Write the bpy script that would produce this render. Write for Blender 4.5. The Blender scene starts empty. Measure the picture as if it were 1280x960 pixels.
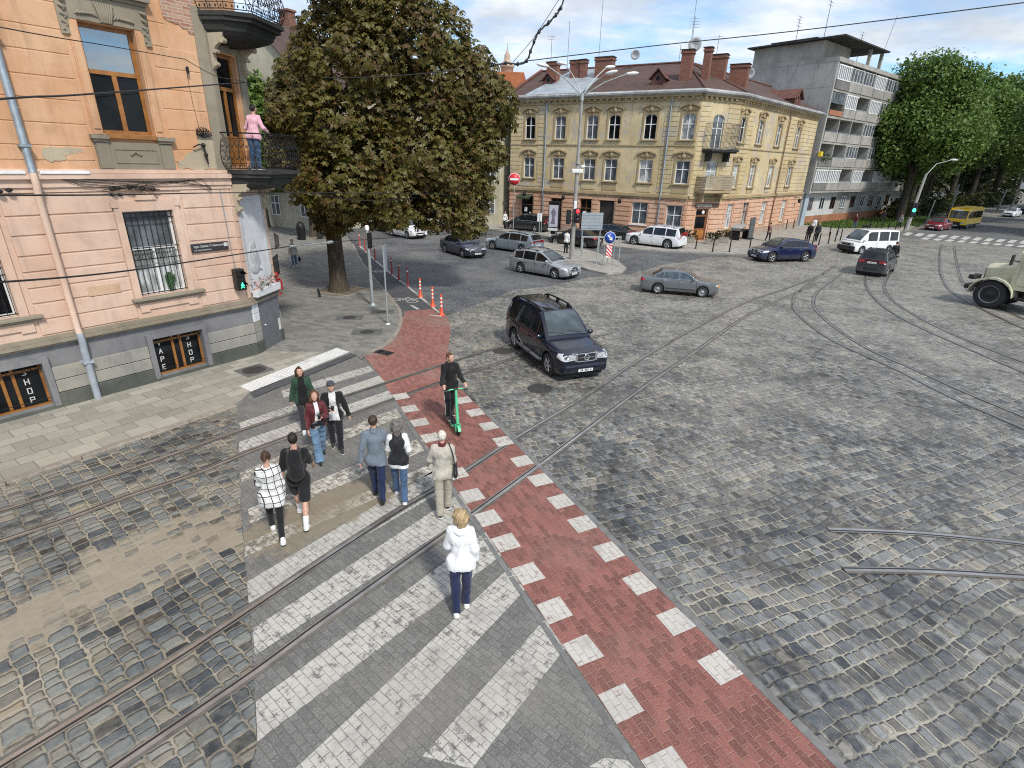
import bpy,math,random
import numpy as np
from mathutils import Vector,Matrix,Euler
random.seed(7);np.random.seed(7)
R=math.radians
scene=bpy.context.scene
COL=scene.collection
IMW,IMH,FPX=1280.0,960.0,670.0
CAMH=6.0
ROLL=math.atan(0.027)
PITCH=math.atan((480-203)*math.cos(ROLL)/FPX)
_cp,_sp,_c,_s=math.cos(PITCH),math.sin(PITCH),math.cos(ROLL),math.sin(ROLL)
FW=Vector((0,_cp,-_sp))
UP0=Vector((0,_sp,_cp));RT0=Vector((1,0,0))
IX=_c*RT0+_s*UP0
IY=-(_c*UP0-_s*RT0)
CAMP=Vector((0,0,CAMH))
cd=bpy.data.cameras.new('camera');cam=bpy.data.objects.new('camera',cd);COL.objects.link(cam)
cd.sensor_width=36.0;cd.lens=FPX/IMW*36.0;cd.clip_start=0.05;cd.clip_end=2000
mw=Matrix.Identity(4)
for i in range(3):
 mw[i][0]=IX[i];mw[i][1]=-IY[i];mw[i][2]=-FW[i];mw[i][3]=CAMP[i]
cam.matrix_world=mw
scene.camera=cam
def ray(x,y):return FW+(x-640)/FPX*IX+(y-480)/FPX*IY
def G(x,y,z=0.0):
 """ground point (height z) seen at photo pixel x, y"""
 d=ray(x,y);t=(z-CAMH)/d.z;p=CAMP+d*t
 return Vector((p.x,p.y,z))
def D(x,y,dist):
 """point on the sight line of pixel x, y at horizontal distance dist"""
 d=ray(x,y);t=dist/math.hypot(d.x,d.y);return CAMP+d*t
def tag(o,label=None,cat=None,group=None,kind=None):
 if label:o['label']=label
 if cat:o['category']=cat
 if group:o['group']=group
 if kind:o['kind']=kind
 return o
def thing(name,label,cat,loc=(0,0,0),rz=0.0,group=None):
 o=bpy.data.objects.new(name,None);COL.objects.link(o)
 o.location=loc;o.rotation_euler=(0,0,rz);o.empty_display_size=.1
 return tag(o,label,cat,group)
def copy_tree(o,parent=None):
 c=o.copy();COL.objects.link(c)
 if parent is not None:c.parent=parent
 for ch in list(o.children):copy_tree(ch,c)
 return c
class MB:
 """collects simple shapes, builds them as one mesh object"""
 def __init__(s,M=None):
  s.v=[];s.f=[];s.mi=[];s.sm=[];s.M=M or Matrix.Identity(4)
 def add(s,vs,fs,m=0,smooth=False,M=None):
  T=s.M@M if M is not None else s.M
  b=len(s.v)
  s.v+=[tuple(T@Vector(p))for p in vs]
  s.f+=[tuple(b+i for i in f)for f in fs]
  s.mi+=[m]*len(fs);s.sm+=[smooth]*len(fs)
  return s
 def box(s,x0,x1,y0,y1,z0,z1,m=0,M=None,bv=0.0):
  if bv>0:
   b=min(bv,(x1-x0)*.45,(y1-y0)*.45,(z1-z0)*.45)
   vs=[];idx={}
   for ix,X,sx in((0,x0,1),(1,x1,-1)):
    for iy,Y,sy in((0,y0,1),(1,y1,-1)):
     for iz,Z,sz in((0,z0,1),(1,z1,-1)):
      for k in range(3):
       p=[X,Y,Z]
       for a,sg in enumerate((sx,sy,sz)):
        if a!=k:p[a]+=sg*b
       idx[ix,iy,iz,k]=len(vs);vs.append(p)
   fs=[]
   for k in range(3):
    for side in(0,1):
     o=[a for a in range(3)if a!=k]
     def key(a,b_):
      t=[0,0,0];t[k]=side;t[o[0]]=a;t[o[1]]=b_
      return idx[t[0],t[1],t[2],k]
     fs.append((key(0,0),key(1,0),key(1,1),key(0,1)))
   for a in range(3):
    o=[q for q in range(3)if q!=a]
    for i in(0,1):
     for j in(0,1):
      def kk(t_,k):
       t=[0,0,0];t[a]=t_;t[o[0]]=i;t[o[1]]=j
       return idx[t[0],t[1],t[2],k]
      fs.append((kk(0,o[0]),kk(1,o[0]),kk(1,o[1]),kk(0,o[1])))
   for i in(0,1):
    for j in(0,1):
     for k in(0,1):fs.append(tuple(idx[i,j,k,q]for q in range(3)))
   return s.add(vs,fs,m,False,M)
  vs=[(x0,y0,z0),(x1,y0,z0),(x1,y1,z0),(x0,y1,z0),(x0,y0,z1),(x1,y0,z1),(x1,y1,z1),(x0,y1,z1)]
  return s.add(vs,[(0,3,2,1),(4,5,6,7),(0,1,5,4),(1,2,6,5),(2,3,7,6),(3,0,4,7)],m,False,M)
 def prism(s,poly,z0,z1,m=0,M=None):
  n=len(poly)
  vs=[(p[0],p[1],z0)for p in poly]+[(p[0],p[1],z1)for p in poly]
  fs=[tuple(range(n-1,-1,-1)),tuple(range(n,2*n))]+[(i,(i+1)%n,n+(i+1)%n,n+i)for i in range(n)]
  return s.add(vs,fs,m,False,M)
 def prism_y(s,poly,y0,y1,m=0,M=None):
  """polygon in (x, z), extruded along y"""
  n=len(poly)
  vs=[(p[0],y0,p[1])for p in poly]+[(p[0],y1,p[1])for p in poly]
  fs=[tuple(range(n)),tuple(range(2*n-1,n-1,-1))]+[(i,n+i,n+(i+1)%n,(i+1)%n)for i in range(n)]
  return s.add(vs,fs,m,False,M)
 def tube(s,pts,r,n=8,m=0,cap=True,M=None,smooth=True):
  pts=[Vector(p)for p in pts]
  rs=r if isinstance(r,(list,tuple))else[r]*len(pts)
  vs=[];fs=[]
  t0=(pts[1]-pts[0]).normalized()
  u=t0.orthogonal().normalized()
  for i,p in enumerate(pts):
   t=(pts[min(i+1,len(pts)-1)]-pts[max(i-1,0)])
   t=t.normalized()if t.length>1e-9 else t0
   u=(u-t*u.dot(t))
   u=u.normalized()if u.length>1e-6 else t.orthogonal().normalized()
   w=t.cross(u)
   for k in range(n):
    a=2*math.pi*k/n
    vs.append(p+(u*math.cos(a)+w*math.sin(a))*rs[i])
  for i in range(len(pts)-1):
   for k in range(n):
    fs.append((i*n+k,i*n+(k+1)%n,(i+1)*n+(k+1)%n,(i+1)*n+k))
  s.add(vs,fs,m,smooth,M)
  if cap:
   b=len(pts)-1
   s.add(vs[:n],[tuple(range(n-1,-1,-1))],m,False,M)
   s.add(vs[b*n:],[tuple(range(n))],m,False,M)
  return s
 def lathe(s,prof,n=16,m=0,M=None,smooth=True,ax='z',cap=True):
  """profile of (radius, height)"""
  vs=[];fs=[]
  for(r,h)in prof:
   for k in range(n):
    a=2*math.pi*k/n
    x,y=r*math.cos(a),r*math.sin(a)
    vs.append((x,y,h)if ax=='z' else((x,h,y)if ax=='y' else(h,x,y)))
  for i in range(len(prof)-1):
   for k in range(n):
    fs.append((i*n+k,i*n+(k+1)%n,(i+1)*n+(k+1)%n,(i+1)*n+k))
  s.add(vs,fs,m,smooth,M)
  if cap:
   s.add(vs[:n],[tuple(range(n-1,-1,-1))],m,False,M)
   s.add(vs[-n:],[tuple(range(n))],m,False,M)
  return s
 def ell(s,c,r,m=0,n=12,M=None):
  prof=[]
  k=max(5,n//2)
  vs=[];fs=[]
  for i in range(k+1):
   th=math.pi*i/k
   for j in range(n):
    a=2*math.pi*j/n
    vs.append((c[0]+r[0]*math.sin(th)*math.cos(a),c[1]+r[1]*math.sin(th)*math.sin(a),c[2]-r[2]*math.cos(th)))
  for i in range(k):
   for j in range(n):
    fs.append((i*n+j,i*n+(j+1)%n,(i+1)*n+(j+1)%n,(i+1)*n+j))
  return s.add(vs,fs,m,True,M)
 def quad(s,a,b,c,d,m=0):return s.add([a,b,c,d],[(0,1,2,3)],m)
 def grid(s,P,m=0,smooth=True):
  """P[i][j] points"""
  ni,nj=len(P),len(P[0])
  vs=[p for row in P for p in row]
  fs=[(i*nj+j,i*nj+j+1,(i+1)*nj+j+1,(i+1)*nj+j)for i in range(ni-1)for j in range(nj-1)]
  return s.add(vs,fs,m,smooth)
 def build(s,name,mats,parent=None,loc=None,fix=True):
  me=bpy.data.meshes.new(name)
  me.from_pydata(s.v,[],s.f)
  if not isinstance(mats,(list,tuple)):mats=[mats]
  for m in mats:me.materials.append(m)
  if len(mats)>1:me.polygons.foreach_set('material_index',s.mi)
  me.polygons.foreach_set('use_smooth',s.sm)
  if fix:
   import bmesh
   bm=bmesh.new();bm.from_mesh(me)
   bmesh.ops.recalc_face_normals(bm,faces=bm.faces)
   bm.to_mesh(me);bm.free()
  me.update()
  o=bpy.data.objects.new(name,me);COL.objects.link(o)
  if parent is not None:o.parent=parent
  if loc is not None:o.location=loc
  return o
def fast_mesh(name,V,F,mat,parent=None,attr=None,smooth=False,loc=None):
 """V (n,3) array, F (m,k) array of equal-size faces"""
 V=np.asarray(V,np.float32);F=np.asarray(F,np.int32)
 me=bpy.data.meshes.new(name)
 me.vertices.add(len(V));me.vertices.foreach_set('co',V.ravel())
 k=F.shape[1]
 me.loops.add(F.size);me.loops.foreach_set('vertex_index',F.ravel())
 me.polygons.add(len(F));me.polygons.foreach_set('loop_start',np.arange(0,F.size,k,dtype=np.int32))
 try:me.polygons.foreach_set('loop_total',np.full(len(F),k,np.int32))
 except Exception:pass
 me.polygons.foreach_set('use_smooth',np.full(len(F),smooth,bool))
 if attr is not None:
  a=me.attributes.new('tint','FLOAT','FACE');a.data.foreach_set('value',np.asarray(attr,np.float32))
 mats=mat if isinstance(mat,(list,tuple))else[mat]
 for m in mats:me.materials.append(m)
 me.update(calc_edges=True);me.validate()
 o=bpy.data.objects.new(name,me);COL.objects.link(o)
 if parent is not None:o.parent=parent
 if loc is not None:o.location=loc
 return o
class NT:
 def __init__(s,name):
  s.m=bpy.data.materials.new(name);s.m.use_nodes=True
  s.t=s.m.node_tree;s.t.nodes.clear()
  s.out=s.t.nodes.new('ShaderNodeOutputMaterial')
  s.b=s.t.nodes.new('ShaderNodeBsdfPrincipled')
  s.t.links.new(s.b.outputs[0],s.out.inputs[0])
 def node(s,typ,**kw):
  n=s.t.nodes.new(typ)
  for k,v in kw.items():setattr(n,k,v)
  return n
 def set(s,sock,v):
  if isinstance(v,bpy.types.NodeSocket):s.t.links.new(v,sock)
  elif v is not None:
   if sock.type=='RGBA' and isinstance(v,(tuple,list))and len(v)==3:v=(*v,1)
   if isinstance(v,(int,float))and sock.type=='RGBA':v=(v,v,v,1)
   if isinstance(v,(int,float))and sock.type=='VECTOR':v=(v,v,v)
   sock.default_value=v
 def m2(s,op,a,b=None,c=None,clamp=False):
  n=s.node('ShaderNodeMath',operation=op,use_clamp=clamp)
  for i,v in enumerate((a,b,c)):
   if v is not None:s.set(n.inputs[i],v)
  return n.outputs[0]
 def v2(s,op,a,b=None,sc=None):
  n=s.node('ShaderNodeVectorMath',operation=op)
  s.set(n.inputs[0],a)
  if b is not None:s.set(n.inputs[1],b)
  if sc is not None:s.set(n.inputs['Scale'],sc)
  return n.outputs['Value']if op in('LENGTH','DOT_PRODUCT','DISTANCE')else n.outputs[0]
 def mix(s,f,a,b,bt='MIX'):
  n=s.node('ShaderNodeMix',data_type='RGBA',blend_type=bt)
  s.set(n.inputs[0],f);s.set(n.inputs[6],a);s.set(n.inputs[7],b)
  return n.outputs[2]
 def noise(s,vec,scale,detail=4,rough=.55,out=0,dist=0.0):
  n=s.node('ShaderNodeTexNoise');s.set(n.inputs['Vector'],vec)
  n.inputs['Scale'].default_value=scale;n.inputs['Detail'].default_value=detail
  n.inputs['Roughness'].default_value=rough;n.inputs['Distortion'].default_value=dist
  return n.outputs[out]
 def ramp(s,f,stops,interp='LINEAR'):
  n=s.node('ShaderNodeValToRGB');r=n.color_ramp;r.interpolation=interp
  while len(r.elements)<len(stops):r.elements.new(0.5)
  for e,(p,c)in zip(r.elements,stops):
   e.position=p
   e.color=(c,c,c,1)if isinstance(c,(int,float))else(*c,1)
  s.set(n.inputs[0],f);return n.outputs[0]
 def step(s,v,a,b):
  n=s.node('ShaderNodeMapRange',interpolation_type='SMOOTHSTEP')
  s.set(n.inputs[0],v);s.set(n.inputs[1],a);s.set(n.inputs[2],b)
  n.inputs[3].default_value=0;n.inputs[4].default_value=1
  return n.outputs[0]
 def pos(s):return s.node('ShaderNodeNewGeometry').outputs['Position']
 def obj(s):return s.node('ShaderNodeTexCoord').outputs['Object']
 def xyz(s,v):
  n=s.node('ShaderNodeSeparateXYZ');s.set(n.inputs[0],v);return n.outputs
 def comb(s,x,y,z=0.0):
  n=s.node('ShaderNodeCombineXYZ')
  for i,v in enumerate((x,y,z)):s.set(n.inputs[i],v)
  return n.outputs[0]
 def white(s,v,dim='3D',out='Value'):
  n=s.node('ShaderNodeTexWhiteNoise',noise_dimensions=dim)
  s.set(n.inputs['W']if dim=='1D' else n.inputs['Vector'],v)
  return n.outputs[out]
 def bump(s,h,strength=.5,dist=.01,nrm=None):
  n=s.node('ShaderNodeBump');n.inputs['Strength'].default_value=strength
  n.inputs['Distance'].default_value=dist;s.set(n.inputs['Height'],h)
  if nrm is not None:s.set(n.inputs['Normal'],nrm)
  s.t.links.new(n.outputs[0],s.b.inputs['Normal']);return n.outputs[0]
 def done(s,col=None,rough=None,metal=None,spec=None,coat=None):
  I=s.b.inputs
  if col is not None:s.set(I['Base Color'],col)
  if rough is not None:s.set(I['Roughness'],rough)
  if metal is not None:s.set(I['Metallic'],metal)
  if spec is not None:s.set(I['Specular IOR Level'],spec)
  if coat is not None:s.set(I['Coat Weight'],coat);I['Coat Roughness'].default_value=.03
  return s.m
def sc(c,k):return tuple(max(0,min(1,x*k))for x in c)
_pm={}
def pm(name,col,rough=.6,metal=0.0,var=.15,scale=6.0,bump=.0,spec=.5,coat=0.0,vec='obj'):
 """plain procedural material: base colour broken up by two noises"""
 key=(name,)
 if key in _pm:return _pm[key]
 n=NT(name);p=n.obj()if vec=='obj' else n.pos()
 a=n.noise(p,scale,5,.6);b=n.noise(p,scale*.17,2,.5)
 f=n.m2('ADD',n.m2('MULTIPLY',a,.6),n.m2('MULTIPLY',b,.4))
 f=n.step(f,.32,.68)
 c=n.mix(f,sc(col,1-var),sc(col,1+var*.8))
 if bump:n.bump(n.noise(p,scale*4,4,.6),bump,.01)
 r=n.m2('ADD',n.m2('MULTIPLY',a,.12),rough-.06,clamp=True)
 _pm[key]=n.done(c,r,metal,spec,coat)
 return _pm[key]
def emis(name,col,k):
 n=NT(name);n.set(n.b.inputs['Emission Color'],col);n.b.inputs['Emission Strength'].default_value=k
 p=n.obj();c=n.mix(n.noise(p,40),sc(col,.8),col)
 return n.done(c,.4)
def paint(name,col,rough=.28,metal=.0,dirt=.25):
 """car lacquer: clear coat, with road dust low on the body"""
 n=NT(name);p=n.obj();z=n.xyz(p)[2]
 d=n.m2('MULTIPLY',n.m2('SUBTRACT',1.0,n.step(z,.2,.75)),n.step(n.noise(p,7,5,.65),.3,.75))
 d=n.m2('MULTIPLY',d,dirt)
 fl=n.m2('ADD',.92,n.m2('MULTIPLY',n.noise(p,3,3),.16))
 c=n.mix(1.0,col,n.comb(fl,fl,fl),'MULTIPLY')
 c=n.mix(d,c,(.28,.25,.21))
 n.done(c,n.m2('ADD',rough,n.m2('MULTIPLY',d,1.2),clamp=True),metal,.5)
 n.b.inputs['Coat Weight'].default_value=.6;n.b.inputs['Coat Roughness'].default_value=.04
 return n.m
def glass(name,col=(.012,.014,.016),refl=.5,rough=.03,curtain=None):
 n=NT(name);p=n.obj()
 if curtain:
  x,y,z=n.xyz(p)
  w=n.m2('SINE',n.m2('ADD',n.m2('MULTIPLY',n.m2('ADD',x,y),55.0),n.m2('MULTIPLY',n.noise(p,3),8.0)))
  k=n.m2('ADD',.75,n.m2('MULTIPLY',w,.25))
  big=n.step(n.noise(p,1.1,2),.42,.55)
  c=n.mix(1.0,curtain,n.comb(k,k,k),'MULTIPLY')
  c=n.mix(big,c,sc(curtain,.35))
 else:
  c=n.mix(n.step(n.noise(p,1.3,3),.4,.65),col,sc(col,2.2))
 n.bump(n.noise(p,1.5,1),.02,.02)
 n.done(c,rough,0.0,refl)
 return n.m
CLOUD_LO,CLOUD_HI,CLOUD_A,CLOUD_B,SKY_K,SUN_E,EXPO=.40,.66,(5.4,5.7,6.1),(9.8,9.8,9.8),1.5,2.8,.30
def setts(name,su,sv,ang,gap=.008,rad=.03,stones=None,joint=((.30,.27,.21),(.10,.095,.085)),warp=.5,jit=.03,irr=.3,bumpk=.8,sand=None,patches=True,rough=.62,skew=.0,dust=0):
 n=NT(name);P=n.pos()
 big=n.noise(P,.16,2,.5,out=1)
 w=n.v2('SCALE',n.v2('SUBTRACT',big,(.5,.5,.5)),sc=warp)
 fine=n.noise(P,5.5,2,.5,out=1)
 w2=n.v2('SCALE',n.v2('SUBTRACT',fine,(.5,.5,.5)),sc=jit*2)
 w3=n.v2('SCALE',n.v2('SUBTRACT',n.noise(P,2.1,2,.5,out=1),(.5,.5,.5)),sc=jit*3.0)
 q=n.v2('ADD',n.v2('ADD',P,w),n.v2('ADD',w2,w3))
 rot=n.node('ShaderNodeVectorRotate',rotation_type='Z_AXIS');n.set(rot.inputs['Vector'],q);rot.inputs['Angle'].default_value=ang
 X,Y,Z=n.xyz(rot.outputs[0])
 if skew:Y=n.m2('ADD',Y,n.m2('MULTIPLY',n.m2('SINE',n.m2('MULTIPLY',X,1.1)),skew))
 Y=n.m2('ADD',Y,n.m2('MULTIPLY',n.m2('SINE',n.m2('MULTIPLY',Y,8.3)),sv*.14))
 v=n.m2('DIVIDE',Y,sv);row=n.m2('FLOOR',v);fv=n.m2('SUBTRACT',v,row)
 rr=n.white(row,'1D')
 k=n.m2('ADD',1-irr*.5,n.m2('MULTIPLY',rr,irr))
 u=n.m2('ADD',n.m2('MULTIPLY',n.m2('DIVIDE',X,su),k),n.m2('MULTIPLY',rr,37.7))
 u=n.m2('ADD',u,n.m2('MULTIPLY',n.m2('SINE',n.m2('ADD',n.m2('MULTIPLY',u,2.1),n.m2('MULTIPLY',rr,50))),irr*.35))
 col=n.m2('FLOOR',u);fu=n.m2('SUBTRACT',u,col)
 cid=n.comb(col,row,0.0)
 rnd=n.white(cid,out='Value');rc=n.white(cid,out='Color');r1,r2,r3=n.xyz(rc)
 dx=n.m2('MULTIPLY',n.m2('SUBTRACT',.5,n.m2('ABSOLUTE',n.m2('SUBTRACT',fu,.5))),su)
 dy=n.m2('MULTIPLY',n.m2('SUBTRACT',.5,n.m2('ABSOLUTE',n.m2('SUBTRACT',fv,.5))),sv)
 rd=n.m2('ADD',rad*.5,n.m2('MULTIPLY',r1,rad))
 qx=n.m2('MAXIMUM',n.m2('SUBTRACT',rd,dx),0.0);qy=n.m2('MAXIMUM',n.m2('SUBTRACT',rd,dy),0.0)
 d=n.m2('SUBTRACT',rd,n.m2('SQRT',n.m2('ADD',n.m2('MULTIPLY',qx,qx),n.m2('MULTIPLY',qy,qy))))
 g=n.m2('MULTIPLY',n.m2('ADD',.55,n.m2('MULTIPLY',n.m2('MULTIPLY',r2,r2),1.5)),gap)
 gr=n.noise(P,55,4,.65);md=n.noise(P,9,4,.6);lo=n.noise(P,.22,4,.55);lo2=n.noise(P,.75,4,.6)
 e=n.m2('ADD',n.m2('SUBTRACT',d,g),n.m2('MULTIPLY',n.m2('SUBTRACT',n.noise(P,30,3,.7),.5),gap*1.1))
 stone=n.step(e,-.002,.006)
 dome=n.step(e,-.004,.035)
 stones=stones or[(0,(.022,.025,.030)),(.22,(.052,.058,.067)),(.48,(.112,.117,.121)),(.78,(.205,.204,.194)),(1,(.34,.33,.295))]
 sel=n.m2('ADD',n.m2('MULTIPLY',rnd,.66),n.m2('MULTIPLY',n.step(n.m2('ADD',n.m2('MULTIPLY',lo2,.55),n.m2('MULTIPLY',lo,.45)),.38,.58),.34))if patches else rnd
 sc_=n.ramp(sel,stones);sc_=n.mix(1.0,sc_,n.mix(n.step(r2,.35,1.0),(.95,1.0,1.06),(1.10,1.0,.88)),'MULTIPLY')
 tex=n.m2('ADD',.45,n.m2('ADD',n.m2('MULTIPLY',gr,.62),n.m2('MULTIPLY',md,.48)))
 sc_=n.mix(1.0,sc_,n.comb(tex,tex,tex),'MULTIPLY')
 rim=n.m2('ADD',.50,n.m2('MULTIPLY',n.step(e,.0,.024),.50));sc_=n.mix(1.0,sc_,n.comb(rim,rim,rim),'MULTIPLY')  # dark stone rim: joint-edge shade put into the colour, together with edge dirt
 jc=n.mix(n.step(n.m2('ADD',n.m2('MULTIPLY',lo2,.7),n.m2('MULTIPLY',md,.3)),.4,.6),joint[1],joint[0])
 jt=n.m2('ADD',.75,n.m2('MULTIPLY',gr,.5));jc=n.mix(1.0,jc,n.comb(jt,jt,jt),'MULTIPLY')
 c=n.mix(stone,jc,sc_)
 film=n.m2('MULTIPLY',n.step(n.m2('ADD',n.m2('MULTIPLY',lo,.55),n.m2('MULTIPLY',md,.45)),.45,.66),.38)
 c=n.mix(film,c,(.26,.245,.21))
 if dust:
  px_,py_,_=n.xyz(P);far_=n.m2('MULTIPLY',n.step(py_,7.0,30.0),.62);near_=n.step(n.m2('SUBTRACT',n.m2('ADD',n.m2('MULTIPLY',n.noise(P,.33,5,.6),.7),n.m2('MULTIPLY',md,.3)),n.m2('MULTIPLY',far_,-.12)),.38,.68)  # real dust patches, plus grazing sheen painted as a lighter colour with distance
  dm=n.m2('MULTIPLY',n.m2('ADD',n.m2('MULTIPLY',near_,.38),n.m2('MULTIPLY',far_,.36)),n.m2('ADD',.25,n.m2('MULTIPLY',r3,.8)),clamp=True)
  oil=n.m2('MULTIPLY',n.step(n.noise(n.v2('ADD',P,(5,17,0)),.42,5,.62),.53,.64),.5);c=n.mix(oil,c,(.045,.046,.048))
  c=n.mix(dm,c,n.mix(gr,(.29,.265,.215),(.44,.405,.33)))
 h=n.m2('ADD',dome,n.m2('ADD',n.m2('MULTIPLY',gr,.10),n.m2('MULTIPLY',md,.22)))
 h=n.m2('ADD',h,n.m2('MULTIPLY',r3,.25))
 rg=rough
 if sand:
  (cx,cy,a,lu,lv,amt)=sand
  rs=n.node('ShaderNodeVectorRotate',rotation_type='Z_AXIS');n.set(rs.inputs['Vector'],n.v2('SUBTRACT',P,(cx,cy,0)));rs.inputs['Angle'].default_value=-a
  SX,SY,_=n.xyz(rs.outputs[0])
  dd=n.m2('SQRT',n.m2('ADD',n.m2('POWER',n.m2('DIVIDE',SX,lu),2.0),n.m2('POWER',n.m2('DIVIDE',SY,lv),2.0)))
  lv_=n.m2('SUBTRACT',n.m2('ADD',n.m2('MULTIPLY',n.noise(P,.9,5,.6),1.1),n.m2('MULTIPLY',md,.5)),n.m2('MULTIPLY',dd,.72))
  lv_=n.m2('ADD',lv_,amt)
  th=n.m2('ADD',.12,n.m2('ADD',n.m2('MULTIPLY',dome,.16),n.m2('MULTIPLY',r3,.42)))
  sm=n.m2('MULTIPLY',n.step(n.m2('SUBTRACT',lv_,th),-.26,.24),.90)
  sandc=n.mix(n.noise(P,2.3,5,.65),(.25,.205,.145),(.37,.325,.25))
  sandc=n.mix(n.m2('MULTIPLY',n.step(gr,.55,.8),.35),sandc,(.14,.12,.09))
  c=n.mix(sm,c,sandc)
  h=n.mix(sm,h,n.m2('ADD',.45,n.m2('MULTIPLY',md,.25)))
 n.bump(h,bumpk,.022)
 n.done(c,n.m2('ADD',rough-.14,n.m2('MULTIPLY',md,.3),clamp=True),0,.5)
 return n.m
def pavers(name,su,sv,ang,base,var=.16,gap=.004,joint=(.12,.115,.1),paintc=None,wear=.5,dirt=0.0,bumpk=.35,off=.5,speckle=.18,mud=None,smudge=.30):
 """concrete block paving, optionally under worn road paint"""
 n=NT(name);P=n.pos()
 w2=n.v2('SCALE',n.v2('SUBTRACT',n.noise(P,4,2,.5,out=1),(.5,.5,.5)),sc=.012)
 rot=n.node('ShaderNodeVectorRotate',rotation_type='Z_AXIS');n.set(rot.inputs['Vector'],n.v2('ADD',P,w2));rot.inputs['Angle'].default_value=ang
 X,Y,Z=n.xyz(rot.outputs[0])
 Y=n.m2('ADD',Y,n.m2('MULTIPLY',n.m2('SINE',n.m2('MULTIPLY',Y,8.3)),sv*.14))
 v=n.m2('DIVIDE',Y,sv);row=n.m2('FLOOR',v);fv=n.m2('SUBTRACT',v,row)
 u=n.m2('ADD',n.m2('DIVIDE',X,su),n.m2('MULTIPLY',row,off));col=n.m2('FLOOR',u);fu=n.m2('SUBTRACT',u,col)
 rc=n.white(n.comb(col,row,0.0),out='Color');r1,r2,r3=n.xyz(rc)
 dx=n.m2('MULTIPLY',n.m2('SUBTRACT',.5,n.m2('ABSOLUTE',n.m2('SUBTRACT',fu,.5))),su)
 dy=n.m2('MULTIPLY',n.m2('SUBTRACT',.5,n.m2('ABSOLUTE',n.m2('SUBTRACT',fv,.5))),sv)
 e=n.m2('SUBTRACT',n.m2('MINIMUM',dx,dy),n.m2('MULTIPLY',gap,n.m2('ADD',.4,n.m2('MULTIPLY',r3,.9))))
 st=n.step(e,-.002,.004)
 gr=n.noise(P,60,3,.7);md=n.noise(P,7,5,.65);lo=n.noise(P,.8,4,.6)
 f=n.m2('ADD',n.m2('MULTIPLY',r1,.45),n.m2('ADD',n.m2('MULTIPLY',md,.35),n.m2('MULTIPLY',lo,.35)))
 c=n.mix(n.step(f,.3,.85),sc(base,1-var),sc(base,1+var))
 sp=n.step(gr,.5,.72)
 c=n.mix(n.m2('MULTIPLY',sp,speckle),c,(.42,.41,.38))
 c=n.mix(n.m2('MULTIPLY',n.step(gr,.5,.25),speckle*.8),c,(.04,.04,.04))
 h=n.m2('ADD',n.step(e,-.003,.01),n.m2('ADD',n.m2('MULTIPLY',gr,.25),n.m2('MULTIPLY',r2,.2)))
 if paintc:
  vo=n.node('ShaderNodeTexVoronoi',feature='DISTANCE_TO_EDGE');n.set(vo.inputs['Vector'],P);vo.inputs['Scale'].default_value=9
  hf=n.noise(P,26,5,.75);a=n.m2('ADD',n.m2('MULTIPLY',md,.48),n.m2('ADD',n.m2('MULTIPLY',lo,.27),n.m2('ADD',n.m2('MULTIPLY',gr,.20),n.m2('MULTIPLY',hf,.26))))
  a=n.m2('ADD',a,n.m2('MULTIPLY',n.m2('SUBTRACT',st,1.0),.06))
  m=n.m2('MULTIPLY',n.step(a,wear-.05,wear+.03),n.m2('SUBTRACT',1.0,n.m2('MULTIPLY',n.step(n.m2('ADD',n.m2('MULTIPLY',gr,.6),n.m2('MULTIPLY',hf,.4)),.52,.62),.62)))
  pc=n.mix(gr,sc(paintc,.84),sc(paintc,1.08));pc=n.mix(n.m2('MULTIPLY',n.step(lo,.4,.7),.28),pc,sc(paintc,.62))
  c=n.mix(m,c,pc);h=n.m2('ADD',h,n.m2('MULTIPLY',m,.3))
  c=n.mix(n.m2('MULTIPLY',n.m2('SUBTRACT',1.0,st),.55),c,joint)
 else:
  c=n.mix(st,joint,c)
 c=n.mix(n.m2('MULTIPLY',n.step(n.noise(P,1.6,5,.65),.5,.72),.3),c,sc(base,.55))
 c=n.mix(n.m2('MULTIPLY',n.step(n.noise(n.v2('ADD',P,(31,7,0)),.55,5,.62),.48,.68),smudge),c,(.27,.25,.215))
 if mud:
  (cx,cy,a,lu,lv,amt)=mud
  rs=n.node('ShaderNodeVectorRotate',rotation_type='Z_AXIS');n.set(rs.inputs['Vector'],n.v2('SUBTRACT',P,(cx,cy,0)));rs.inputs['Angle'].default_value=-a
  SX,SY,_=n.xyz(rs.outputs[0])
  dd=n.m2('SQRT',n.m2('ADD',n.m2('POWER',n.m2('DIVIDE',SX,lu),2.0),n.m2('POWER',n.m2('DIVIDE',SY,lv),2.0)))
  l=n.m2('SUBTRACT',n.m2('ADD',n.m2('MULTIPLY',n.noise(P,1.5,5,.6),.9),n.m2('MULTIPLY',md,.6)),n.m2('MULTIPLY',dd,.75))
  sm=n.m2('MULTIPLY',n.step(l,amt,amt+.22),.86)
  mc=n.mix(md,(.19,.155,.105),(.29,.25,.185))
  c=n.mix(sm,c,mc);h=n.mix(n.m2('MULTIPLY',sm,.8),h,.6)
 n.bump(h,bumpk,.012)
 n.done(c,n.m2('ADD',.62,n.m2('MULTIPLY',md,.25),clamp=True),0,.3)
 return n.m
RA=math.atan2(.772,.635)
M_sett=setts('sett_paving',.152,.200,R(-24),gap=.0070,rad=.030,dust=1,warp=.5,jit=.034,irr=.40,skew=.05,bumpk=1.0,rough=.54,joint=((.40,.37,.295),(.085,.08,.065)))
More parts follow.
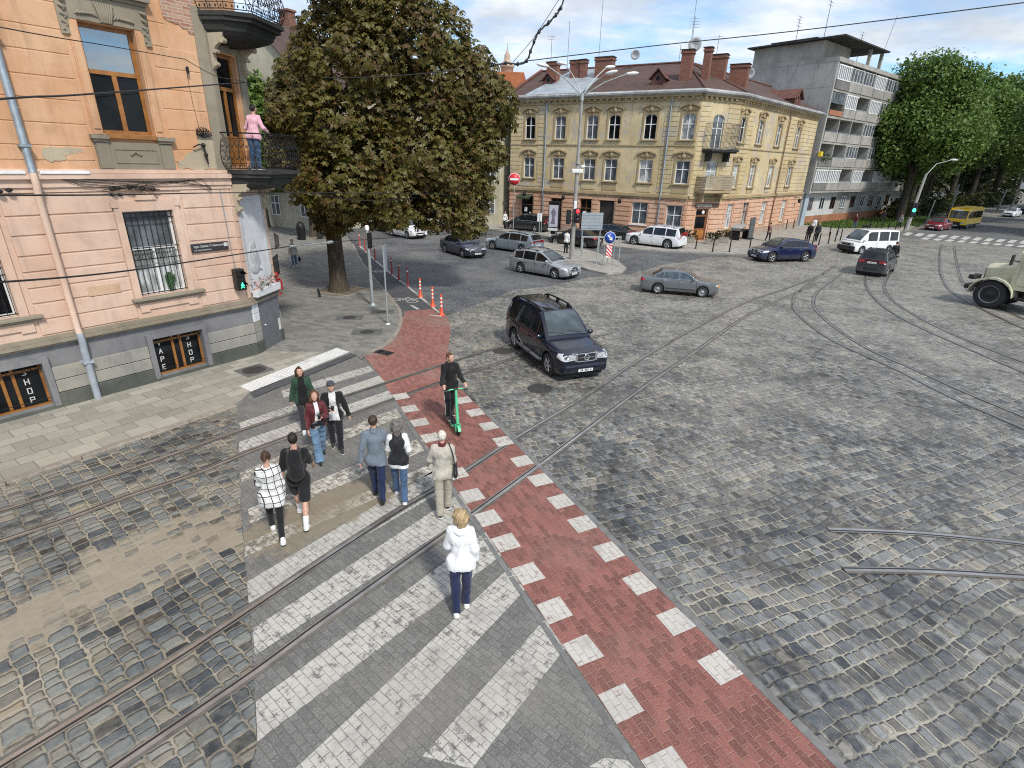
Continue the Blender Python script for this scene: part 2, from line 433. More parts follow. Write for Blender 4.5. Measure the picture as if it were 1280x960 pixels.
M_sett_l=setts('street_setts',.165,.215,math.pi/2-RA,gap=.0075,rad=.034,warp=.5,jit=.034,irr=.4,stones=[(0,(.028,.032,.037)),(.25,(.062,.070,.074)),(.5,(.135,.142,.134)),(.8,(.215,.212,.18)),(1,(.28,.25,.195))],joint=((.36,.31,.23),(.15,.13,.095)),bumpk=1.0,sand=(-5.9,6.5,RA,4.6,1.25,-.02))
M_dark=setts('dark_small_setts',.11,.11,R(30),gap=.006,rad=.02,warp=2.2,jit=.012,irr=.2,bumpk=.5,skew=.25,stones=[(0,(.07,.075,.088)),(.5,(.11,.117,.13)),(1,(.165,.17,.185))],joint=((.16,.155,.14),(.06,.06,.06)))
M_cross=pavers('crossing_pavers',.20,.10,-RA+R(90),(.155,.152,.142),gap=.0025,joint=(.10,.097,.09),speckle=.5,var=.14,mud=(-3.3,8.3,RA,2.6,.95,.12))
M_stripe=pavers('worn_white_stripes',.20,.10,-RA+R(90),(.17,.165,.15),paintc=(.52,.50,.45),wear=.56,speckle=.4,mud=(-3.3,8.3,RA,2.6,.95,.16))
M_stripe_bad=pavers('flaking_white_stripes',.20,.10,-RA+R(90),(.20,.18,.14),paintc=(.60,.57,.5),wear=.61,speckle=.3,mud=(-3.3,8.3,RA,2.6,.8,.36))
M_stripe_new=pavers('fresh_white_stripe',.20,.10,-RA+R(90),(.15,.148,.14),paintc=(.80,.79,.76),wear=.3,speckle=.1)
M_red=pavers('red_bike_pavers',.20,.10,R(63.4),(.225,.086,.070),var=.28,gap=.0025,joint=(.36,.21,.16),speckle=.34,bumpk=.6,smudge=.12)
M_redfar=pavers('red_bike_surface',.20,.10,R(63.4),(.275,.12,.098),var=.2,gap=.002,joint=(.2,.1,.08),speckle=.2,bumpk=.3)
M_sq=pavers('white_square_paint',.20,.10,R(63.4),(.3,.2,.18),paintc=(.56,.54,.49),wear=.53,speckle=.2,joint=(.3,.27,.22))
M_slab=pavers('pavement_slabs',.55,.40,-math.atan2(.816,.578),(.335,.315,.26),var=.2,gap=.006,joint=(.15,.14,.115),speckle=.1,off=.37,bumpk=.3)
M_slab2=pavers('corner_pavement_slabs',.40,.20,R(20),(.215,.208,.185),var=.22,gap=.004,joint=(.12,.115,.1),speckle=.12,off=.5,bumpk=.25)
M_slab3=pavers('far_pavement',.40,.40,R(-30),(.33,.31,.27),var=.16,gap=.005,joint=(.2,.19,.16),speckle=.1)
M_kerb=pm('kerb_granite',(.29,.25,.205),.75,var=.3,scale=9,bump=.4,vec='pos')
M_asph=pm('asphalt',(.075,.077,.08),.8,var=.22,scale=3,bump=.5,vec='pos')
M_asph2=pm('far_asphalt',(.13,.13,.128),.8,var=.25,scale=1.2,bump=.3,vec='pos')
M_road_white=pavers('road_paint',.25,.25,.3,(.2,.2,.19),paintc=(.56,.55,.5),wear=.52,speckle=.2)
M_rail=pm('rail_steel',(.50,.475,.44),.34,.8,var=.25,scale=3,vec='pos')
M_groove=pm('rail_groove',(.13,.118,.098),.85,var=.35,scale=6,vec='pos')
M_slot=pm('rail_slot',(.022,.02,.018),.8,vec='pos')
M_iron=pm('cast_iron',(.075,.07,.066),.62,.35,var=.3,scale=14,bump=.4)
def sheet(name,pts,z,mat,skirt=0.0,parent=None):
 m=MB();pp=[(p[0],p[1],z)for p in pts]
 m.add(pp,[tuple(range(len(pp)))])
 if skirt:
  n=len(pp)
  for i in range(n):
   a,b=pp[i],pp[(i+1)%n]
   m.add([a,b,(b[0],b[1],z-skirt),(a[0],a[1],z-skirt)],[(0,1,2,3)])
 o=m.build(name,mat,parent)
 me=o.data
 if me.polygons[0].normal.z<0:me.flip_normals()
 return o
def struct(o):return tag(o,kind='structure')
def px(*pts):return[G(*p)for p in pts]
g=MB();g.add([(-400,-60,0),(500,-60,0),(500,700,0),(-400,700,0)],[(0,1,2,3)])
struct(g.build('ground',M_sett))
dL=Vector((.578,.816,0)).normalized();nL=Vector((.816,-.578,0))
A0=Vector((-8.33,16.46,0));B0=Vector((-8.152,18.014,0))
K1=G(300,508)
kerb0=K1-dL*24
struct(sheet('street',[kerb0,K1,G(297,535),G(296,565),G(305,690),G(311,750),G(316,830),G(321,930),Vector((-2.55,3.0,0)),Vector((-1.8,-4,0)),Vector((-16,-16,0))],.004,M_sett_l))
curve=[G(462,441),G(478,434),G(490,424),G(498,412),G(501,400),G(499,388),G(490,375),G(470,352),G(452,328),G(440,305)]
walk=[kerb0+nL*-.13,K1+nL*-.13,G(302,492),G(322,474),G(440,436)]
far_l=Vector((-19.5,60,0));far_l2=Vector((-30,60,0))
struct(sheet('pavement',[kerb0-nL*.13,K1-nL*.13,G(316,488),G(440,443),A0+Vector((-.2,.3,0)),A0-dL*24],.030,M_slab,.04))
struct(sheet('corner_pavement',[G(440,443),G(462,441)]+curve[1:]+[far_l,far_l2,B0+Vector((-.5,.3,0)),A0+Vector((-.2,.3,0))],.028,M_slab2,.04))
k=MB();rr=random.Random(3);t=-24.0
L=(K1-kerb0).length
while t<L-24-.3:
 ln=rr.uniform(.8,1.25);a=K1+dL*(t+24-L)if False else kerb0+dL*(t+24);
 M=Matrix.Translation(a)@Matrix.Rotation(math.atan2(dL.y,dL.x)+rr.uniform(-.012,.012),4,'Z')
 k.box(0,ln-.012,-.01,.15,-.03,.055+rr.uniform(-.012,.008),M=M,bv=.014)
 t+=ln
struct(k.build('kerb',M_kerb))
k=MB()
for a,b in zip(curve[:-1],curve[1:]):
 d=(b-a);ln=d.length;M=Matrix.Translation(a)@Matrix.Rotation(math.atan2(d.y,d.x),4,'Z')
 nn=max(1,int(ln/.9))
 for i in range(nn):k.box(i*ln/nn,(i+1)*ln/nn-.01,-.09,.06,-.02,.04+rr.uniform(-.006,.006),M=M,bv=.012)
struct(k.build('corner_kerb',M_kerb))
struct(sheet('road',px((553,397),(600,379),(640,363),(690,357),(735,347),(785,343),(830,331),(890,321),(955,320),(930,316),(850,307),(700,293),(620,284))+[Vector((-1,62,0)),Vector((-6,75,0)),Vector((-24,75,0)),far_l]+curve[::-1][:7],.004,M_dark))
struct(sheet('cycle_lane',[G(505,388),G(549,386),G(526,371),G(499,350),G(468,324),G(449,306),Vector((-16.8,52,0)),Vector((-18.5,52,0)),G(436,306),G(452,330),G(470,354),G(490,377)],.009,M_asph))
xl=[G(297,505),G(297,535),G(297,565),G(306,690),G(312,750),G(317,830),G(322,930),Vector((-2.45,3.0,0)),Vector((-2.3,1,0))]
T=Vector((.447,-.894,0));Nn=Vector((.894,.447,0));C0=Vector((1.19,6.6,0))
def bp(t,s):return C0+T*t+Nn*s
struct(sheet('crossing_paving',[G(300,497),G(440,443),G(466,458),G(480,476),bp(-8.4,-.94),bp(9,-.94),Vector((3,-2,0)),Vector((-2,0,0))]+xl[::-1],.008,M_cross))
struct(sheet('bike_path',[bp(-8.6,-.94),bp(-8.6,.96),bp(9,.96),bp(9,-.94)],.013,M_red))
struct(sheet('bike_path_far',px((455,446),(478,437),(492,427),(500,415),(503,400),(506,389),(550,386),(560,398),(563,412),(560,440),(556,470))+[bp(-8.6,.98),bp(-8.6,-.96)]+px((480,476),(466,459)),.010,M_redfar))
b=MB()
for s0,s1,t0,t1 in((-1.06,-.945,-6.0,9),(.965,1.05,-7.5,9)):
 t=t0
 while t<t1:
  M=Matrix.Translation(bp(t,0))@Matrix.Rotation(math.atan2(T.y,T.x),4,'Z')
  b.box(0,.985,-s1,-s0,-.02,.018+rr.uniform(-.003,.003),M=M,bv=.004);t+=1.0
struct(b.build('path_edging',pm('edging_concrete',(.17,.17,.165),.8,var=.25,scale=8,bump=.3,vec='pos')))
b=MB()
tL=[(p-C0).dot(T)for p in(Vector((-.72,8.77,0)),Vector((-.44,8.03,0)),Vector((-.06,7.39,0)),Vector((.33,6.67,0)),Vector((.67,5.92,0)),Vector((1.0,5.24,0)),Vector((1.41,4.51,0)))]
tR=[(p-C0).dot(T)for p in(Vector((-.24,10.96,0)),Vector((.25,10.12,0)),Vector((.66,9.41,0)),Vector((1.01,8.67,0)),Vector((1.35,7.99,0)),Vector((1.69,7.25,0)),Vector((2.05,6.53,0)),Vector((2.39,5.77,0)),Vector((2.74,5.03,0)))]
tL+=[tL[-1]+.85*i for i in range(1,3)]+[tL[0]-.86*i for i in(1,2,3,4,5,6)]
tR+=[tR[0]-.84*i for i in(1,2,3)]
for ts,s in((tL,-.735),(tR,.745)):
 for t in ts:
  h=.2
  j=[rr.uniform(-.012,.012)for _ in range(8)]
  q=[bp(t-h+j[0],s-h+j[1]),bp(t+h+j[2],s-h+j[3]),bp(t+h+j[4],s+h+j[5]),bp(t-h+j[6],s+h+j[7])]
  z=.018
  b.add([(p.x,p.y,z)for p in q],[(0,1,2,3)])
struct(b.build('square_markings',M_sq))
def stripe(mb,q,z=.0125):mb.add([(p.x,p.y,z)for p in px(*q)],[(0,1,2,3)])
b=MB();stripe(b,[(299,484),(421,436),(437,441),(314,491)],.034);struct(b.build('new_stripe_marking',M_stripe_new))
b=MB();stripe(b,[(313,492),(438,442.5),(447,445),(318,498)],.0335);struct(b.build('dark_stripe_marking',M_asph))
b=MB()
for q in([(352,489),(461,458),(468,464),(355,498)],[(299,553),(499,484),(509,491),(299,566)],[(299,529),(474,470),(481,478),(302,540)],[(309,728),(543,588),(562,609),(311,755)],[(316,787),(586,610),(604,631),(319,820)],[(320,878),(612,662),(637,687),(322,928)],[(369,962),(641,706),(661,733),(447,962)],[(528,946),(686,769),(710,806),(590,962)],[(735,960),(755,948),(783,951),(795,962)]):stripe(b,q)
struct(b.build('crossing_stripes',M_stripe))
b=MB()
for q in([(300,591),(499,509),(507,519),(302,604)],[(310,637),(545,540),(556,553),(313,655)],[(306,680),(540,580),(545,590),(306,697)]):stripe(b,q)
struct(b.build('worn_crossing_stripes',M_stripe_bad))
struct(sheet('traffic_island',px((668,304),(690,303),(745,317),(772,328),(783,337),(777,343),(757,344),(735,339),(715,332),(690,319)),.12,M_slab3,.13))
YA=Vector((-.74,56,0));YB=Vector((14.2,47.2,0));YC=Vector((18.07,49.2,0));YD=Vector((31.5,63.1,0))
struct(sheet('far_pavement',[Vector((-16,62,0)),Vector((-8,58,0))]+px((600,286),(640,292),(700,301),(790,312),(850,316),(935,320),(1000,313),(1050,304),(1085,293.5),(1130,288))+[Vector((58,78,0)),Vector((40,80,0)),YD,YC,YB,YA,Vector((-16,72,0))],.12,M_slab3,.13))
struct(sheet('far_road',[G(1060,306),G(1130,290),G(1205,282),Vector((110,118,0)),Vector((170,168,0)),Vector((200,150,0)),Vector((90,74,0)),G(1290,312),G(1200,303),G(1120,297)],.004,M_asph2))
b=MB()
for i in range(11):
 x=1128+i*14.5;y=291.5+i*1.05
 stripe(b,[(x,y+2),(x+6,y-1.2),(x+14,y-.2),(x+7,y+3.2)],.010)
for i in range(9):
 x=1150+i*15;y=297.5+i*1.2
 stripe(b,[(x,y+1.4),(x+6,y-.6),(x+14,y+.2),(x+8,y+2.3)],.010)
struct(b.build('far_zebra_markings',M_road_white))
b=MB()
pl=px((549,392),(541,384),(525,371.5),(510,358.5),(499,350.5),(490,343.5),(470,326.5),(456,313.5),(449,307))
for p,q in zip(pl[:-1],pl[1:]):
 n_=(q-p).normalized().cross(Vector((0,0,1)))*.06
 b.add([(v.x,v.y,.014)for v in(p-n_,q-n_,q+n_,p+n_)],[(0,1,2,3)])
for p,q in((G(514,382),G(523,387)),(G(537,394),G(552,396))):
 n_=(q-p).normalized().cross(Vector((0,0,1)))*.07
 b.add([(v.x,v.y,.0145)for v in(p-n_,q-n_,q+n_,p+n_)],[(0,1,2,3)])
def bike_symbol(o,ang,k):
 ca,sa=math.cos(ang),math.sin(ang)
 def W(x,y):return(o.x+(x*ca-y*sa)*k,o.y+(x*sa+y*ca)*k,.0145)
 def seg(p,q,w=.045):
  d=Vector((q[0]-p[0],q[1]-p[1])).normalized();n=(-d.y*w,d.x*w)
  b.add([W(p[0]-n[0],p[1]-n[1]),W(q[0]-n[0],q[1]-n[1]),W(q[0]+n[0],q[1]+n[1]),W(p[0]+n[0],p[1]+n[1])],[(0,1,2,3)])
 for cx in(-.55,.55):
  pts=[(cx+.33*math.cos(2*math.pi*i/14),.33*math.sin(2*math.pi*i/14))for i in range(15)]
  for p,q in zip(pts[:-1],pts[1:]):seg(p,q)
 for p,q in(((-.55,0),(-.2,.62)),((-.2,.62),(.4,.62)),((.4,.62),(0,0)),((0,0),(-.55,0)),((-.2,.5),(0,0)),((.55,0),(.38,.85)),((.38,.85),(.6,.9)),((-.32,.72),(-.08,.72))):seg(p,q)
bike_symbol(G(511,380)+Vector((-.3,.6,0)),R(-22),.75)
bike_symbol(G(468,340),R(-22),.75)
struct(b.build('cycle_lane_markings',M_road_white))
def smooth_pts(pts,n=8):
 P=[Vector(p)for p in pts];out=[]
 for i in range(len(P)-1):
  p0=P[max(i-1,0)];p1=P[i];p2=P[i+1];p3=P[min(i+2,len(P)-1)]
  for j in range(n):
   t=j/n
   out.append(.5*((2*p1)+(p2-p0)*t+(2*p0-5*p1+4*p2-p3)*t*t+(3*p1-p0-3*p2+p3)*t**3))
 out.append(P[-1]);return out
def rail(name,pts,parent,sidef=1,wg=.17):
 P=smooth_pts(pts,6);m=MB()
 def strip(o0,o1,z0,z1,mi):
  V=[];F=[]
  for i,p in enumerate(P):
   t=(P[min(i+1,len(P)-1)]-P[max(i-1,0)]).normalized();n_=Vector((t.y,-t.x,0))
   V+=[(p.x+n_.x*o0,p.y+n_.y*o0,z0),(p.x+n_.x*o1,p.y+n_.y*o1,z1)]
  for i in range(len(P)-1):F.append((2*i,2*i+1,2*i+3,2*i+2))
  m.add(V,F,mi)
 strip(-wg/2,wg/2,.0155,.0155,1)
 s=sidef
 strip(-.036*s,.022*s,.0175,.0175,0)
 strip(.022*s,.055*s,.0165,.0165,2)
 strip(.055*s,.070*s,.017,.017,0)
 o=m.build(name,[M_rail,M_groove,M_slot],parent)
 me=o.data
 if sum(p.normal.z for p in me.polygons)<0:me.flip_normals()
 return o
def track(label,ra,rb,ext=True):
 t=thing('tram_track',label,'tram track',(0,0,0),group='tram tracks set in the paving')
 for pts,s in((ra,1),(rb,-1)):rail('rail',pts,t,s)
 return t
def ext0(l):
 d=(l[2]-l[0]).normalized();return[l[0]-d*k for k in(9,6,3,1.2)]+l
def gp(l):return[G(*p)for p in l]
ra=gp([(0,957),(200,835),(312,762),(408,697),(499,638),(571,596),(642,550),(740,491),(795,453),(860,415),(932,378),(985,360),(1030,342)])
rb=gp([(150,957),(312,846),(400,781),(511,701),(586,647),(670,585),(735,536),(800,487),(867,441),(930,397),(980,372),(1020,356)])
ra=ext0(ra);rb=ext0(rb)
track('straight tram track crossing the zebra under the woman in the white jacket',ra,rb)
ra=gp([(0,640),(107,606),(215,569),(297,540),(436,494),(539,461),(624,434),(735,405)])
rb=gp([(0,677.5),(82,650),(160,621),(240,594),(320,562),(358,548),(455,514),(546,480),(646,447),(760,417)])
ra=ext0(ra);rb=ext0(rb)
track('tram track closest to the corner building, running under the black off-roader',ra,rb)
track('curved tram track bending in front of the dark grey car, inner of the two bends',gp([(1045,332),(1022,347),(997,366),(991,377),(997,392),(1020,412),(1047,429),(1120,462),(1190,497),(1280,536),(1400,590)]),gp([(1055,340),(1025,362),(1017,376),(1022,390),(1047,412),(1085,436),(1150,465),(1210,492),(1280,521),(1420,580)]))
track('curved tram track starting under the rear of the dark grey car',gp([(1086,339),(1082,349),(1085,362),(1105,384),(1145,407),(1210,436),(1280,466),(1400,518)]),gp([(1114,337),(1110,346),(1105,359),(1115,375),(1140,392),(1172,409),(1220,430),(1280,453),(1420,505)]))
track('curved tram track disappearing under the beige truck',gp([(1178,306),(1175,315),(1175,337),(1180,352),(1190,365),(1230,388),(1300,420)]),gp([(1193,308),(1194,319),(1199,342),(1204,355),(1216,366),(1260,390),(1330,420)]))
track('short stub of tram track ending in the cobbles at the bottom right',gp([(1035,662),(1150,667),(1280,680),(1420,696)]),gp([(1055,713),(1160,715),(1280,722),(1420,732)]))
def manhole(p,r,label,square=None,z=.012,rz=0.0,grp='manhole covers'):
 t=thing('manhole_cover',label,'manhole cover',(p.x,p.y,z),rz)
 if square:
  m=MB();m.box(-square[0],square[0],-square[1],square[1],-.01,.004,bv=.002)
  m.build('frame',pm('cover_frame',(.12,.12,.112),.8,var=.25,scale=10,bump=.4),t)
 m=MB();m.lathe([(r,-.01),(r,.008),(r*.95,.010),(r*.9,.007),(0.001,.007)],28)
 for i in range(-4,5):
  for j in range(-4,5):
   x,y=i*r*.19,j*r*.19
   if x*x+y*y<(.82*r)**2:m.box(x-.018,x+.018,y-.018,y+.018,.006,.0125)
 m.build('lid',M_iron,t);return t
manhole(G(318,464),.33,'round iron manhole cover on the pavement at the foot of the corner building',(.42,.42),.032,R(55))
manhole(G(437,398),.27,'round cover in a dark slab, left one on the corner pavement',(.52,.36),.03,R(8))
manhole(G(478,391),.25,'cover in a dark slab beside the thin grey pole',(.48,.36),.03,R(8))
manhole(G(459,416),.26,'light round-cornered cover in a dark slab near the pavement curve',(.55,.38),.03,R(8))
manhole(G(675,486),.36,'round manhole cover among the cobbles in front of the black off-roader',None,.004)
manhole(G(629,439),.34,'brown manhole cover between the rails behind the black off-roader',None,.008)
t=thing('drain_grate','black drain grate set in the red paving by the pavement curve','drain grate',(*G(480,441)[:2],.012),R(62))
m=MB();m.box(-.19,.19,-.33,.33,-.01,.003);m.build('frame',M_iron,t)
m=MB()
for i in range(8):
 for s in(0,1):m.box(-.15,.15,-.3+s*.32+i*.034,-.3+s*.32+i*.034+.018,0,.012)
m.build('bars',pm('grate_dark',(.02,.02,.02),.6),t)
def plaster(name,base,base2,stain=(.25,.22,.18),patch=None,patchthr=.66,groove=None,soot=.35,scale=1.0,bumpk=.25):
 n=NT(name);p=n.obj();x,y,z=n.xyz(p)
 lo=n.noise(p,.45*scale,5,.6);md=n.noise(p,2.2*scale,5,.65);gr=n.noise(p,35,4,.65)
 str_=n.noise(n.comb(n.m2('MULTIPLY',n.m2('ADD',x,y),2.2),n.m2('MULTIPLY',z,.18),3.0),1.6,5,.65)
 c=n.mix(n.step(lo,.35,.65),base,base2)
 c=n.mix(n.m2('MULTIPLY',n.step(md,.46,.72),.45),c,sc(base,.72));c=n.mix(n.m2('MULTIPLY',n.step(n.noise(p,.28*scale,4,.6),.5,.66),.30),c,stain)
 c=n.mix(n.m2('MULTIPLY',n.step(str_,.52,.75),soot),c,stain)
 c=n.mix(n.m2('MULTIPLY',n.step(gr,.55,.8),.16),c,stain)
 h=n.m2('ADD',n.m2('MULTIPLY',gr,.35),n.m2('MULTIPLY',md,.5))
 if patch:
  a=n.m2('ADD',n.m2('MULTIPLY',n.noise(p,.8*scale,5,.62),.75),n.m2('MULTIPLY',md,.3))
  m=n.step(a,patchthr,patchthr+.03)
  pc=n.mix(md,sc(patch,.7),sc(patch,1.2))
  c=n.mix(m,c,pc);h=n.m2('SUBTRACT',h,n.m2('MULTIPLY',m,.8))
 n.bump(h,bumpk,.02)
 n.done(c,.85,0,.25)
 return n.m
def brick(name,c1,c2,mortar,sz=(.25,.075),bumpk=.6):
 n=NT(name);p=n.obj();x,y,z=n.xyz(p)
 v=n.comb(n.m2('ADD',x,y),z,0.0)
 w=n.v2('ADD',v,n.v2('SCALE',n.v2('SUBTRACT',n.noise(p,6,2,.5,out=1),(.5,.5,.5)),sc=.02))
 b=n.node('ShaderNodeTexBrick');n.set(b.inputs['Vector'],w);b.inputs['Scale'].default_value=1.0
 b.inputs['Brick Width'].default_value=sz[0];b.inputs['Row Height'].default_value=sz[1];b.inputs['Mortar Size'].default_value=.009
 for k,c in(('Color1',c1),('Color2',c2),('Mortar',mortar)):n.set(b.inputs[k],c)
 g=n.noise(p,14,5,.65)
 c=n.mix(n.m2('MULTIPLY',n.step(g,.5,.8),.5),b.outputs[0],mortar)
 n.bump(n.m2('ADD',n.m2('SUBTRACT',1.0,b.outputs[1]),n.m2('MULTIPLY',g,.5)),bumpk,.015)
 return n.done(c,.9,0,.2)
def wall_with_holes(mb,u0,u1,z0,z1,holes,depth=.25,m=0,y=0.0):
 """front face at y with rectangular openings and their reveals (x = along, -y = outside)"""
 us=sorted({u0,u1,*[h[0]for h in holes],*[h[1]for h in holes]})
 zs=sorted({z0,z1,*[h[2]for h in holes],*[h[3]for h in holes]})
 us=[u for u in us if u0-1e-6<=u<=u1+1e-6];zs=[z for z in zs if z0-1e-6<=z<=z1+1e-6]
 for a,b in zip(us[:-1],us[1:]):
  for c,d in zip(zs[:-1],zs[1:]):
   mu,mz=(a+b)/2,(c+d)/2
   if any(h[0]<mu<h[1]and h[2]<mz<h[3]for h in holes):continue
   mb.add([(a,y,c),(b,y,c),(b,y,d),(a,y,d)],[(0,1,2,3)],m)
 for(a,b,c,d)in holes:
  e=y+depth
  mb.add([(a,y,c),(a,e,c),(a,e,d),(a,y,d)],[(0,1,2,3)],m)
  mb.add([(b,y,c),(b,y,d),(b,e,d),(b,e,c)],[(0,1,2,3)],m)
  mb.add([(a,y,d),(a,e,d),(b,e,d),(b,y,d)],[(0,1,2,3)],m)
  mb.add([(a,y,c),(b,y,c),(b,e,c),(a,e,c)],[(0,1,2,3)],m)
def courses(mb,u0,u1,zlist,holes,proud=.03,groove=.025,m=0):
 """raised plaster courses between grooves, interrupted at openings"""
 for za,zb in zip(zlist[:-1],zlist[1:]):
  a,b=za+groove/2,zb-groove/2
  iv=[(u0,u1)]
  for(h0,h1,c,d)in holes:
   if d<=a or c>=b:continue
   nv=[]
   for(p,q)in iv:
    if h1<=p or h0>=q:nv.append((p,q));continue
    if h0>p:nv.append((p,h0))
    if h1<q:nv.append((h1,q))
   iv=nv
  for(p,q)in iv:
   if q-p<.03:continue
   e=.012
   vs=[(p,-.001,a),(q,-.001,a),(q,-.001,b),(p,-.001,b),(p+e*.3,-proud,a+e),(q-e*.3,-proud,a+e),(q-e*.3,-proud,b-e),(p+e*.3,-proud,b-e)]
   mb.add(vs,[(4,5,6,7),(0,1,5,4),(1,2,6,5),(2,3,7,6),(3,0,4,7)],m)
def window(parent,M,u0,u1,z0,z1,y=.13,fmat=None,pmat=None,mull=(.5,),trans=(.62,),fw=.06,label=None,upper=None,lower_only=False,sill=None,arch=0,wallmat=None,name='window'):
 """casement window: frame object with a pane child (and an arched head filling the corners)"""
 m=MB(M)
 d=.05
 m.box(u0,u0+fw,y,y+d,z0,z1);m.box(u1-fw,u1,y,y+d,z0,z1)
 m.box(u0+fw,u1-fw,y+.001,y+d-.001,z0,z0+fw);m.box(u0+fw,u1-fw,y+.001,y+d-.001,z1-fw,z1)
 for t in trans:
  zz=z0+(z1-z0)*t;m.box(u0+fw,u1-fw,y-.008,y+d-.002,zz-fw*.55,zz+fw*.55)
 for k in mull:
  uu=u0+(u1-u0)*k
  zt=z0+(z1-z0)*trans[0]-fw*.55 if(lower_only and trans)else z1-fw
  m.box(uu-fw*.6,uu+fw*.6,y-.004,y+d-.003,z0+fw,zt)
 if arch:
  n=10
  for sgn in(0,1):
   c=(u0+u1)/2;hw=(u1-u0)/2
   poly=[]
   for i in range(n+1):
    a=math.pi/2*i/n
    poly.append((c+(-1 if sgn==0 else 1)*hw*math.cos(a)*1.0,z1-arch+arch*math.sin(a)))
   corner=(u0 if sgn==0 else u1,z1+.001)
   for p,q in zip(poly[:-1],poly[1:]):
    m.add([(corner[0],y-.10,corner[1]),(p[0],y-.10,p[1]),(q[0],y-.10,q[1])],[(0,1,2)],1)
    m.add([(p[0],y-.10,p[1]),(q[0],y-.10,q[1]),(q[0],y+.02,q[1]),(p[0],y+.02,p[1])],[(0,1,2,3)],1)
    f=fw*.9
    def ins(P):return(c+(P[0]-c)*(1-f/hw*.9),z1-arch+(P[1]-(z1-arch))*(1-f/arch*.7))
    a_,b_=ins(p),ins(q)
    m.add([(p[0],y-.006,p[1]),(q[0],y-.006,q[1]),(b_[0],y-.006,b_[1]),(a_[0],y-.006,a_[1])],[(0,1,2,3)],0)
 w=m.build(name,[fmat,wallmat or fmat],parent)
 if label:w['label']=label
 g=MB(M);g.add([(u0+fw*.5,y+.03,z0+fw*.5),(u1-fw*.5,y+.03,z0+fw*.5),(u1-fw*.5,y+.03,z1-fw*.5),(u0+fw*.5,y+.03,z1-fw*.5)],[(0,1,2,3)])
 if upper and trans:
  zz=z0+(z1-z0)*trans[0]
  g=MB(M)
  for(a,b,mm)in((z0+fw*.5,zz,0),(zz,z1-fw*.5,1)):
   g.add([(u0+fw*.5,y+.03,a),(u1-fw*.5,y+.03,a),(u1-fw*.5,y+.03,b),(u0+fw*.5,y+.03,b)],[(0,1,2,3)],mm)
  g.build('pane',[pmat,upper],w)
 else:g.build('pane',pmat,w)
 return w
def local(o,t):
 """matrix of a facade: origin o, x along t, y into the building"""
 a=math.atan2(t.y,t.x);return Matrix.Translation(Vector((o.x,o.y,0)))@Matrix.Rotation(a,4,'Z')
P_UP=plaster('orange_plaster',(.565,.30,.155),(.635,.395,.24),(.33,.21,.13),(.46,.40,.29),.70,soot=.6,bumpk=.4)
P_LOW=plaster('pink_plaster',(.60,.405,.30),(.665,.49,.385),(.36,.27,.21),None,soot=.5,bumpk=.2)
P_PLINTH=plaster('grey_plinth_paint',(.165,.163,.17),(.235,.23,.232),(.12,.12,.12),None,soot=.3)
P_PLINTH2=plaster('pale_plinth_courses',(.25,.24,.22),(.36,.335,.275),(.16,.155,.14),None,soot=.45)
P_BASE=plaster('dark_stone_base',(.075,.08,.068),(.125,.128,.108),(.045,.05,.04),None,soot=.6)
P_GREY=plaster('grey_green_stucco',(.24,.205,.15),(.31,.265,.20),(.12,.11,.09),None,soot=.3)
P_WHITE=plaster('white_plaster',(.56,.57,.58),(.66,.67,.68),(.40,.41,.42),None,soot=.3)
P_DARKST=plaster('sooty_stone',(.028,.029,.028),(.06,.06,.056),(.012,.012,.012),None,soot=.6)
P_BRICK=brick('bare_brick',(.33,.15,.10),(.45,.26,.18),(.46,.41,.34))
P_RAW=plaster('bare_render',(.37,.31,.22),(.46,.39,.28),(.22,.19,.15),(.5,.44,.34),.62,soot=.4)
W_WOOD=pm('brown_window_wood',(.30,.125,.030),.42,var=.3,scale=5,bump=.1)
W_WOODD=pm('dark_window_wood',(.13,.045,.017),.5,var=.3,scale=5)
W_WHITE=pm('white_window_frame',(.74,.74,.73),.45,var=.08,scale=5)
GL_DARK=glass('dark_pane',(.006,.007,.008),.16)
GL_SKY=glass('sky_reflecting_pane',(.02,.025,.03),1.0,.015)
GL_SKY.node_tree.nodes['Principled BSDF'].inputs['IOR'].default_value=2.3
GL_CURT=glass('curtained_pane',curtain=(.62,.64,.63),refl=.4)
GL_GREY=glass('grey_pane',(.075,.085,.092),.6)
M_ZINC=pm('zinc_pipe',(.27,.32,.36),.5,.25,var=.25,scale=4,vec='obj')
M_BLACK=pm('black_iron',(.016,.016,.017),.5,.4,var=.3,scale=12)
M_WHITEMET=pm('white_metal',(.78,.78,.77),.45,var=.1)
bl=thing('corner_building','orange and pink stucco corner building with grey plinth and balconies beside the crossing','building',A0,math.atan2(dL.y,dL.x))
inv=Matrix.Translation(A0)@Matrix.Rotation(math.atan2(dL.y,dL.x),4,'Z');inv.invert()
MA=Matrix.Identity(4)
MCH=inv@local(A0,B0-A0)
LCH=(B0-A0).length
dS=Vector((-.55,.835,0)).normalized()
MS=inv@local(B0,dS)
UL,UH=-16.0,13.2
W1=[(-2.90-3.77*i,-1.70-3.77*i)for i in range(3)]
basement=[(a-.02,b+.1,.13,1.24)for a,b in W1]
lowers=[(a,b,2.42,4.60)for a,b in W1]
uppers=[(a+.02,b-.02,6.40,8.70)for a,b in W1]
tops=[(a,b,10.4,12.4)for a,b in W1]
m=MB(MA);wall_with_holes(m,UL,0,5.55,UH,uppers+tops,.28);wall_with_holes(m,UL,0,1.70,5.55,lowers,.26,1)
wall_with_holes(m,UL,0,.0,1.70,basement,.25,2)
m2=MB(MCH)
chdoor=(.20,LCH-.36,5.70,8.58)
wall_with_holes(m2,0,LCH,5.55,UH,[chdoor],.25,0);wall_with_holes(m2,0,LCH,1.70,5.55,[],.2,1);wall_with_holes(m2,0,LCH,0,1.70,[],.2,2)
